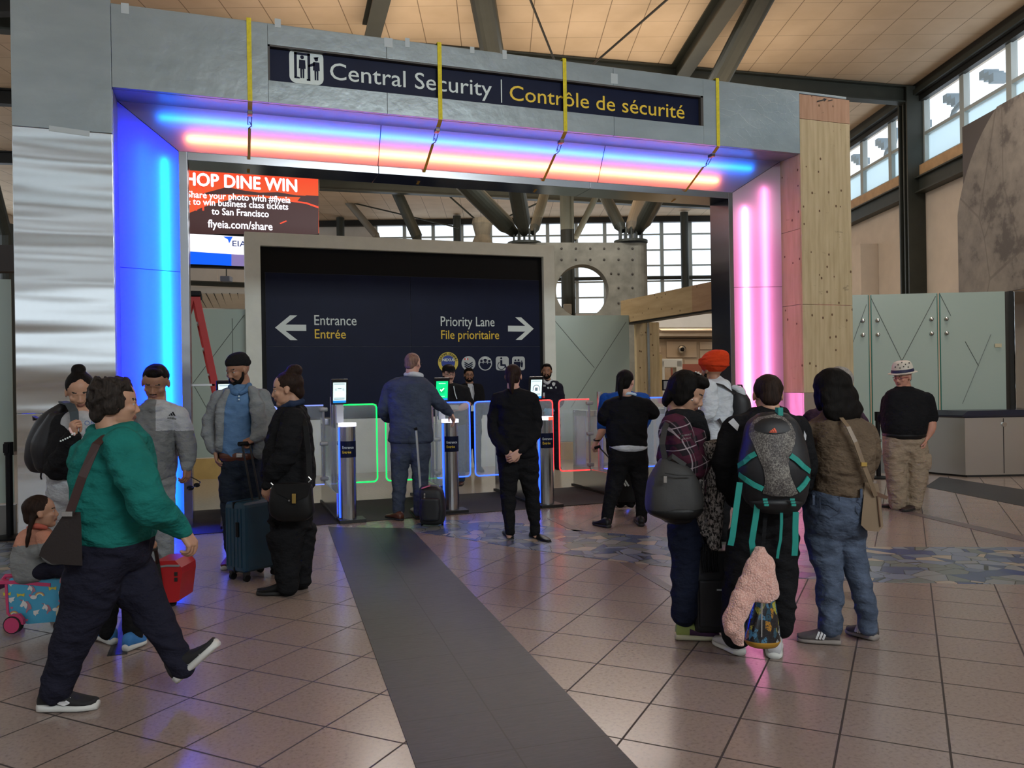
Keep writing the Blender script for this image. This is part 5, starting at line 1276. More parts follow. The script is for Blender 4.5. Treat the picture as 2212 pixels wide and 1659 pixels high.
    def glasses(s, m=None):
        hd = s.hd; m_ = MB()
        for q in (-1, 1):
            m_.tube([hd.P(q*.135+.085*math.cos(t), .375, .50+.06*math.sin(t)) for t in [2*PI*i/14 for i in range(15)]], .009*hd.h, 6); m_.tube([hd.P(q*.22, .37, .52), hd.P(q*.36, .2, .53), hd.P(q*.365, -.03, .52)], .011*hd.h, 6)
        m_.tube([hd.P(-.05, .385, .51), hd.P(.05, .385, .51)], .01*hd.h, 6); return m_.build('glasses', m or M_BLK, s.root)

from mathutils.bvhtree import BVHTree
def bvh(o):
    me = o.data; org = ORG[o.name]; return BVHTree.FromPolygons([v.co+org for v in me.vertices], [list(p.vertices) for p in me.polygons])
def decal(name, polys, target, m, parent, lift=.003, sub=0):
    """flat mark lying on a garment: outline points are found on its surface"""
    tr = bvh(target) if not isinstance(target, BVHTree) else target; V = []; F = []
    for poly in polys:
        P_ = []; small = max(q[0] for q in poly)-min(q[0] for q in poly) < 45
        if small:
            hits = [(x, y, depth(h_[0])) for x, y in poly for h_ in [tr.ray_cast(C0, _d(x, y).normalized())] if h_[0] is not None]
            if len(hits) < 3: continue
            A_ = np.array([(x, y, 1) for x, y, z in hits]); zz = np.array([z for x, y, z in hits]); co_ = np.linalg.lstsq(A_, zz, rcond=None)[0]
            up_ = max(0.0, float((A_ @ co_-zz).max())); idx = []
            for x, y in poly: idx.append(len(V)); V.append(C0+_d(x, y)*(float(co_ @ np.array([x, y, 1]))-up_-lift))
            F.append(idx); continue
        for i, (x, y) in enumerate(poly):
            x2, y2 = poly[(i+1) % len(poly)]; P_.append((x, y))
            for k_ in range(sub): t = (k_+1)/(sub+1); P_.append((x+(x2-x)*t, y+(y2-y)*t))
        idx = []
        for x, y in P_:
            d = _d(x, y).normalized(); h_ = tr.ray_cast(C0, d)
            if h_[0] is None:
                z_ = [p for p in P_ if tr.ray_cast(C0, _d(*p).normalized())[0] is not None]
                if not z_: continue
                q = min(z_, key=lambda p: (p[0]-x)**2+(p[1]-y)**2); h0 = tr.ray_cast(C0, _d(*q).normalized()); pos = C0+_d(x, y)*(depth(h0[0])-lift*1.5)
            else: pos = h_[0]-d*lift
            idx.append(len(V)); V.append(pos)
        if len(idx) > 2: F.append(idx)
    # face the viewer side of the cloth
    F2 = []
    for f in F:
        a, b, c = V[f[0]], V[f[len(f)//3]], V[f[2*len(f)//3]]; nn = (b-a).cross(c-a); F2.append(f if nn.dot(C0-a) > 0 else f[::-1])
    return link(name, V, F2, m, parent)
def decal_text(s_, px, py, cap, width, target, m, parent, ang=0, name='lettering', bold=0):
    V, F = _txt(s_); x0 = min(v.x for v in V); x1 = max(v.x for v in V); tr = bvh(target); ca, sa = math.cos(rad(ang)), math.sin(rad(ang)); out = []
    z0 = None
    for v in V:
        a = (v.x-x0)/(x1-x0)*width; b = -v.y/CAP*cap; x, y = px+a*ca-b*sa, py+a*sa+b*ca
        d = _d(x, y).normalized(); h_ = tr.ray_cast(C0, d)
        pos = h_[0]-d*.004 if h_[0] is not None else (C0+_d(x, y)*z0 if z0 else W(x, y, 5))
        if h_[0] is not None: z0 = depth(pos)
        out.append(pos)
    return link(name, out, F, m, parent)
def paint(o, mats, fn):
    """colour blocks of a garment, chosen by where a face lies (pixel column/row, depth offset)"""
    me = o.data; org = ORG[o.name]
    for m in mats: me.materials.append(m)
    for p in me.polygons:
        c = p.center+org; d = c-C0; z = d.dot(fv); i = fn(1106+FPX*d.dot(rv)/z, 829.5-FPX*d.dot(uv)/z, z, p.normal)
        if i: p.material_index = i
C_BLACK = cloth('black_cloth', (.010, .010, .011)); C_BLACK2 = cloth('black_knit', (.008, .008, .009), fold=.35); C_NAVY = cloth('navy_cloth', (.014, .014, .024)); C_TEAL = cloth('teal_fleece', (.012, .135, .115), fold=.55)
C_GREY = cloth('grey_marl', (.20, .21, .21)); C_LGREY = cloth('light_grey_marl', (.34, .35, .36)); C_DGREY = cloth('mid_grey_marl', (.145, .15, .15)); C_BLUE = cloth('blue_polo', (.09, .17, .30), fold=.3); C_CARD = cloth('grey_cardigan', (.18, .195, .20))
C_JEAN = cloth('dark_jeans', (.018, .024, .036)); C_JEANB = cloth('faded_jeans', (.066, .085, .125), var=.4); C_SUIT = cloth('grey_blue_suit', (.050, .062, .092), fold=.4); C_BROWN = cloth('brown_jacket', (.105, .075, .050), fold=.7); C_KHAKI = cloth('khaki_cargo', (.26, .20, .14), fold=.7)
C_WHITE = cloth('white_shirt', (.50, .53, .56), fold=.5); C_RBLUE = cloth('royal_blue_shirt', (.01, .055, .25)); C_DJEAN = cloth('indigo_jeans', (.011, .014, .028)); C_HOOD = cloth('charcoal_hoodie', (.014, .014, .015))
L_BLACK = mat('black_leather', (.008, .008, .008), .45, 0, .2, bump=.15, bscale=80); L_BROWN = mat('brown_leather', (.09, .028, .016), .35); M_SOLEW = mat('white_sole', (.52, .52, .49), .6); M_SOLEB = mat('black_sole', (.012, .012, .012), .7); M_WSTRIPE = mat('shoe_white', (.55, .55, .55), .6)
R3 = (rv, fv, uv)
# ================================================================ THE CROWD
# ---- woman striding in the teal hoodie
q = Per(3.75, 245, 'person in teal hoodie and navy trousers striding to the right in the foreground')
q.head(252, 818, 924, 118, 4)
A1 = [(262, 965, -.16, 41), (300, 1038, -.22, 40), (326, 1094, -.22, 37), (362, 1122, -.12, 29), (392, 1144, -.05, 21)]
A2 = [(250, 965, .16, 36), (225, 1040, .2, 32), (210, 1105, .2, 26), (215, 1150, .12, 18)]
tor = [(925, 222, 298, .09), (948, 192, 312, .15), (985, 176, 320, .20), (1030, 172, 322, .21), (1080, 173, 322, .21), (1130, 166, 324, .21), (1158, 172, 322, .20)]
LG1 = [(208, 1215, -.08, 64), (186, 1310, -.08, 50), (160, 1375, -.08, 40), (138, 1430, -.06, 35), (123, 1488, -.05, 33)]
LG2 = [(262, 1215, .08, 60), (316, 1300, .08, 44), (352, 1368, .08, 33), (397, 1440, .08, 26)]
q.body(SK_TAN, (250, 940, 0), tor, [dict(pts=A1), dict(pts=A2)], [LG1, LG2], [((394, 1146, -.05), (.55, -.82, .1), (-.8, -.5, .2), 1, 42, 1.0)]); q.eyes(); q.hairdo('curly', HR_GREYBR, .008)
q.garment('hoodie', C_TEAL, tor, [A1, A2, [(200, 944, -.05, 14), (232, 958, -.14, 17), (280, 956, -.14, 17), (308, 944, -.04, 14)], [(206, 936, .0, 17), (214, 928, .12, 16), (262, 926, .17, 14)]], extra=[ell(q.p(188, 990, .02), (.06, .13, .09), R3)])
q.garment('trousers', C_NAVY, [(1135, 168, 318, .19), (1180, 160, 318, .20), (1215, 168, 312, .18)], [LG1, LG2])
s_ = shoe(q.root, H(86, 1536), H(211, 1531), mat('black_mesh', (.012, .012, .013), .8), M_SOLEW, .10, .125, .04); decal('curved_mark', [[(104, 1506), (112, 1513), (124, 1517), (140, 1515), (153, 1506), (150, 1520), (138, 1526), (124, 1521)]], s_, M_WSTRIPE, s_)
s_ = shoe(q.root, W(388, 1474, 3.83), W(475, 1394, 3.83), mat('black_mesh', (.012, .012, .013), .8), M_SOLEW, .10, .125, .04); decal('curved_mark', [[(403, 1436), (414, 1433), (426, 1424), (430, 1412), (437, 1419), (436, 1428), (420, 1436)]], s_, M_WSTRIPE, s_)
C_BAGB = mat('brown_black_leather', (.014, .009, .008), .55, bump=.2, bscale=90)
t = empty('shoulder_bag', q.p(130, 1222, -.28), 'dark brown shoulder bag hanging on a strap behind the striding woman in teal', 'bag')
m_ = MB(); m_.loft([[q.p(x, y, -.22+dz) for x, y, dz in ((a[0], a[1], -.07), (b[0], b[1], -.07), (b[0], b[1], .07), (a[0], a[1], .07))] for a, b in (((140, 1107), (174, 1106)), ((118, 1140), (176, 1140)), ((90, 1182), (177, 1188)), ((84, 1200), (178, 1212)), ((112, 1218), (178, 1222)))]); m_.build('bag_body', C_BAGB, t)
MB().ribbon([q.p(150, 1110, -.3), q.p(178, 1030, -.30), q.p(208, 960, -.26), q.p(228, 942, -.16), q.p(252, 934, .06)], fv*.3+rv, .035, .006).build('strap', mat('strap_brown', (.035, .014, .012), .6), t)
MB().box(q.p(146, 1110, -.31), (.045, .01, .02), R3).build('buckle', M_FIT, t)

# ---- mother with the black backpack
q = Per(5.3, 168, 'person with dark bun and grey printed shirt, black backpack on one shoulder')
q.head(173, 806, 885, 28, 22, 4)
A1 = [(140, 915, -.02, 24), (124, 1010, -.14, 25), (140, 975, -.26, 20), (156, 945, -.30, 15)]
A2 = [(206, 915, 0, 21), (216, 985, 0, 19), (212, 1050, -.08, 13)]
tor = [(888, 158, 190, .06), (902, 138, 207, .10), (935, 130, 212, .13), (985, 128, 210, .13), (1025, 118, 206, .14)]
LG1 = [(142, 1090, 0, 34), (140, 1200, 0, 27), (140, 1305, 0, 18)]; LG2 = [(182, 1090, 0, 32), (185, 1200, 0, 26), (185, 1305, 0, 18)]
q.body(SK_TAN, (172, 893, 0), tor, [dict(pts=A1), dict(pts=A2)], [LG1, LG2], [((157, 944, -.30), (.2, .95, -.2), (.5, 0, .8), 1, 72, 1.0), ((212, 1050, -.08), (0, -1, 0), (-1, 0, 0), 1, 25, 1.0)]); q.eyes(True); q.hairdo('bun', HR_BLACK, .002, pos=(0, -.28, 1.03), r=.19)
g_ = q.garment('shirt', C_LGREY, tor, [A2])
decal_text('OM', 182, 918, 10, 24, g_, mat('print_blue', (.10, .16, .34), .8), q.root, 6); decal_text('UNIT', 184, 934, 10, 26, g_, mat('print_blue', (.10, .16, .34), .8), q.root, 4); decal_text('HE', 176, 946, 8, 14, g_, mat('print_grey', (.08, .09, .1), .8), q.root, 4)
q.garment('jacket_sleeve', C_BLACK, None, [A1, [(150, 925, -.05, 22), (140, 975, -.10, 34), (135, 1012, -.10, 26)], [(165, 1005, -.05, 14), (150, 1020, -.12, 18)]])
q.garment('trousers', C_LGREY, [(1020, 112, 206, .15), (1075, 106, 208, .16)], [LG1, LG2])
m_ = MB()
for i in range(7): m_.sphere(q.p(131+5.0*i, 953-2.3*i+ (0 if i < 5 else -3), -.42), .0055, 8)
m_.build('cuff_bead', M_SIGNW, q.root); MB().tube([q.p(150, 925, -.37), q.p(154, 934, -.39), q.p(162, 940, -.38)], .007, 8).build('bracelet', mat('bracelet_pink', (.6, .4, .38), .4), q.root)
for a in ((148, 1322, 130, 1333), (188, 1322, 196, 1335)): shoe(q.root, H(a[0], a[1]), H(a[2]-12, a[3]+8), M_SOLEW, M_SOLEW, .09, .09)
t = empty('backpack', q.p(95, 1015, .1), 'black backpack slung on the shoulder of the person with the dark bun', 'backpack')
vob('pack_body', [rowloft(q.rows([(872, 130, 158, .06, .14), (900, 92, 150, .12, .15), (945, 70, 140, .15, .16), (990, 64, 132, .15, .16), (1012, 72, 122, .12, .16)]), 4, 24), chain([(*q.p(118, 905, .02), .05), (*q.p(100, 960, .02), .09), (*q.p(98, 1000, .02), .07)], 4, 14)], mat('black_nylon', (.008, .008, .010), .55, bump=.3, bscale=40), t, .009, 3)
MB().ribbon([q.p(135, 868, .10), q.p(150, 872, -.05), q.p(160, 890, -.16), q.p(162, 915, -.22), q.p(150, 960, -.1)], rv, .05, .012).build('shoulder_strap', mat('strap_blue_grey', (.03, .045, .055), .6), t)
MB().ribbon([q.p(82, 905, .1), q.p(74, 900, .1), q.p(76, 908, .1)], fv, .04, .01).build('side_strap', C_BAGB, t); MB().tube([q.p(90, 1012, .1), q.p(88, 1030, .1), q.p(90, 1036, .1)], .006, 6).build('strap_tail', C_BAGB, t)

# ---- ride-on unicorn case and the girl on it
ZU = 4.9
t = empty('ride_on_suitcase', H(78, 1366), 'light blue child ride-on suitcase with unicorn and rainbow print and pink wheels', 'suitcase')
def U_(x, y, d=0): return W(x, y, ZU+d)
K_BLUE = mat('case_blue', (.06, .33, .52), .3, var=.06); K_PINK = mat('case_pink', (.50, .05, .14), .35)
out = [(12, 1262), (22, 1250), (36, 1247), (132, 1252), (142, 1258), (143, 1312), (134, 1342), (60, 1348), (36, 1340), (18, 1325)]
m_ = MB(); m_.prism([U_(x, y, -.10) for x, y in out], fv*.26); bd = m_.build('case_shell', K_BLUE, t)
MB().ribbon([U_(x, y, .03) for x, y in ((8, 1268), (10, 1256), (24, 1247), (60, 1246), (100, 1249), (136, 1252))], fv, .27, .02).build('seat_strip', K_PINK, t); MB().tube([U_(10, 1258, -.04), U_(4, 1254, -.04), U_(12, 1244, -.04), U_(40, 1243, -.04)], .012, 8).build('handle', K_PINK, t)
MB().ribbon([U_(x, y, -.101) for x, y in ((14, 1262), (16, 1300), (18, 1325), (28, 1334))], rv, .014, .012).build('edge_trim', K_PINK, t)
for dz in (-.13, .15):
    c = U_(29, 1349, dz); MB().tube([c-fv*.02, c+fv*.02], .045, 24).build('wheel', K_PINK, t); MB().tube([c-fv*.017, c+fv*.017], .052, 24).build('tyre', mat('tyre_black', (.015, .012, .014), .7), t)
    c = U_(128, 1352, dz*.8); MB().tube([c-fv*.012, c+fv*.012], .030, 16).build('caster', M_BLK, t)
    MB().prism([U_(x, y, dz-.012) for x, y in ((20, 1336), (24, 1328), (40, 1327), (49, 1338), (50, 1350), (40, 1347), (34, 1338))], fv*.024).build('wheel_arch', K_PINK, t)
tb = bvh(bd); PW = mat('print_white', (.62, .62, .6), .5); PPK = mat('print_pink', (.50, .12, .2), .5); PYL = mat('print_yellow', (.55, .45, .05), .5); PMV = mat('print_mauve', (.36, .16, .2), .5)
def dpx(zx, zy): return (zx/4.147, 1020+zy/4.147)
def arc(cx, cy, r0, r1, a0, a1, n=10): return [dpx(cx+r1*math.cos(a0+(a1-a0)*i/n), cy-r1*math.sin(a0+(a1-a0)*i/n)) for i in range(n+1)]+[dpx(cx+r0*math.cos(a1-(a1-a0)*i/n), cy-r0*math.sin(a1-(a1-a0)*i/n)) for i in range(n+1)]
for cx, cy, s_ in ((215, 1185, 1.0), (405, 1210, .8), (270, 1040, .7)):
    decal('unicorn_print', [[dpx(cx+x*s_, cy+y*s_) for x, y in ((-38, 15), (-15, -25), (-8, -45), (2, -28), (22, -20), (30, 5), (20, 40), (5, 30), (0, 12), (-20, 25))]], tb, PW, t, .002); decal('unicorn_mane', [[dpx(cx+x*s_, cy+y*s_) for x, y in ((8, -30), (35, -28), (62, 5), (70, 40), (40, 50), (20, 80), (15, 60), (30, 30), (30, 0))]], tb, PMV, t, .003)
    decal('unicorn_horn', [[dpx(cx+x*s_, cy+y*s_) for x, y in ((-18, -28), (-50, -48), (-12, -40))]], tb, PMV, t, .003)
for cx, cy, s_ in ((355, 1120, 1.0), (545, 1230, .9), (125, 1290, 1.0)):
    for r0, r1, m2 in ((42, 50, PMV), (34, 42, PYL), (26, 34, PW)): decal('rainbow_print', [arc(cx, cy, r0*s_, r1*s_, .3, PI)], tb, m2, t, .003)
    decal('cloud_print', [[dpx(cx-55*s_+30*s_*math.cos(a), cy+18*s_*math.sin(a)) for a in [2*PI*i/12 for i in range(12)]]], tb, PW, t, .004)
for cx, cy in ((105, 1215), (270, 1105), (535, 1155), (240, 1325), (160, 1300)): decal('heart_print', [[dpx(cx+x, cy+y) for x, y in ((0, 14), (-14, -2), (-8, -12), (0, -6), (8, -12), (14, -2))]], tb, PPK, t, .003)
for cx, cy in ((470, 1040), (62, 1090), (185, 1100)): decal('butterfly_print', [[dpx(cx+x, cy+y) for x, y in ((0, 5), (-30, 20), (-36, -14), (-8, -6), (0, -12), (8, -6), (36, -16), (32, 16))]], tb, PYL, t, .003)
for cx, cy in ((100, 1150), (320, 1265), (545, 1090), (100, 1000)): decal('wing_print', [[dpx(cx+x, cy+y) for x, y in ((-22, -22), (36, -34), (20, -8), (28, 0), (5, 10), (0, 24), (-20, 8))]], tb, PW, t, .003)
m_ = MB()
for r_, mm in ((.030, 0), (.040, 1), (.050, 2), (.058, 3)):
    m_.cur = mm; m_.tube([U_(152, 1258, -.16)+rv*(r_*math.cos(a))+uv*(r_*math.sin(a)) for a in [PI*1.02-PI*1.25*i/12 for i in range(13)]], .006, 6)
m_.build('rainbow_charm', [PW, PYL, PPK, PMV], t)
q = Per(4.88, 78, 'small child with dark braids in grey and peach hoodie sitting on the unicorn suitcase')
q.head(90, 1070, 1142, 118, -4)
tor = [(1139, 66, 96, .05), (1152, 48, 106, .09), (1180, 37, 110, .11), (1215, 34, 114, .12), (1244, 44, 112, .12)]
A1 = [(96, 1162, -.09, 17), (110, 1198, -.13, 16), (132, 1206, -.12, 13), (146, 1210, -.1, 9)]; A2 = [(92, 1160, .09, 16), (112, 1190, .13, 14), (140, 1206, .1, 9)]
LG1 = [(84, 1235, -.07, 16), (125, 1230, -.10, 16), (152, 1240, -.12, 15), (151, 1285, -.12, 13), (144, 1322, -.12, 11)]; LG2 = [(84, 1235, .08, 16), (125, 1230, .14, 16), (156, 1240, .18, 15), (154, 1285, .18, 16), (150, 1322, .18, 13)]
q.body(SK_TAN, (84, 1148, 0), tor, [dict(pts=A1, wr=.019), dict(pts=A2, wr=.019)], [LG1, LG2], [((146, 1210, -.1), (.9, -.2, 0), (0, -1, .2), 1, 50, .72)], nr=.038); q.eyes(); q.hairdo('braids', HR_DKBR, .003)
g_ = q.garment('hoodie', C_GREY, tor, [A1, A2, [(44, 1178, -.02, 14), (52, 1200, .02, 18), (80, 1190, -.1, 13), (104, 1170, -.06, 10)]]); paint(g_, [cloth('peach_cloth', (.46, .22, .15))], lambda x, y, z, n: 1 if y < 1180-(x-40)*.12 else 0)
q.garment('leggings', C_NAVY, [(1230, 50, 106, .11), (1242, 54, 104, .11)], [LG1, LG2])
q.garment('collar', mat('coral_trim', (.40, .09, .06), .8), None, [[(62, 1140, -.02, 5), (78, 1136, -.07, 6), (98, 1140, -.04, 5)]], .005, 1, (), 0)
shoe(q.root, W(132, 1342, 4.76), W(152, 1336, 4.70), mat('cream_shoe', (.50, .45, .28), .6), M_SOLEW, .07, .075, .02); shoe(q.root, W(146, 1340, 5.06), W(176, 1338, 5.02), mat('cream_shoe', (.50, .45, .28), .6), M_SOLEW, .07, .075, .02)

# ---- child pulling the red trolley, mostly behind the striding woman
q = Per(4.62, 262, 'child in blue trainers pulling the red trolley, mostly hidden behind the person in teal')
q.head(262, 955, 1038, 165, 0)
tor = [(1044, 246, 278, .05), (1056, 228, 298, .09), (1090, 228, 298, .11), (1140, 230, 298, .11), (1170, 230, 300, .11)]
A1 = [(232, 1062, 0, 17), (226, 1110, 0, 15), (232, 1160, -.05, 10)]; A2 = [(294, 1062, .0, 17), (310, 1110, .05, 15), (317, 1156, .02, 11)]
LG1 = [(248, 1190, 0, 26), (238, 1275, 0, 21), (230, 1365, .0, 16)]; LG2 = [(282, 1190, 0, 26), (284, 1280, 0, 22), (288, 1380, 0, 17)]
q.body(SK_BROWN, (262, 1044, 0), tor, [dict(pts=A1, wr=.02), dict(pts=A2, wr=.02)], [LG1, LG2], [((317, 1157, .02), (.25, -.95, 0), (.9, 0, .2), 1, 70, .78)], nr=.04); q.hairdo('short', HR_BLACK)
q.garment('jumper', C_BLACK, tor, [A1, A2]); q.garment('trousers', C_BLACK, [(1165, 230, 300, .11), (1190, 230, 300, .12)], [LG1, LG2])
K_TR = mat('bright_blue_mesh', (.03, .15, .38), .7)
shoe(q.root, H(246, 1393), H(203, 1372), K_TR, M_SOLEW, .08, .10, .035); shoe(q.root, H(271, 1408), H(311, 1390), K_TR, M_SOLEW, .08, .10, .035)
t = empty('trolley_case', H(365, 1303), 'small red trolley case with dark handle beside the person in grey sweats', 'suitcase')
K_RED = mat('trolley_red', (.34, .012, .014), .4, var=.1)
def R_(x, y, d=0): return W(x, y, 5.5+d)
m_ = MB(); m_.prism([R_(x, y, -.09) for x, y in ((326, 1222), (334, 1213), (378, 1211), (392, 1226), (393, 1240), (386, 1298), (380, 1301), (332, 1303), (326, 1296))], fv*.24); m_.build('case_shell', K_RED, t)
MB().ribbon([R_(330, 1226, -.095), R_(360, 1222, -.095), R_(388, 1222, -.095)], uv, .012, .006).build('zip', mat('zip_grey', (.3, .3, .3), .4, .6), t)
MB().tube([R_(340, 1216, -.1), R_(336, 1185, -.25), R_(334, 1176, -.30)], .012, 8).build('handle_rod', M_DARK, t); MB().tube([R_(318, 1187, -.33), R_(338, 1184, -.28)], .018, 10).build('grip', M_DARK, t)
MB().ribbon([R_(336, 1186, -.26), R_(341, 1215, -.105), R_(348, 1262, -.10), R_(352, 1296, -.10)], rv, .022, .008).build('strap', M_DARK, t)
for x in (374, 338): MB().tube([R_(x-1, 1303, -.05), R_(x+1, 1303, -.02)], .020, 12).build('wheel', M_BLK, t)
for k_ in range(2): MB().box(R_(380, 1240+12*k_, -.095), (.02, .004, .025), R3).build('side_vent', M_DARK, t)

# ---- man in grey sweats
q = Per(6.5, 338, 'person in two-tone grey sweatsuit looking down before the blue light panel')
q.head(336, 790, 864, 10, 27, -3, wide=1.05)
A1 = [(386, 897, 0, 20), (399, 945, 0, 20), (406, 980, -.02, 18), (404, 1006, -.05, 12)]; A2 = [(303, 900, 0, 19), (292, 950, 0, 20), (290, 1000, -.08, 12)]
tor = [(870, 314, 362, .09), (882, 300, 388, .14), (905, 299, 386, .17), (950, 299, 379, .18), (1000, 297, 377, .18), (1030, 300, 374, .17)]
LG1 = [(320, 1080, 0, 28), (320, 1140, 0, 23), (324, 1208, 0, 18)]; LG2 = [(353, 1080, 0, 25), (353, 1140, 0, 21), (357, 1208, 0, 17)]
q.body(SK_BROWN, (338, 876, 0), tor, [dict(pts=A1), dict(pts=A2)], [LG1, LG2], [((404, 1008, -.05), (0, -1, -.05), (-.9, 0, .3), 1, 35, 1.05), ((290, 1002, -.08), (.1, -1, 0), (1, 0, 0), -1, 30, 1.0)], nr=.065); q.eyes(True); q.hairdo('short', HR_BLACK, .004)
vob('beard', [q.hd.E((0, .215, .09), (.14, .155, .105)), q.hd.E((0, .345, .305), (.11, .05, .025))], HR_BLACK, q.root, .005, 1)
g_ = q.garment('sweatshirt', C_DGREY, tor, [A1, A2, [(312, 876, -.08, 8), (336, 884, -.13, 9), (360, 876, -.08, 8)]]); paint(g_, [C_LGREY, C_GREY], lambda x, y, z, n: (1 if y < 930 else (2 if x > 388 and y > 998 else 0)) if x > 337 and z < 6.62 else 0)
for i in range(3): decal('logo_bar', [[(364.5+5.4*i, 898), (368.6+5.4*i, 898), (368.6+5.4*i-.6*(3+3*i), 898-(3+3*i)), (364.7+5.4*i-.6*(1.2+3*i), 898-(1.2+3*i))]], g_, M_BLK, q.root)
decal_text('adidas', 361.5, 904.5, 4.6, 19, g_, M_BLK, q.root, 6)
q.garment('trousers', C_GREY, [(1028, 301, 375, .165), (1070, 299, 375, .17)], [LG1, LG2])
for a in ((325, 1232, 312, 1243), (352, 1231, 366, 1243)): shoe(q.root, H(a[0], a[1]-4), H(a[2], a[3]+4), L_BLACK, M_SOLEB, .10, .10)
t = empty('sunglasses', q.p(418, 1042, -.1), 'dark sunglasses dangling from the hand of the man in grey sweats', 'sunglasses')
MB().tube([q.p(412, 1030, -.09), q.p(424, 1036, -.1), q.p(432, 1041, -.1)], .004, 6).build('temple', M_BLK, t); m_ = MB()
m_.add(*ell(q.p(411, 1054, -.12), (.030, .004, .020), R3, 12)); m_.build('lens', M_BLK, t); MB().add(*ell(q.p(425, 1048, -.12), (.026, .004, .018), R3, 12)).build('lens', M_BLK, t); MB().tube([q.p(433, 1041, -.1), q.p(428, 1048, -.12), q.p(403, 1058, -.12)], .004, 6).build('frame', mat('frame_blue', (.02, .03, .12), .3), t)

# ---- man in the black turban with the blue suitcase
q = Per(6.5, 520, 'bearded person in black turban, grey cardigan and blue polo holding the blue suitcase')
hd = q.head(513, 769, 832, -28, 14, 3)
A1 = [(474, 860, 0, 17), (454, 915, 0, 17.5), (455, 945, -.03, 16), (465, 972, -.06, 12)]; A2 = [(568, 858, 0, 17), (580, 912, -.02, 18), (568, 936, -.12, 15), (550, 947, -.2, 11)]
tor = [(836, 502, 540, .07), (846, 486, 556, .11), (880, 482, 552, .15), (930, 480, 552, .155), (982, 478, 563, .15)]
LG1 = [(502, 1040, 0, 28), (505, 1120, 0, 24), (507, 1205, 0, 18)]; LG2 = [(545, 1040, 0, 26), (552, 1125, 0, 20), (553, 1203, 0, 16)]
q.body(SK_BROWN, (518, 842, 0), tor, [dict(pts=A1), dict(pts=A2)], [LG1, LG2], [((465, 973, -.06), (.15, -1, -.05), (.9, .1, .3), -1, 28, 1.05), ((549, 948, -.2), (-.85, -.35, -.1), (0, -.8, .5), -1, 62, 1.0)]); q.eyes(True)
vob('beard', hd.beard(1.08), HR_BLACK, q.root, .005, 1, .002, 60)
vob('turban', [hd.E((0, -.09, .80), (.385, .45, .285), 28), hd.E((0, -.12, .95), (.31, .36, .17), 24), hd.E((0, -.16, .70), (.37, .42, .20), 24)], C_BLACK, q.root, .007, 3)
p_ = q.garment('polo_shirt', C_BLUE, tor); decal('placket', [[(513, 846), (518, 846), (520, 868), (515, 868)]], p_, cloth('blue_collar', (.07, .14, .26)), q.root)
for y in (856, 863): MB().disc(q.p(516.5, y, -.165), -fv, .006, .004, 10).build('button', M_SIGNW, q.root)
q.garment('shirt_collar', cloth('blue_collar', (.07, .14, .26)), None, [[(499, 836, -.05, 5), (504, 845, -.10, 6), (512, 850, -.12, 5)], [(538, 833, -.03, 5), (530, 844, -.10, 6), (521, 850, -.12, 5)]], .005, 1)
q.garment('cardigan', C_CARD, [(842, 482, 566, .07, .05), (856, 470, 576, .09, .06), (920, 466, 574, .10, .06), (975, 468, 570, .10, .06)], [A1, A2, [(492, 848, -.09, 9), (480, 880, -.11, 11), (478, 930, -.11, 12), (476, 968, -.1, 11)], [(545, 844, -.08, 10), (556, 880, -.11, 15), (560, 930, -.12, 16), (561, 980, -.11, 13)]])
q.garment('belt', L_BROWN, [(979, 477, 565, .155), (986, 477, 565, .155)], (), .006, 1, (), 0); MB().box(q.p(517, 984, -.165), (.05, .012, .032), R3, .004).build('buckle', M_FIT, q.root)
q.garment('jeans', C_JEAN, [(990, 477, 564, .15), (1025, 477, 566, .15)], [LG1, LG2])
K_MAR = mat('maroon_mesh', (.10, .008, .02), .7)
shoe(q.root, H(512, 1222), H(564, 1232), K_MAR, M_SOLEW, .10, .12, .035, stripes=M_WSTRIPE); shoe(q.root, H(512, 1212), H(484, 1232), K_MAR, M_SOLEW, .10, .12, .035)
t = empty('suitcase', H(510, 1258), 'dark blue ribbed suitcase with raised handle, held by the person in black turban', 'suitcase')
K_CASE = mat('case_navy', (.012, .045, .075), .35, var=.08)
c0 = H(500, 1254); c0.z = 0; an = rad(-33); sx_ = (rv*math.cos(an)+fv*math.sin(an)); sx_.z = 0; sx_.normalize(); sy_ = Vector((-sx_.y, sx_.x, 0)); AXS = (sx_, sy_, Vector((0, 0, 1)))
cc_ = c0+sx_*.06+sy_*.16
MB().box(cc_+Vector((0, 0, .335)), (.225, .36, .53), AXS, .04).build('case_shell', K_CASE, t)
for k_ in range(9): MB().box(cc_+Vector((0, 0, .115+.055*k_))-sx_*.113, (.012, .30, .03), AXS, .005).build('rib', K_CASE, t)
for k_ in range(5): MB().box(cc_+sx_*(-.08+.04*k_)-sy_*.181+Vector((0, 0, .335)), (.012, .008, .44), AXS, .003).build('rib', K_CASE, t)
MB().box(cc_+sx_*0-sy_*.0+Vector((0, 0, .335)), (.014, .366, .535), AXS, .004).build('zip', M_BLK, t); MB().box(cc_+sx_*.05-sy_*.186+Vector((0, 0, .40)), (.03, .012, .11), AXS, .004).build('latch', M_BLK, t)
for a, b in ((-.08, -.13), (.08, -.13), (-.08, .13), (.08, .13)):
    w0 = cc_+sx_*a+sy_*b+Vector((0, 0, .028)); w_ = MB(); w_.tube([w0-sx_*.013, w0+sx_*.013], .027, 16); w_.build('wheel', M_BLK, t); MB().box(w0+Vector((0, 0, .035)), (.04, .045, .03), AXS, .008).build('wheel_fork', M_DARK, t)
hp = [cc_+sx_*.045+sy_*s_+Vector((0, 0, .59)) for s_ in (-.035, .035)]; tp = [p+Vector((0, 0, .49)) for p in hp]
g0 = W(531, 958, 6.26); off = g0-(tp[0]+tp[1])/2
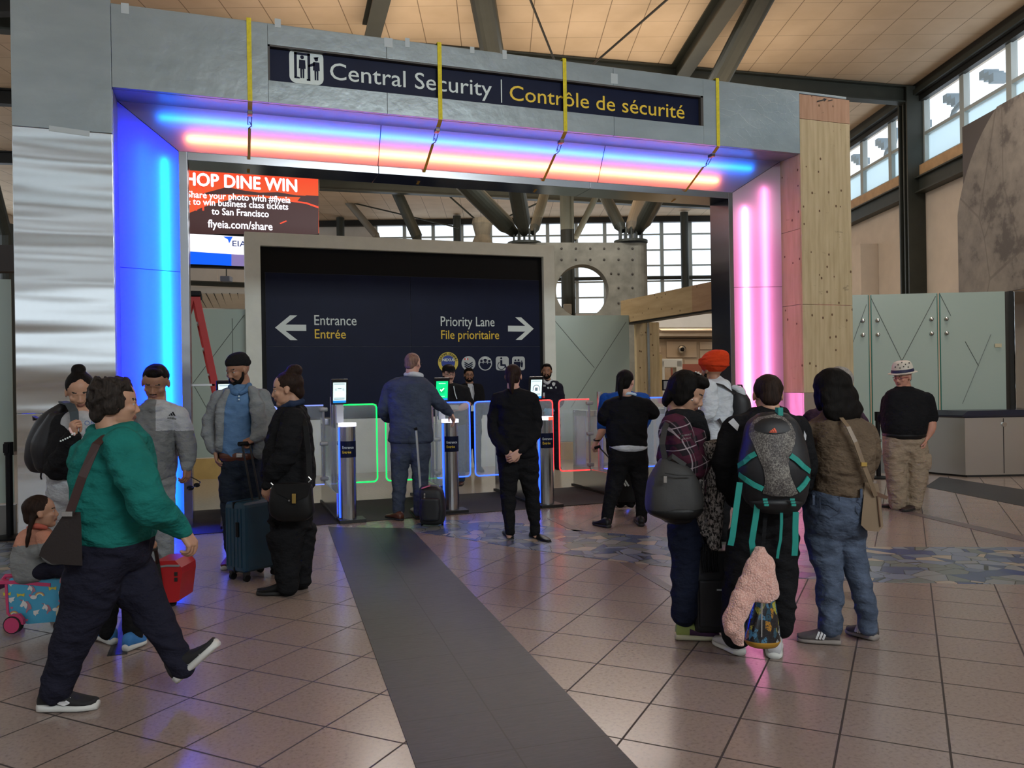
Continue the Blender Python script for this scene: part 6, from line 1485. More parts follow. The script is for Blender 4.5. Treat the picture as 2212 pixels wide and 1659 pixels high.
for a, b in zip(hp, tp): MB().tube([a, b+off], .008, 10).build('handle_rod', M_DARK, t)
MB().tube([tp[0]+off-sy_*.03, tp[1]+off+sy_*.03], .017, 12).build('grip', M_BLK, t)

# ---- uniformed woman with the black shoulder bag
q = Per(5.75, 628, 'person in black uniform with high dark bun and black handbag, facing left')
hd = q.head(619, 804, 878, -78, 8)
A1 = [(634, 908, -.17, 26), (620, 975, -.22, 24), (595, 1014, -.2, 20), (577, 1044, -.18, 13)]; A2 = [(620, 905, .17, 22), (604, 975, .2, 20), (590, 1035, .15, 12)]
tor = [(876, 612, 652, .08), (890, 600, 661, .15), (930, 582, 672, .18), (985, 571, 676, .19), (1035, 567, 678, .19), (1050, 570, 677, .18)]
LG1 = [(616, 1150, -.06, 40), (620, 1215, -.06, 28), (622, 1266, -.06, 23)]; LG2 = [(650, 1150, .08, 33), (654, 1210, .08, 21), (656, 1256, .08, 16)]
q.body(SK_TAN, (630, 884, 0), tor, [dict(pts=A1), dict(pts=A2)], [LG1, LG2], [((576, 1045, -.18), (-.05, -1, 0), (.3, 0, .9), 1, 28, .95)]); q.eyes(True); q.hairdo('bun', HR_DKBR, .004, pos=(0, -.30, 1.00), r=.24)
q.garment('jacket', C_BLACK, tor, [A1, A2]); q.garment('collar', cloth('navy_collar', (.02, .03, .06)), None, [[(612, 880, -.06, 6), (630, 872, -.09, 6), (652, 868, -.04, 7)]], .006, 1)
q.garment('trousers', C_BLACK, [(1045, 578, 674, .17), (1100, 583, 673, .17), (1140, 586, 672, .16)], [LG1, LG2])
shoe(q.root, H(635, 1284), H(557, 1285), L_BLACK, M_SOLEB, .11, .115, .035); shoe(q.root, H(665, 1270), H(612, 1274), L_BLACK, M_SOLEB, .11, .115, .035)
t = empty('handbag', q.p(630, 1118, -.3), 'black flap handbag with gold clasp at the hip of the uniformed woman', 'bag')
vob('bag_body', [rowloft(q.rows([(1048, 590, 672, .05, -.28), (1080, 585, 674, .065, -.28), (1108, 586, 676, .06, -.28), (1122, 600, 664, .04, -.28)]), 4, 28, 3.5)], L_BLACK, t, .008, 2)
fl_ = MB(); fl_.prism([q.p(x, y, -.352) for x, y in ((590, 1046), (672, 1046), (664, 1072), (640, 1082), (626, 1080), (600, 1066))], fv*.012); fl_.build('flap', L_BLACK, t)
MB().box(q.p(635, 1077, -.362), (.026, .012, .065), R3, .004).build('clasp', mat('gold_metal', (.7, .5, .15), .3, 1), t); MB().disc(q.p(625, 1081, -.36), -fv, .007, .006, 10).build('stud', M_FIT, t)
MB().ribbon([q.p(669, 1048, -.26), q.p(667, 980, -.22), q.p(660, 920, -.22), q.p(646, 884, -.15), q.p(632, 872, .02), q.p(600, 905, .22), q.p(575, 1000, .24), q.p(586, 1045, -.2)], [rv, rv, rv, rv, fv, fv, fv, rv], .035, .006).build('strap', L_BLACK, t)
for x, y in ((669, 1036), (588, 1049)): MB().tube([q.p(x-3, y-6, -.3), q.p(x+3, y, -.3), q.p(x-2, y+6, -.3)], .006, 8).build('strap_ring', M_FIT, t)

# ---- man in the suit
q = Per(8.86, 885, 'person in grey-blue suit with shaved head, back turned, stepping up to a gate')
hd = q.head(892, 762, 809, 158, 3)
A1 = [(842, 838, 0, 14), (830, 880, .02, 14), (836, 902, .18, 11), (858, 906, .32, 7)]; A2 = [(922, 838, 0, 15), (946, 870, .1, 14), (961, 883, .24, 12), (972, 892, .3, 8)]
tor = [(812, 876, 910, .07), (819, 848, 921, .11), (832, 834, 930, .15), (870, 839, 930, .16), (920, 842, 934, .16), (951, 838, 936, .15)]
LG1 = [(865, 1000, 0, 20), (862, 1060, 0, 15.5), (861, 1108, 0, 12)]; LG2 = [(907, 1000, 0, 20), (908, 1060, 0, 15.5), (904, 1104, 0, 12)]
q.body(SK_PALE, (892, 815, 0), tor, [dict(pts=A1), dict(pts=A2)], [LG1, LG2], [((973, 893, .3), (.45, -.9, .1), (-.6, -.3, -.5), 1, 25, 1.0)], nr=.062); q.hairdo('stubble', HR_STUB, 0); q.glasses()
q.garment('shirt', C_WHITE, None, [[(877, 810, -.03, 5), (892, 808, -.08, 5), (910, 812, -.02, 5)]], .006, 1)
q.garment('jacket', C_SUIT, tor, [A1, A2]); q.garment('trousers', C_SUIT, [(945, 843, 930, .14), (978, 844, 930, .14)], [LG1, LG2])
shoe(q.root, H(868, 1125), H(836, 1117), L_BROWN, M_SOLEB, .10, .10, .02); shoe(q.root, H(904, 1122), H(893, 1102), L_BROWN, M_SOLEB, .10, .10, .02)
t = empty('carry_on_case', H(934, 1134), 'small black carry-on case with long silver handle behind the man in the suit', 'suitcase')
def C_(x, y, d=0): return W(x, y, 8.45+d)
vob('case_body', [rowloft([(C_((a+b)/2, y), rv*((b-a)/2*8.45/FPX), fv*h_) for y, a, b, h_ in ((1052, 908, 950, .07), (1062, 906, 958, .10), (1100, 906, 963, .11), (1126, 908, 960, .10))], 4, 28, 4)], mat('black_nylon', (.008, .008, .010), .55, bump=.3, bscale=40), t, .009, 2)
vob('front_pocket', [rowloft([(C_((a+b)/2, y, -.09), rv*((b-a)/2*8.45/FPX), fv*.05) for y, a, b in ((1078, 910, 950), (1100, 910, 952), (1122, 912, 950))], 4, 24, 4)], mat('black_nylon', (.008, .008, .010), .55), t, .009, 2)
for dx in (-3, 3): MB().tube([C_(908+dx*.4, 1054), C_(899+dx*.35, 930, .05)], .007, 8).build('handle_rod', M_ALU, t)
MB().tube([C_(895, 928, .05), C_(901, 925, .05)], .014, 10).build('grip', M_BLK, t)
MB().box(C_(920, 1052, -.08), (.10, .03, .012), (rv*.9+uv*.3, fv, uv), .003).build('ribbon_tag', mat('tag_pink', (.55, .12, .2), .6), t)
for x in (912, 956): MB().tube([C_(x-2, 1131), C_(x+2, 1131)], .022, 12).build('wheel', M_BLK, t)
for y in (1068, 1075): MB().box(C_(917, y, -.115), (.015, .006, .025), R3).build('zip_pull', M_FIT, t)

# ---- people beyond the gates
q = Per(11.9, 976, 'person in black cap, glasses and dark hoodie behind the green tick tablet')
hd = q.head(970, 789, 827, 24, 6)
A1 = [(955, 845, 0, 11), (946, 872, -.05, 9), (962, 884, -.25, 6)]; A2 = [(1003, 843, 0, 11.5), (1013, 868, -.05, 10), (1001, 879, -.2, 7.5), (986, 884, -.3, 5)]
tor = [(830, 958, 990, .08), (836, 950, 1006, .12), (860, 950, 1011, .15), (890, 953, 1008, .16), (914, 955, 1006, .15)]
LG1 = [(969, 950, 0, 13), (970, 1034, 0, 9)]; LG2 = [(993, 950, 0, 13), (996, 1034, 0, 9)]
q.body(SK_PALE, (972, 833, 0), tor, [dict(pts=A1, cover=2), dict(pts=A2, cover=2)], [LG1, LG2], [((985, 885, -.3), (-.8, -.4, -.2), (0, .8, .3), 1, 40, 1.0)], vs=.008); q.eyes(); q.glasses(); q.hairdo('short', HR_DKBR)
vob('moustache', [hd.E((0, .36, .30), (.13, .05, .035))], HR_BLACK, q.root, .005, 1)
vob('cap', [hd.E((0, -.08, .78), (.38, .44, .28)), hd.E((0, .36, .68), (.28, .28, .03))], C_BLACK, q.root, .008, 2)
q.garment('hoodie', C_HOOD, tor, [A1[:2], A2[:2]], .01); q.garment('jeans', cloth('blue_jeans', (.03, .06, .12)), [(908, 957, 1005, .14), (930, 957, 1006, .14)], [LG1, LG2], .01)
MB().ribbon([q.p(980, 834, -.18), q.p(983, 850, -.19), q.p(987, 862, -.19)], rv, .012, .004).build('drawstring', M_SIGNW, q.root)
shoe(q.root, H(972, 1040), H(962, 1050), L_BROWN, M_SOLEB, .1, .1); shoe(q.root, H(998, 1036), H(994, 1051), L_BROWN, M_SOLEB, .1, .1)
tag(MB().box(q.p(980, 880, -.36), (.14, .10, .012), (rv, (fv+uv*.7).normalized(), (uv-fv*.7).normalized())).build('travel_papers', mat('paper_grey', (.3, .3, .28), .7)), 'grey travel papers in the hands of the person in the black cap', 'papers')
q = Per(13.45, 1018, 'bearded person with glasses, black blazer and white shirt before the navy sign')
hd = q.head(1013, 795, 825, 12, 3)
A1 = [(1002, 838, 0, 8), (997, 870, 0, 8), (1002, 898, .02, 6), (1008, 912, .0, 4.5)]; A2 = [(1036, 838, 0, 8), (1041, 870, 0, 8), (1037, 898, .05, 6), (1030, 912, .1, 4.5)]
tor = [(829, 1004, 1026, .06), (833, 997, 1039, .10), (860, 1001, 1040, .13), (890, 1002, 1039, .13), (916, 1001, 1040, .13)]
LG1 = [(1011, 930, 0, 10.5), (1010, 1013, 0, 7)]; LG2 = [(1029, 930, 0, 10.5), (1032, 1013, 0, 7)]
q.body(SK_BROWN, (1015, 829, 0), tor, [dict(pts=A1), dict(pts=A2)], [LG1, LG2], [((1008, 913, 0), (.3, -1, 0), (1, 0, 0), 1, 30, 1.0)], vs=.008); q.eyes(); q.glasses(); q.hairdo('short', HR_BLACK); vob('beard', hd.beard(1.0), HR_BLACK, q.root, .006, 1)
g_ = q.garment('blazer', C_BLACK, tor, [A1, A2], .01); decal('white_shirt', [[(1010, 829), (1021, 829), (1024, 850), (1020, 866), (1014, 850)]], g_, C_WHITE, q.root, .012)
MB().ribbon([q.p(1022, 832, -.14), q.p(1024, 850, -.16), q.p(1021, 876, -.17)], rv, .012, .003).build('lanyard', mat('lanyard_grey', (.3, .32, .36), .6), q.root); MB().box(q.p(1021, 882, -.17), (.055, .006, .095), R3).build('badge', M_SIGNW, q.root)
q.garment('trousers', C_BLACK, [(912, 1002, 1040, .12), (935, 1001, 1041, .12)], [LG1, LG2], .01)
shoe(q.root, H(1010, 1015), H(1002, 1022), L_BLACK, M_SOLEB, .1, .1); shoe(q.root, H(1032, 1015), H(1042, 1021), L_BLACK, M_SOLEB, .1, .1)
q = Per(13.75, 1190, 'bearded person in dark security uniform with white chest stripe and blue gloves')
hd = q.head(1181, 786, 818, -6, 2)
A1 = [(1170, 836, 0, 9), (1164, 862, -.05, 8), (1172, 880, -.15, 6.5), (1180, 887, -.2, 4.5)]; A2 = [(1207, 836, 0, 9), (1212, 862, -.05, 8), (1203, 880, -.15, 6.5), (1192, 887, -.2, 4.5)]
tor = [(822, 1172, 1196, .07), (827, 1166, 1208, .11), (855, 1168, 1210, .14), (892, 1170, 1209, .14)]
LG1 = [(1183, 920, 0, 10.5), (1186, 1006, 0, 7)]; LG2 = [(1200, 920, 0, 10.5), (1204, 1006, 0, 7)]
q.body(SK_BROWN, (1183, 823, 0), tor, [dict(pts=A1), dict(pts=A2)], [LG1, LG2], vs=.008); q.eyes(); q.hairdo('short', HR_BLACK); vob('beard', hd.beard(1.0), HR_BLACK, q.root, .006, 1)
g_ = q.garment('uniform_jacket', C_NAVY, tor, [A1, A2], .01); decal('white_stripe', [[(1167, 836), (1186, 836), (1186, 840), (1167, 840)], [(1188, 836), (1202, 835), (1202, 839), (1188, 840)]], g_, M_SIGNW, q.root, .006, 3)
decal('crest', [[(1192, 827), (1196, 825.5), (1200, 827), (1199, 832), (1196, 834.5), (1193, 832)]], g_, M_GRYI, q.root, .008); decal('name_tape', [[(1170, 831), (1179, 831), (1179, 835), (1170, 835)]], g_, M_GRYI, q.root, .008)
MB().box(q.p(1174, 854, -.17), (.045, .006, .09), R3).build('id_badge', M_GRYI, q.root); MB().box(q.p(1174, 858, -.175), (.035, .006, .03), R3).build('id_badge_photo', M_RED, q.root)
q.garment('shirt_collar', C_WHITE, None, [[(1173, 822, -.05, 3), (1182, 828, -.11, 3), (1192, 822, -.05, 3)]], .006, 1)
hp_, hf_ = hand_parts(q.p(1178, 886, -.22), cv(.8, -.5, -.2), cv(0, 0, 1), 1, 30, 1.1); hp2, hf2 = hand_parts(q.p(1194, 886, -.22), cv(-.8, -.5, -.3), cv(0, 0, 1), -1, 30, 1.1)
M_GLOVE = mat('blue_glove', (.05, .22, .36), .5); vob('glove', hp_+hf_, M_GLOVE, q.root, .006, 1); vob('glove', hp2+hf2, M_GLOVE, q.root, .006, 1)
q.garment('trousers', C_NAVY, [(890, 1171, 1209, .13), (925, 1172, 1211, .13)], [LG1, LG2], .01)
shoe(q.root, H(1186, 1010), H(1178, 1017), L_BLACK, M_SOLEB, .1, .1); shoe(q.root, H(1202, 1009), H(1208, 1016), L_BLACK, M_SOLEB, .1, .1)

# ---- woman in the black blazer, hands behind her back
q = Per(7.62, 1117, 'person in black blazer seen from behind with hands clasped behind the back')
hd = q.head(1109, 788, 838, 172, 2)
A1 = [(1078, 862, 0, 16), (1066, 915, .03, 14.5), (1074, 950, -.06, 12), (1094, 974, -.18, 8)]; A2 = [(1147, 862, 0, 16), (1158, 915, .03, 14.5), (1148, 950, -.06, 12), (1122, 975, -.19, 8)]
tor = [(840, 1097, 1125, .06), (848, 1074, 1150, .10), (866, 1071, 1155, .12), (900, 1076, 1150, .12), (940, 1074, 1154, .13), (982, 1072, 1162, .14)]
LG1 = [(1098, 1030, 0, 21), (1099, 1100, 0, 14), (1100, 1150, 0, 11)]; LG2 = [(1143, 1030, 0, 21), (1152, 1100, 0, 14), (1156, 1148, 0, 10)]
q.body(SK_PALE, (1110, 844, 0), tor, [dict(pts=A1), dict(pts=A2)], [LG1+[(1100, 1158, 0, 9)], LG2+[(1158, 1157, 0, 9)]], [((1094, 976, -.19), (.75, -.65, -.05), (.1, .2, 1), -1, 35, 1.0), ((1121, 977, -.21), (-.75, -.6, -.1), (-.1, .2, 1), 1, 30, 1.0)]); q.hairdo('pony', HR_DKBR, .003)
q.garment('blazer', C_BLACK2, tor, [A1, A2]); q.garment('trousers', C_BLACK, [(980, 1074, 1162, .13), (1010, 1077, 1164, .13)], [LG1, LG2])
shoe(q.root, H(1104, 1166), H(1092, 1149), L_BLACK, M_SOLEB, .085, .075, .012, low=True); shoe(q.root, H(1147, 1158), H(1187, 1172), L_BLACK, M_SOLEB, .085, .075, .012, low=True)

# ---- woman in the black cardigan and the person in blue before her
q = Per(9.3, 1352, 'person in royal blue shirt mostly hidden behind the person in black cardigan')
q.head(1350, 803, 846, 170, 0)
A1 = [(1308, 862, 0, 14), (1303, 912, 0, 13.5), (1300, 932, -.06, 9), (1289, 954, -.10, 6)]; A2 = [(1392, 862, 0, 13), (1396, 905, .1, 11), (1385, 930, .25, 7)]
tor = [(848, 1330, 1372, .07), (854, 1306, 1396, .12), (900, 1306, 1396, .15), (945, 1307, 1394, .15)]
LG1 = [(1338, 985, 0, 18), (1340, 1086, 0, 11)]; LG2 = [(1366, 985, 0, 18), (1362, 1086, 0, 11)]
q.body(SK_PALE, (1350, 850, 0), tor, [dict(pts=A1, cover=2), dict(pts=A2)], [LG1, LG2], [((1288, 955, -.1), (-.5, -.85, 0), (.6, -.5, .3), 1, 58, 1.0)], vs=.007); q.hairdo('short', HR_DKBR)
q.garment('shirt', C_RBLUE, tor, [A1[:2]+[(1302, 922, -.03, 13)], A2], .01); q.garment('trousers', C_BLACK, [(940, 1308, 1393, .14), (970, 1310, 1392, .14)], [LG1, LG2], .01)
MB().tube([q.p(1289+6.5*math.cos(a), 950+2*math.sin(a), -.10-.035*math.sin(a)) for a in [2*PI*i/12 for i in range(13)]], .007, 6).build('wristwatch', M_BLK, q.root)
shoe(q.root, H(1330, 1095), H(1363, 1093), mat('dark_mesh', (.02, .022, .03), .7), M_SOLEW, .1, .1, .03); shoe(q.root, H(1368, 1088), H(1378, 1085), mat('dark_mesh', (.02, .022, .03), .7), M_SOLEW, .1, .1, .03)
t = empty('suitcase', H(1350, 1090), 'black suitcase with white stripes between the legs of the woman in the black cardigan', 'suitcase')
def D2(x, y, d=0): return W(x, y, 9.0+d)
m_ = MB(); m_.box(D2(1352, 1040), (.26, .22, .44), R3, .03); m_.build('case_body', L_BLACK, t)
for dx in (0, 6): MB().ribbon([D2(1333+dx, 1020, -.125), D2(1352+dx, 1050, -.125)], rv, .018, .006).build('white_stripe', M_SIGNW, t)
MB().tube([D2(1340, 1015), D2(1296, 968, .1)], .008, 8).build('handle_rod', M_DARK, t); MB().tube([D2(1284, 968, .12), D2(1297, 964, .12)], .017, 10).build('grip', M_BLK, t)
for x in (1335, 1370): MB().tube([D2(x-2, 1085), D2(x+2, 1085)], .028, 12).build('wheel', M_BLK, t)
q = Per(8.35, 1352, 'person with dark tied hair in black cardigan over a white hem, elbows bent')
hd = q.head(1352, 800, 850, 148, 4)
A1 = [(1318, 876, 0, 15), (1303, 903, .02, 14), (1322, 908, .2, 11), (1345, 893, .3, 7)]; A2 = [(1394, 876, 0, 16), (1411, 893, .02, 14), (1396, 893, .2, 11), (1378, 882, .3, 7)]
tor = [(856, 1336, 1372, .06), (864, 1314, 1396, .10), (890, 1310, 1400, .13), (930, 1309, 1398, .13), (962, 1315, 1398, .14)]
LG1 = [(1335, 1015, 0, 22), (1319, 1080, 0, 15), (1310, 1126, 0, 12)]; LG2 = [(1379, 1015, 0, 21), (1386, 1080, 0, 14), (1386, 1122, 0, 12)]
q.body(SK_PALE, (1354, 858, 0), tor, [dict(pts=A1), dict(pts=A2)], [LG1, LG2], vs=.007); q.hairdo('pony', HR_BLACK, .003)
q.garment('cardigan', C_BLACK2, tor, [A1, A2]); q.garment('white_hem', C_WHITE, [(962, 1316, 1398, .142), (968, 1317, 1398, .142)], (), .006, 1, (), 0); q.garment('shirt_collar', mat('pale_collar', (.4, .5, .6), .8), None, [[(1346, 854, -.04, 3.5), (1358, 850, -.07, 3.5), (1372, 852, -.03, 3.5)]], .006, 1)
q.garment('trousers', C_BLACK, [(966, 1316, 1398, .14), (992, 1315, 1399, .14)], [LG1, LG2])
shoe(q.root, H(1316, 1141), H(1283, 1133), L_BLACK, M_SOLEB, .09, .10, .03); shoe(q.root, H(1386, 1138), H(1376, 1123), L_BLACK, M_SOLEB, .09, .10, .03)

# ---- man in the orange turban
q = Per(7.3, 1548, 'person in orange-red turban and white shirt with black backpack, back turned')
hd = q.head(1537, 772, 828, -142, 2)
A1 = [(1530, 840, -.14, 19), (1532, 886, -.20, 17), (1513, 905, -.16, 12), (1492, 907, -.1, 7)]; A2 = [(1560, 840, .14, 16), (1560, 886, .18, 14), (1530, 905, .16, 8)]
tor = [(818, 1528, 1562, .07), (828, 1518, 1576, .14), (860, 1516, 1582, .17), (910, 1518, 1580, .17), (960, 1516, 1580, .17), (1000, 1516, 1580, .17)]
LG1 = [(1535, 1030, -.06, 22), (1535, 1160, -.06, 13)]; LG2 = [(1562, 1030, .06, 22), (1562, 1160, .06, 13)]
q.body(SK_BROWN, (1545, 826, 0), tor, [dict(pts=A1), dict(pts=A2)], [LG1, LG2], [((1492, 908, -.1), (-.9, .1, 0), (0, -1, 0), 1, 35, 1.0)], vs=.007); q.eyes(); vob('beard', hd.beard(1.1), HR_BLACK, q.root, .006, 1)
tp_ = [chain([(*hd.P(.47*math.cos(a), -.12+.57*math.sin(a), .72+.08*j+.05*math.sin(a+j)), .055*hd.h) for a in [2*PI*i/14+.3*j for i in range(15)]], 2, 8) for j in range(4)]
vob('turban', [hd.E((0, -.16, .82), (.50, .60, .46), 28, -14), hd.E((0, -.30, .98), (.42, .46, .28), 24, -14)]+tp_, cloth('orange_turban', (.52, .045, .012)), q.root, .007, 2)
q.garment('shirt', C_WHITE, tor, [A1, A2]); q.garment('trousers', C_BLACK, [(990, 1517, 1580, .15), (1030, 1517, 1580, .15)], [LG1, LG2], .01)
for a in ((1540, 1172, 1512, 1170), (1566, 1166, 1540, 1160)): shoe(q.root, H(a[0], a[1]), H(a[2]-30, a[3]), L_BLACK, M_SOLEB, .1, .1)
t = empty('backpack', q.p(1592, 925, 0), 'black backpack with pale cloth tucked on top, worn by the person in orange turban', 'backpack')
vob('pack_body', [rowloft(q.rows([(838, 1572, 1598, .10), (860, 1570, 1616, .15), (890, 1570, 1620, .16), (918, 1572, 1612, .15)]), 4, 26)], mat('black_nylon', (.008, .008, .010), .55), t, .009, 3)
vob('tucked_cloth', [chain([(*q.p(1588, 838, -.08), .03), (*q.p(1600, 845, -.1), .04), (*q.p(1606, 855, -.1), .025)], 4, 12)], C_WHITE, t, .008, 2, .006, 20)
MB().ribbon([q.p(1584, 850, -.12), q.p(1560, 832, -.16), q.p(1536, 826, -.13), q.p(1528, 838, -.16)], fv, .05, .012).build('shoulder_strap', C_BAGB, t); MB().ribbon([q.p(1574, 905, -.18), q.p(1560, 918, -.2), q.p(1552, 905, -.2)], uv, .03, .008).build('waist_strap', C_BAGB, t)
MB().tube([q.p(1590, 840, 0), q.p(1594, 832, 0), q.p(1602, 832, 0), q.p(1606, 842, 0)], .008, 8).build('grab_loop', C_BAGB, t)

# ---- woman in the plaid shirt
q = Per(4.64, 1490, 'person in plaid shirt and dark scarf, head bowed, carrying a big grey bag')
hd = q.head(1487, 806, 892, 72, 26)
A1 = [(1458, 930, -.17, 34), (1478, 985, -.22, 32), (1500, 1008, -.2, 27), (1538, 998, -.08, 18)]; A2 = [(1470, 925, .17, 30), (1495, 990, .22, 26), (1530, 990, .15, 16)]
tor = [(900, 1456, 1510, .09), (914, 1436, 1515, .15), (950, 1424, 1524, .19), (1000, 1424, 1528, .19), (1055, 1440, 1530, .18), (1085, 1448, 1530, .17)]
LG1 = [(1482, 1150, -.07, 38), (1480, 1245, -.07, 30), (1478, 1326, -.07, 27)]; LG2 = [(1502, 1150, .08, 36), (1502, 1245, .08, 28), (1502, 1318, .08, 25)]
q.body(SK_TAN, (1478, 908, 0), tor, [dict(pts=A1), dict(pts=A2)], [LG1, LG2], [((1540, 998, -.08), (.9, .0, .1), (0, -.9, .2), 1, 45, .95)]); q.eyes(True); q.hairdo('bob', HR_BLACK, .005)
def plaid():
    k = N('plaid_flannel'); k.setp(.9, 0, .15); co = k.coord(); d = k.n('ShaderNodeSeparateXYZ'); k.l(k.mapping(co, (1, 1, 1), (0, rad(14), -YAW)), d.inputs[0])
    def band(o, f, lo, ph=0.0): return k.math('LESS_THAN', k.math('ABSOLUTE', k.math('SUBTRACT', k.math('FRACT', k.math('ADD', k.math('MULTIPLY', d.outputs[o], f), 50+ph)), .5)), lo)
    vx = k.math('ADD', d.outputs[0], d.outputs[1])
    base = (.014, .010, .013); c = k.mix(k.math('MULTIPLY', band(2, 9, .20), .8), base, (.060, .012, .024)); c = k.mix(k.math('MULTIPLY', band(0, 9, .20), .7), c, (.055, .012, .026))
    c = k.mix(k.math('MULTIPLY', band(2, 9, .025, .5), .7), c, (.35, .28, .30)); c = k.mix(k.math('MULTIPLY', band(0, 9, .03, .5), .7), c, (.34, .28, .30)); c = k.mix(k.math('MULTIPLY', band(0, 9, .02, .33), .5), c, (.2, .15, .17)); k.base(c)
    k.bump(k.noise(k.mapping(co, (1, 1, 1.7)), 8, 2), .6, .05); return k.m
g_ = q.garment('plaid_shirt', plaid(), tor, [A1, A2]); decal('sleeve_patch', [[(1469, 939), (1494, 934), (1497, 949), (1471, 953)]], g_, M_BLK, q.root, .004, 2)
M_PATCH = mat('patch_grey', (.22, .21, .21), .8); decal_text('YOU BREAK IT', 1470.5, 943.5, 3.2, 24, g_, M_PATCH, q.root, -10); decal_text('WE FIX IT', 1474, 950.5, 3.2, 19, g_, M_PATCH, q.root, -10)
q.garment('scarf', C_BLACK, None, [[(1450, 900, -.05, 13), (1470, 902, -.14, 17), (1500, 908, -.13, 17), (1514, 930, -.08, 16), (1522, 970, -.10, 17), (1532, 1010, -.10, 18)], [(1452, 896, .05, 15), (1475, 892, .14, 15), (1508, 900, .08, 14)]])
vob('hair_clip', [hd.E((.02+.07*math.cos(a), -.0+.07*math.sin(a), 1.05), (.035, .035, .03), 8) for a in [2*PI*i/5 for i in range(5)]]+[hd.E((.02, 0, 1.07), (.03, .03, .035), 8)], M_FIT, q.root, .003, 1)
MB().sphere(W(1495, 864, 4.52), .006, 8).build('earring', M_FIT, q.root)
q.garment('jeans', C_DJEAN, [(1080, 1450, 1529, .165), (1125, 1452, 1528, .165)], [LG1, LG2])
K_LIME = mat('lime_mesh', (.26, .32, .09), .7); K_PURP = mat('purple_mesh', (.045, .014, .05), .7); M_SOLEC = mat('cream_sole', (.48, .46, .32), .6)
for a, b in ((H(1460, 1381), H(1553, 1381)), (H(1488, 1340), H(1572, 1338))):
    s_ = shoe(q.root, a, b, K_LIME, M_SOLEC, .10, .125, .036); paint(s_, [K_PURP], lambda x, y, z, n: 1 if (a.xy-b.xy).length and x > 1490 and y > 1352+(1510-x)*.5 else 0)
    MB().tube([lerp(a, b, .45)+Vector((0, 0, .105)), lerp(a, b, .52)+Vector((.02, -.02, .10)), lerp(a, b, .60)+Vector((-.01, -.03, .085)), lerp(a, b, .66)+Vector((.02, -.01, .08))], .005, 6).build('lace', K_LIME, s_)
# knitted shawl over her arm
k = N('chunky_knit'); k.setp(.95, 0, .1); co = k.coord(); n_ = k.noise(k.mapping(co, (1, 1, .55)), 85, 3, .7); k.base(k.ramp(n_, [(.44, (.018, .017, .017)), (.56, (.30, .27, .25))])); k.bump(n_, .8, .01); M_KNIT = k.m
t = empty('knitted_shawl', W(1540, 1240, 4.48), 'black and white knitted shawl with fringe hanging over the arm of the plaid-shirted woman', 'shawl')
vob('shawl_drape', [rowloft([(W((a+b)/2, y, 4.50+dz), rv*((b-a)/2*4.5/FPX), fv*h_) for y, a, b, h_, dz in ((960, 1512, 1572, .07, 0), (985, 1518, 1572, .08, 0), (1050, 1522, 1566, .06, 0), (1110, 1526, 1562, .05, 0), (1170, 1528, 1556, .04, 0), (1186, 1534, 1552, .03, 0))], 4, 24), chain([(*W(1505, 985, 4.45), .03), (*W(1508, 1050, 4.46), .035), (*W(1514, 1120, 4.48), .03), (*W(1525, 1150, 4.5), .025)], 4, 12)], M_KNIT, t, .007, 2, .010, 18)
m_ = MB()
for i in range(7): MB().tube([W(1520+5*i, 1184-3*abs(i-4), 4.5), W(1519+5*i+random.uniform(-3, 3), 1212, 4.5), W(1521+5*i, 1236, 4.5)], .006, 6).build('fringe', C_BLACK, t)
t = empty('shoulder_bag', W(1455, 1122, 4.4), 'big slouchy grey shoulder bag carried by the person in the plaid shirt', 'bag')
L_GREYB = mat('grey_canvas', (.030, .029, .028), .7, bump=.3, bscale=60)
def G_(x, y, d=0): return W(x, y, 4.36+d)
vob('bag_body', [rowloft([(G_((a+b)/2, y), rv*((b-a)/2*4.36/FPX), fv*h_) for y, a, b, h_ in ((992, 1424, 1452, .04), (1010, 1412, 1490, .08), (1045, 1398, 1512, .11), (1085, 1393, 1518, .12), (1106, 1400, 1514, .11), (1118, 1425, 1495, .08))], 4, 30)], L_GREYB, t, .009, 3, .008, 8)
vob('bag_base', [rowloft([(G_((a+b)/2, y, -.005), rv*((b-a)/2*4.36/FPX), fv*h_) for y, a, b, h_ in ((1098, 1394, 1519, .122), (1110, 1402, 1512, .115), (1121, 1428, 1494, .08))], 4, 30)], L_BLACK, t, .009, 2)
MB().ribbon([G_(1438, 1000, -.02), G_(1430, 960, -.04), G_(1436, 925, .02), G_(1446, 902, .12), G_(1462, 898, .28), G_(1475, 930, .36)], rv, .03, .012).build('strap', mat('braided_strap', (.02, .018, .018), .8, bump=.6, bscale=120), t); MB().ribbon([G_(1438, 1000, -.02), G_(1452, 985, -.06), G_(1480, 1005, -.05)], uv, .025, .01).build('strap', L_GREYB, t)
MB().box(G_(1437, 1036, -.125), (.018, .006, .034), R3, .002).build('zip_pull', M_FIT, t); MB().ribbon([G_(1436, 1022, -.112), G_(1465, 1027, -.13), G_(1496, 1027, -.122)], uv, .006, .004).build('zip', M_DARK, t)
t = empty('suitcase', H(1536, 1372), 'black upright suitcase standing between the plaid-shirted woman and the teenager', 'suitcase')
c0 = W(1536, 1100, 4.62); c0.z = .30; MB().box(c0+Vector((0, 0, -.02)), (.24, .20, .46), VZ, .03).build('case_body', mat('black_nylon', (.008, .008, .010), .55), t); MB().box(c0-fv*.105+Vector((0, 0, -.08)), (.20, .03, .26), VZ, .012).build('front_pocket', mat('black_nylon', (.008, .008, .010), .55), t)
MB().tube([c0+rv*(-.05)+Vector((0, 0, .20)), c0+rv*(-.05)+Vector((0, 0, .255)), c0+rv*.05+Vector((0, 0, .255)), c0+rv*.05+Vector((0, 0, .20))], .010, 8).build('top_handle', M_BLK, t)
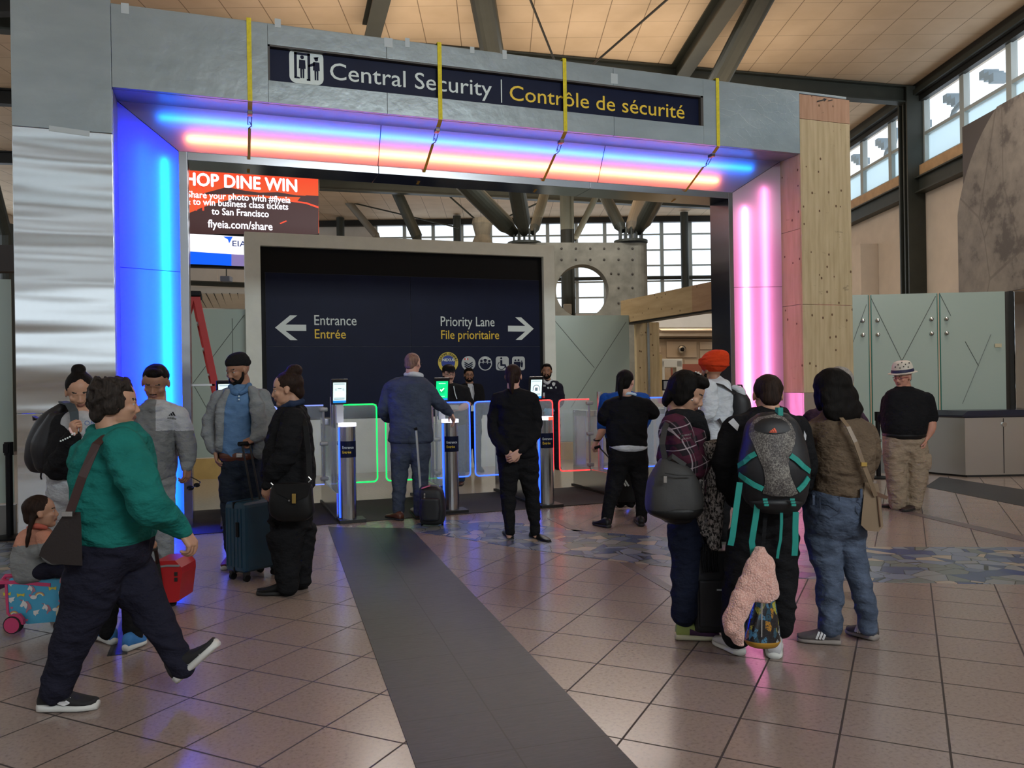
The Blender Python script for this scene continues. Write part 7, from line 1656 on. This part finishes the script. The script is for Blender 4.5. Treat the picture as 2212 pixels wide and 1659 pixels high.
for s_ in (-.09, .09): MB().tube([c0+rv*(s_-.01)+Vector((0, 0, -.27)), c0+rv*(s_+.01)+Vector((0, 0, -.27))], .028, 12).build('wheel', M_BLK, t)
MB().box(c0-fv*.123+Vector((0, 0, .0))+rv*.02, (.05, .002, .008), VZ).build('badge', M_GRYI, t)

# ---- teenager with the sports backpack
q = Per(4.34, 1655, 'teenager in black with short hair wearing the speckled sports backpack, back turned')
hd = q.head(1658, 812, 898, 176, 12)
A1 = [(1596, 932, 0, 36), (1572, 1000, .05, 34), (1582, 1060, .18, 29), (1612, 1082, .3, 20)]; A2 = [(1718, 932, 0, 34), (1734, 1000, .05, 30), (1726, 1060, .18, 26), (1700, 1082, .3, 20)]
tor = [(884, 1630, 1690, .08), (900, 1598, 1718, .12), (930, 1580, 1732, .15), (1000, 1588, 1724, .16), (1080, 1590, 1720, .16), (1100, 1592, 1716, .16)]
LG1 = [(1618, 1175, 0, 46), (1602, 1270, 0, 40), (1590, 1368, 0, 32)]; LG2 = [(1682, 1175, 0, 42), (1686, 1270, 0, 34), (1687, 1350, 0, 27)]
q.body(SK_TAN, (1660, 890, 0), tor, [dict(pts=A1), dict(pts=A2)], [LG1, LG2], [((1612, 1084, .3), (.3, -.9, .2), (0, 0, -1), 1, 40, .95)]); q.hairdo('short', HR_DKBR, .004)
g_ = q.garment('jacket', C_BLACK, tor, [A1, A2, [(1628, 892, .02, 16), (1660, 898, -.08, 17), (1692, 892, .02, 16)]])
decal('shoulder_patch', [[(1584, 903), (1597, 918), (1593, 931), (1573, 912)]], g_, mat('patch_white', (.40, .41, .43), .7), q.root, .014, 2); decal('shoulder_patch', [[(1737, 930), (1742, 940), (1741, 951), (1736, 951)]], g_, mat('patch_white', (.40, .41, .43), .7), q.root, .005, 1)
q.garment('trousers', C_BLACK, [(1090, 1592, 1714, .16), (1140, 1590, 1714, .165)], [LG1, LG2])
K_WSH = mat('white_knit_shoe', (.44, .43, .44), .7, bump=.3, bscale=150)
shoe(q.root, H(1601, 1416), H(1548, 1388), K_WSH, M_SOLEW, .105, .12, .03); shoe(q.root, H(1673, 1424), H(1668, 1385), K_WSH, M_SOLEW, .105, .12, .03)
t = empty('backpack', W(1668, 1110, 4.1), 'black sports backpack with speckled grey centre and teal straps on the back of the teenager', 'backpack')
def K_(x, y, d=0): return W(x, y, 4.10+d)
def krows(R): return [(K_((a+b)/2, y, dz), rv*((b-a)/2*4.1/FPX), fv*h_) for y, a, b, h_, dz in R]
pk = vob('pack_body', [rowloft(krows([(898, 1632, 1706, .06, .02), (915, 1614, 1722, .10, .02), (960, 1604, 1738, .12, .01), (1010, 1596, 1746, .13, 0), (1060, 1602, 1742, .12, .01), (1085, 1612, 1735, .10, .02)]), 4, 34, 2.6)], mat('black_nylon', (.008, .008, .010), .55), t, .008, 3)
k = N('speckled_nylon'); k.setp(.6, 0, .3); co = k.coord(); n_ = k.noise(co, 130, 4, .8); b_ = k.noise(co, 9, 3); mm = k.math('ADD', n_, k.math('MULTIPLY', b_, .35)); k.base(k.ramp(mm, [(.56, (.030, .025, .025)), (.68, (.085, .075, .070)), (.82, (.24, .23, .20))])); M_SPK = k.m
ptr = bvh(pk)
def zk(zx, zy): return (1500+zx/5.027, 780+zy/5.027)
hour = [(600, 700), (660, 620), (760, 580), (880, 572), (980, 610), (1060, 690), (1102, 800), (1090, 900), (1050, 1000), (1020, 1110), (1050, 1260), (1130, 1440), (1000, 1490), (860, 1475), (740, 1445), (770, 1300), (750, 1170), (690, 1030), (640, 900), (590, 800)]
hole = [(640, 740), (660, 680), (740, 625), (840, 612), (940, 625), (1010, 670), (1050, 745), (980, 780), (880, 798), (760, 785)]
decal('speckled_panel', [[zk(*p) for p in hour]], ptr, M_SPK, t, .006, 2) if False else None
# panel built as strips so that it follows the curve of the pack
def strip_panel(name, poly, m, lift, ny=26, nx=12, e0=.3):
    ys = [min(p[1] for p in poly)+(max(p[1] for p in poly)-min(p[1] for p in poly))*(i+.02)/(ny-.96)*.98 for i in range(ny)]; V = []; F = []
    for y in ys:
        xs = []
        for i in range(len(poly)):
            (x0, y0), (x1, y1) = poly[i], poly[(i+1) % len(poly)]
            if (y0-y)*(y1-y) <= 0 and y0 != y1: xs.append(x0+(x1-x0)*(y-y0)/(y1-y0))
        a, b = min(xs), max(xs)
        for j in range(nx+1):
            x = a+(b-a)*j/nx; px, py = zk(x, y); d = _d(px, py).normalized(); h_ = ptr.ray_cast(C0, d); e_ = min(1, 3.2*min(j, nx-j)/nx)
            V.append((h_[0] if h_[0] is not None else K_(px, py, .02))-d*lift*(e0+(1-e0)*e_))
    for i in range(ny-1):
        for j in range(nx): a = i*(nx+1)+j; F.append([a, a+nx+1, a+nx+2, a+1])
    return link(name, V, F, m, t, True)
strip_panel('speckled_panel', hour, M_SPK, .022); strip_panel('top_window', hole, mat('black_nylon', (.008, .008, .010), .55), .027, e0=.9)
M_ORG = mat('logo_orange', (.62, .09, .035), .6); bt = Vector(K_(1669, 928, -.16))
for i in range(3): decal('logo_bar', [[zk(826+25*i, 763), zk(845+25*i, 763), zk(845+25*i-.6*(14+13*i), 763-(14+13*i)), zk(826+25*i-.6*(5+13*i), 763-(5+13*i))]], ptr, M_ORG, t, .033)
decal('logo_bar', [[zk(815, 767), zk(898, 767), zk(898, 776), zk(815, 776)]], ptr, M_ORG, t, .033)
M_TSTR = mat('teal_webbing', (.012, .23, .19), .6)
def strap(pts, w_=.024, lift=.012):
    P_ = []
    for x, y in pts:
        d = _d(x, y).normalized(); h_ = ptr.ray_cast(C0, d); P_.append((h_[0] if h_[0] is not None else K_(x, y, .0))-d*lift)
    return P_
def zs_(L): return [zk(*p) for p in L]
for L in ([(665, 1005), (600, 1040), (540, 1095), (475, 1140)], [(1045, 1025), (1110, 1070), (1180, 1140), (1255, 1200)], [(485, 1230), (560, 1290), (650, 1345), (745, 1390)], [(1240, 1265), (1200, 1330), (1160, 1375), (1125, 1405)]):
    MB().ribbon(strap(zs_(L)), uv, .026, .006).build('side_strap', M_TSTR, t)
MB().box(K_(1683, 889, -.02), (.024, .05, .04), R3).build('top_strap', M_TSTR, t)
for pts in (((1598, 1042), (1592, 1085), (1586, 1130), (1582, 1160), (1578, 1178)), ((1636, 1090), (1632, 1120), (1627, 1150), (1624, 1170), (1628, 1202)), ((1688, 1096), (1688, 1130), (1686, 1165), (1681, 1190), (1679, 1206)), ((1719, 1106), (1718, 1140), (1718, 1172), (1716, 1200))):
    MB().ribbon([K_(x, y, -.06+.01*i) for i, (x, y) in enumerate(pts)], rv, .030 if pts[0][0] != 1688 else .014, .005).build('hanging_strap', M_TSTR, t)
MB().add(*rowloft(krows([(1082, 1616, 1732, .10, -.01), (1095, 1622, 1728, .08, -.01), (1104, 1640, 1722, .05, -.01)]), 3, 24)).build('hip_belt', mat('black_nylon', (.008, .008, .010), .55), t, True)
for x in (1654, 1713):
    for j in range(3): MB().box(K_(x+(j-1)*1.5, 1079+6*j, -.125), (.022, .008, .010), R3).build('buckle', M_TSTR, t)
# fleece jacket and patterned bag hanging from it
t = empty('patterned_bag', W(1645, 1388, 4.05), 'shiny flower-patterned bag with a yellow rim hanging behind the legs of the teenager', 'bag')
k = N('floral_vinyl'); k.setp(.18, 0, .5); co = k.coord(); v = k.n('ShaderNodeTexVoronoi'); v.inputs['Scale'].default_value = 48; k.l(k.mapping(co, (1, 1, .5)), v.inputs['Vector']); sp_ = k.n('ShaderNodeSeparateColor'); k.l(v.outputs['Color'], sp_.inputs[0])
c = k.ramp(sp_.outputs[0], [(0, (.012, .012, .014)), (.35, (.05, .16, .26)), (.5, (.012, .012, .014)), (.62, (.38, .40, .40)), (.72, (.34, .16, .02)), (.82, (.30, .28, .04)), (.9, (.02, .06, .09))], 'CONSTANT')
k.base(k.mix(k.math('GREATER_THAN', k.noise(co, 120, 3, .7), .56), c, (.02, .02, .022))); M_FLOR = k.m
def F_(x, y, d=0): return W(x, y, 4.06+d)
def frows(R): return [(F_((a+b)/2, y), rv*((b-a)/2*4.06/FPX), fv*h_) for y, a, b, h_ in R]
m_ = MB(); m_.add(*rowloft(frows([(1270, 1632, 1668, .05), (1300, 1624, 1673, .065), (1340, 1613, 1679, .08), (1372, 1606, 1682, .09), (1380, 1606, 1682, .09)]), 4, 30, 2.6)); m_.build('bag_body', M_FLOR, t, True)
m_ = MB(); m_.add(*rowloft(frows([(1378, 1605, 1683, .092), (1384, 1608, 1680, .088)]), 2, 30, 2.6)); m_.build('rim', mat('mustard_rim', (.35, .18, .02), .4), t, True); MB().ribbon([F_(1646, 1290, -.07), F_(1645, 1376, -.095)], rv, .006, .004).build('zip', M_FIT, t)
MB().ribbon([F_(1650, 1275), F_(1648, 1180, .03), F_(1655, 1095, .05)], rv, .02, .004).build('hanging_cord', C_BLACK, t)
k = N('sherpa_fleece'); k.setp(1, 0, .1); co = k.coord(); v = k.n('ShaderNodeTexVoronoi'); v.inputs['Scale'].default_value = 110; k.l(co, v.inputs['Vector']); k.base(k.ramp(v.outputs['Distance'], [(.1, (.66, .43, .37)), (.7, (.52, .29, .24))])); k.bump(v.outputs['Distance'], .7, .008); k.p.inputs['Sheen Weight'].default_value = .3; M_FLC = k.m
t = empty('fleece_blanket', W(1615, 1395, 4.0), 'pink sherpa fleece draped over the flower-patterned bag behind the legs of the teenager', 'blanket')
def FL(R, d=0): return rowloft([(W((a+b)/2, y, 3.97+dz+d), rv*((b-a)/2*3.97/FPX), fv*h_) for y, a, b, h_, dz in R], 4, 26, 2.2)
vob('fleece_drape', [FL([(1182, 1630, 1654, .02, .06), (1205, 1618, 1668, .035, .03), (1235, 1603, 1676, .045, .01), (1262, 1592, 1680, .05, 0), (1284, 1586, 1682, .05, 0), (1294, 1582, 1680, .045, 0)]), FL([(1280, 1580, 1636, .045, -.01), (1305, 1574, 1626, .045, -.02), (1325, 1566, 1618, .045, -.02), (1345, 1560, 1608, .04, -.02), (1360, 1563, 1607, .035, -.02), (1380, 1579, 1607, .025, -.01), (1396, 1595, 1606, .012, 0)])], M_FLC, t, .007, 2, .010, 22)

# ---- woman in the brown jacket, and the person hidden beyond her
q = Per(5.3, 1800, 'grey-haired person in dark jacket almost hidden beyond the long black hair')
q.head(1812, 794, 870, 176, 4)
tor = [(874, 1786, 1830, .08), (890, 1752, 1858, .12), (930, 1748, 1862, .15), (1000, 1754, 1858, .15), (1050, 1756, 1856, .15)]
A1 = [(1758, 905, 0, 23), (1752, 975, .05, 21), (1770, 1020, .15, 14)]; A2 = [(1850, 905, 0, 22), (1858, 975, .05, 20), (1845, 1020, .15, 14)]
LG1 = [(1785, 1100, 0, 26), (1795, 1200, 0, 20), (1796, 1285, 0, 16)]; LG2 = [(1838, 1100, 0, 24), (1852, 1200, 0, 18), (1862, 1285, 0, 15)]
q.body(SK_PALE, (1810, 880, 0), tor, [dict(pts=A1), dict(pts=A2)], [LG1, LG2], vs=.008); q.hairdo('short', HR_GREY)
q.garment('jacket', cloth('plum_print', (.035, .018, .030), var=.6), tor, [A1, A2], .01); q.garment('trousers', C_BLACK, [(1045, 1757, 1855, .15), (1090, 1758, 1855, .15)], [LG1, LG2], .01)
for a in ((1797, 1300, 1792), (1860, 1298, 1866)): shoe(q.root, H(a[0], a[1]), H(a[2], a[1]-18), L_BLACK, M_SOLEB, .09, .09)
q = Per(4.48, 1810, 'person with long black hair in brown jacket and faded jeans, back turned')
hd = q.head(1794, 800, 884, -166, 8)
A1 = [(1756, 938, 0, 29), (1748, 992, .06, 27), (1765, 1008, .2, 22), (1790, 992, .3, 14)]; A2 = [(1868, 938, 0, 27), (1874, 992, .06, 25), (1850, 1012, .2, 20), (1806, 1002, .3, 13)]
tor = [(896, 1774, 1832, .08), (912, 1752, 1866, .13), (942, 1744, 1882, .17), (1000, 1746, 1880, .18), (1045, 1749, 1872, .17), (1060, 1750, 1869, .17)]
LG1 = [(1778, 1175, 0, 36), (1791, 1240, 0, 28), (1793, 1300, 0, 27), (1793, 1360, 0, 23)]; LG2 = [(1838, 1175, 0, 29), (1853, 1240, 0, 24), (1868, 1300, 0, 22), (1875, 1352, 0, 20)]
q.body(SK_TAN, (1802, 890, 0), tor, [dict(pts=A1), dict(pts=A2)], [LG1, LG2]); q.hairdo('long', HR_BLACK, .006)
g_ = q.garment('jacket', C_BROWN, tor, [A1, A2]); q.garment('hem_band', C_BROWN, [(1050, 1748, 1871, .175), (1062, 1750, 1869, .175)], (), .007, 1)
j_ = q.garment('jeans', C_JEANB, [(1062, 1744, 1868, .17), (1110, 1740, 1868, .175), (1148, 1744, 1866, .165)], [LG1, LG2], .008, 3, (), .009)
M_STI = mat('jeans_stitch', (.035, .045, .07), .9)
for x0, y0, w_ in ((1770, 1075, 44), (1846, 1068, 20)):
    decal('pocket_seam', [[(x0, y0), (x0+2, y0), (x0+4, y0+34), (x0+w_*.5, y0+44), (x0+w_*.5, y0+46), (x0+2, y0+35.5)], [(x0+w_*.5, y0+44), (x0+w_, y0+32), (x0+w_, y0+34), (x0+w_*.5, y0+46)], [(x0, y0), (x0+w_, y0-2), (x0+w_, y0), (x0, y0+2)], [(x0+w_-2, y0-2), (x0+w_, y0-2), (x0+w_+.5, y0+32), (x0+w_-1.5, y0+33)]], j_, M_STI, q.root, .004, 3)
    decal('pocket_seam', [[(x0+4, y0+14), (x0+w_*.45, y0+17), (x0+w_*.9, y0+30), (x0+w_*.9, y0+31.5), (x0+w_*.45, y0+19), (x0+4, y0+16)]], j_, M_STI, q.root, .004, 3)
for x, y in ((1757, 1080), (1860, 1066)): MB().box(W(x, y, 4.29), (.012, .01, .05), R3).build('belt_loop', C_JEANB, q.root)
K_GSH = mat('grey_suede', (.075, .065, .066), .85); M_SOLEG = mat('taupe_sole', (.22, .19, .17), .7)
shoe(q.root, H(1815, 1392), H(1722, 1384), K_GSH, M_SOLEG, .10, .115, .03, stripes=M_WSTRIPE); shoe(q.root, H(1893, 1384), H(1832, 1366), K_GSH, M_SOLEG, .10, .115, .03, stripes=M_WSTRIPE)
t = empty('handbag', W(1888, 1145, 4.35), 'tan leather handbag on a long strap beside the brown jacket', 'bag')
L_TAN = mat('tan_leather', (.185, .13, .08), .45, var=.06, bump=.1, bscale=100); L_TAND = mat('tan_edge', (.10, .05, .028), .5)
def T_(x, y, d=0): return W(x, y, 4.36+d)
MB().loft([[T_(x, y, d) for x, y, d in ((a, y0, -.05), (b, y0+3, -.05), (b, y0+3, .06), (a, y0, .06))] for y0, a, b in ((1042, 1868, 1897), (1070, 1866, 1901), (1110, 1862, 1906), (1134, 1860, 1908), (1146, 1872, 1898))]).build('bag_body', L_TAN, t)
MB().prism([T_(x, y, -.052) for x, y in ((1884, 1066), (1893, 1062), (1921, 1073), (1915, 1079), (1895, 1072))], fv*.11).build('flap', L_TAND, t)
MB().ribbon([T_(1895, 1068, -.055), T_(1899, 1110, -.056), T_(1902, 1138, -.055)], rv, .005, .004).build('piping', L_TAND, t)
MB().ribbon([T_(1892, 1072, -.06), T_(1878, 1035, -.09), T_(1864, 1000, -.10), T_(1848, 955, -.10), T_(1832, 922, -.08), T_(1815, 900, .0), T_(1800, 905, .2)], rv, .022, .005).build('strap', L_TAN, t); MB().box(T_(1866, 1003, -.105), (.03, .012, .02), R3).build('strap_buckle', mat('gold_metal', (.7, .5, .15), .3, 1), t)

# ---- man in the straw hat
q = Per(9.01, 1955, 'person with patterned white hat, glasses, black polo and khaki cargo trousers')
hd = q.head(1949, 792, 838, -58, 8, wide=1.08)
A1 = [(1920, 866, .12, 16), (1914, 898, .16, 14), (1922, 930, .2, 9), (1932, 952, .2, 6)]; A2 = [(2000, 864, -.06, 17.5), (2009, 896, -.06, 16), (2010, 925, -.08, 11), (2001, 948, -.1, 7.5)]
tor = [(838, 1934, 1974, .08), (848, 1916, 1998, .13), (872, 1910, 2008, .17), (905, 1907, 2002, .20), (928, 1908, 1998, .20), (938, 1910, 1996, .18)]
LG1 = [(1934, 1000, 0, 23), (1938, 1055, 0, 19.5), (1940, 1088, 0, 18)]; LG2 = [(1980, 1000, 0, 25), (1978, 1055, 0, 20), (1973, 1090, 0, 16)]
q.body(SK_RED, (1955, 844, 0), tor, [dict(pts=A1, cover=2), dict(pts=A2, cover=2)], [LG1, LG2], [((2000, 949, -.1), (-.3, -1, 0), (-.9, .2, .3), -1, 55, 1.1)], nr=.065); q.eyes(); q.hairdo('stubble', HR_GREY, .004, g=1.0); q.glasses(mat('red_frame', (.25, .02, .05), .3))
vob('polo_shirt', [rowloft(q.rows(tor), 4, 30), chain(q.ch([A1[0], A1[1], (1909, 904, .12, 14)]), 5, 16), chain(q.ch([A2[0], A2[1], (2010, 902, -.06, 16)]), 5, 16)], C_BLACK, q.root, .009, 3, .004, 9)
c_ = hd.P(0, -.06, .80); ht = vob('straw_hat', [rowloft([(c_-hd.u*.02*1, hd.x*.105, hd.f*.125), (c_+hd.u*.05, hd.x*.098, hd.f*.115), (c_+hd.u*.085, hd.x*.088, hd.f*.098)], 4, 30, 2.2), ell(c_-hd.u*.022, (.150, .175, .010), (hd.x, hd.f, hd.u), 30)], cloth('straw_white', (.56, .52, .44), fold=.1), q.root, .006, 1)
vob('hat_band', [rowloft([(c_-hd.u*.012, hd.x*.110, hd.f*.130), (c_+hd.u*.012, hd.x*.107, hd.f*.126)], 2, 30, 2.2)], mat('band_navy', (.012, .014, .05), .6), q.root, .005, 1)
for x, y in ((1940, 788), (1948, 783), (1956, 787), (1964, 784), (1952, 792), (1934, 793), (1944, 795), (1962, 793)): decal('hat_motif', [[(x+2.4*(1 if i % 2 == 0 else .4)*math.cos(a), y+2.4*(1 if i % 2 == 0 else .4)*math.sin(a)) for i, a in enumerate([2*PI*j/10 for j in range(10)])]], ht, M_BLK, q.root, .003)
g_ = q.garment('cargo_trousers', C_KHAKI, [(940, 1910, 1996, .17), (975, 1910, 2002, .18)], [LG1, LG2]); vob('cargo_pocket', [rowloft(q.rows([(982, 1986, 2008, .07, -.04), (1000, 1988, 2008, .08, -.04), (1012, 1988, 2006, .07, -.04)]), 3, 18, 4)], C_KHAKI, q.root, .008, 2)
q.garment('belt', L_BLACK, [(937, 1909, 1997, .182), (941, 1909, 1997, .182)], (), .006, 1, (), 0)
shoe(q.root, H(1950, 1098), H(1905, 1096), mat('brown_sandal', (.035, .022, .018), .6), M_SOLEB, .10, .09, .025, low=True); shoe(q.root, H(1984, 1096), H(1952, 1106), mat('brown_sandal', (.035, .022, .018), .6), M_SOLEB, .10, .09, .025, low=True)

# ---- repeats of one kind share a group
for nm, gp in (('entry_gate', 'row of glass entry gates'), ('ratchet_strap', 'yellow straps round the header'), ('queue_post', 'black queue posts'), ('wall_post', 'slim posts before the back windows'),
               ('roof_strut', 'steel roof struts'), ('roof_beam', 'dark roof beams'), ('tie_rod', 'thin roof tie rods'), ('glass_partition', 'frosted glass partitions'), ('strut_shoe', 'strut shoes on the pylon'), ('downpipe', 'bent pipes outside the high windows')):
    for o in bpy.data.objects:
        if o.parent is None and o.name.split('.')[0] == nm: o['group'] = gp
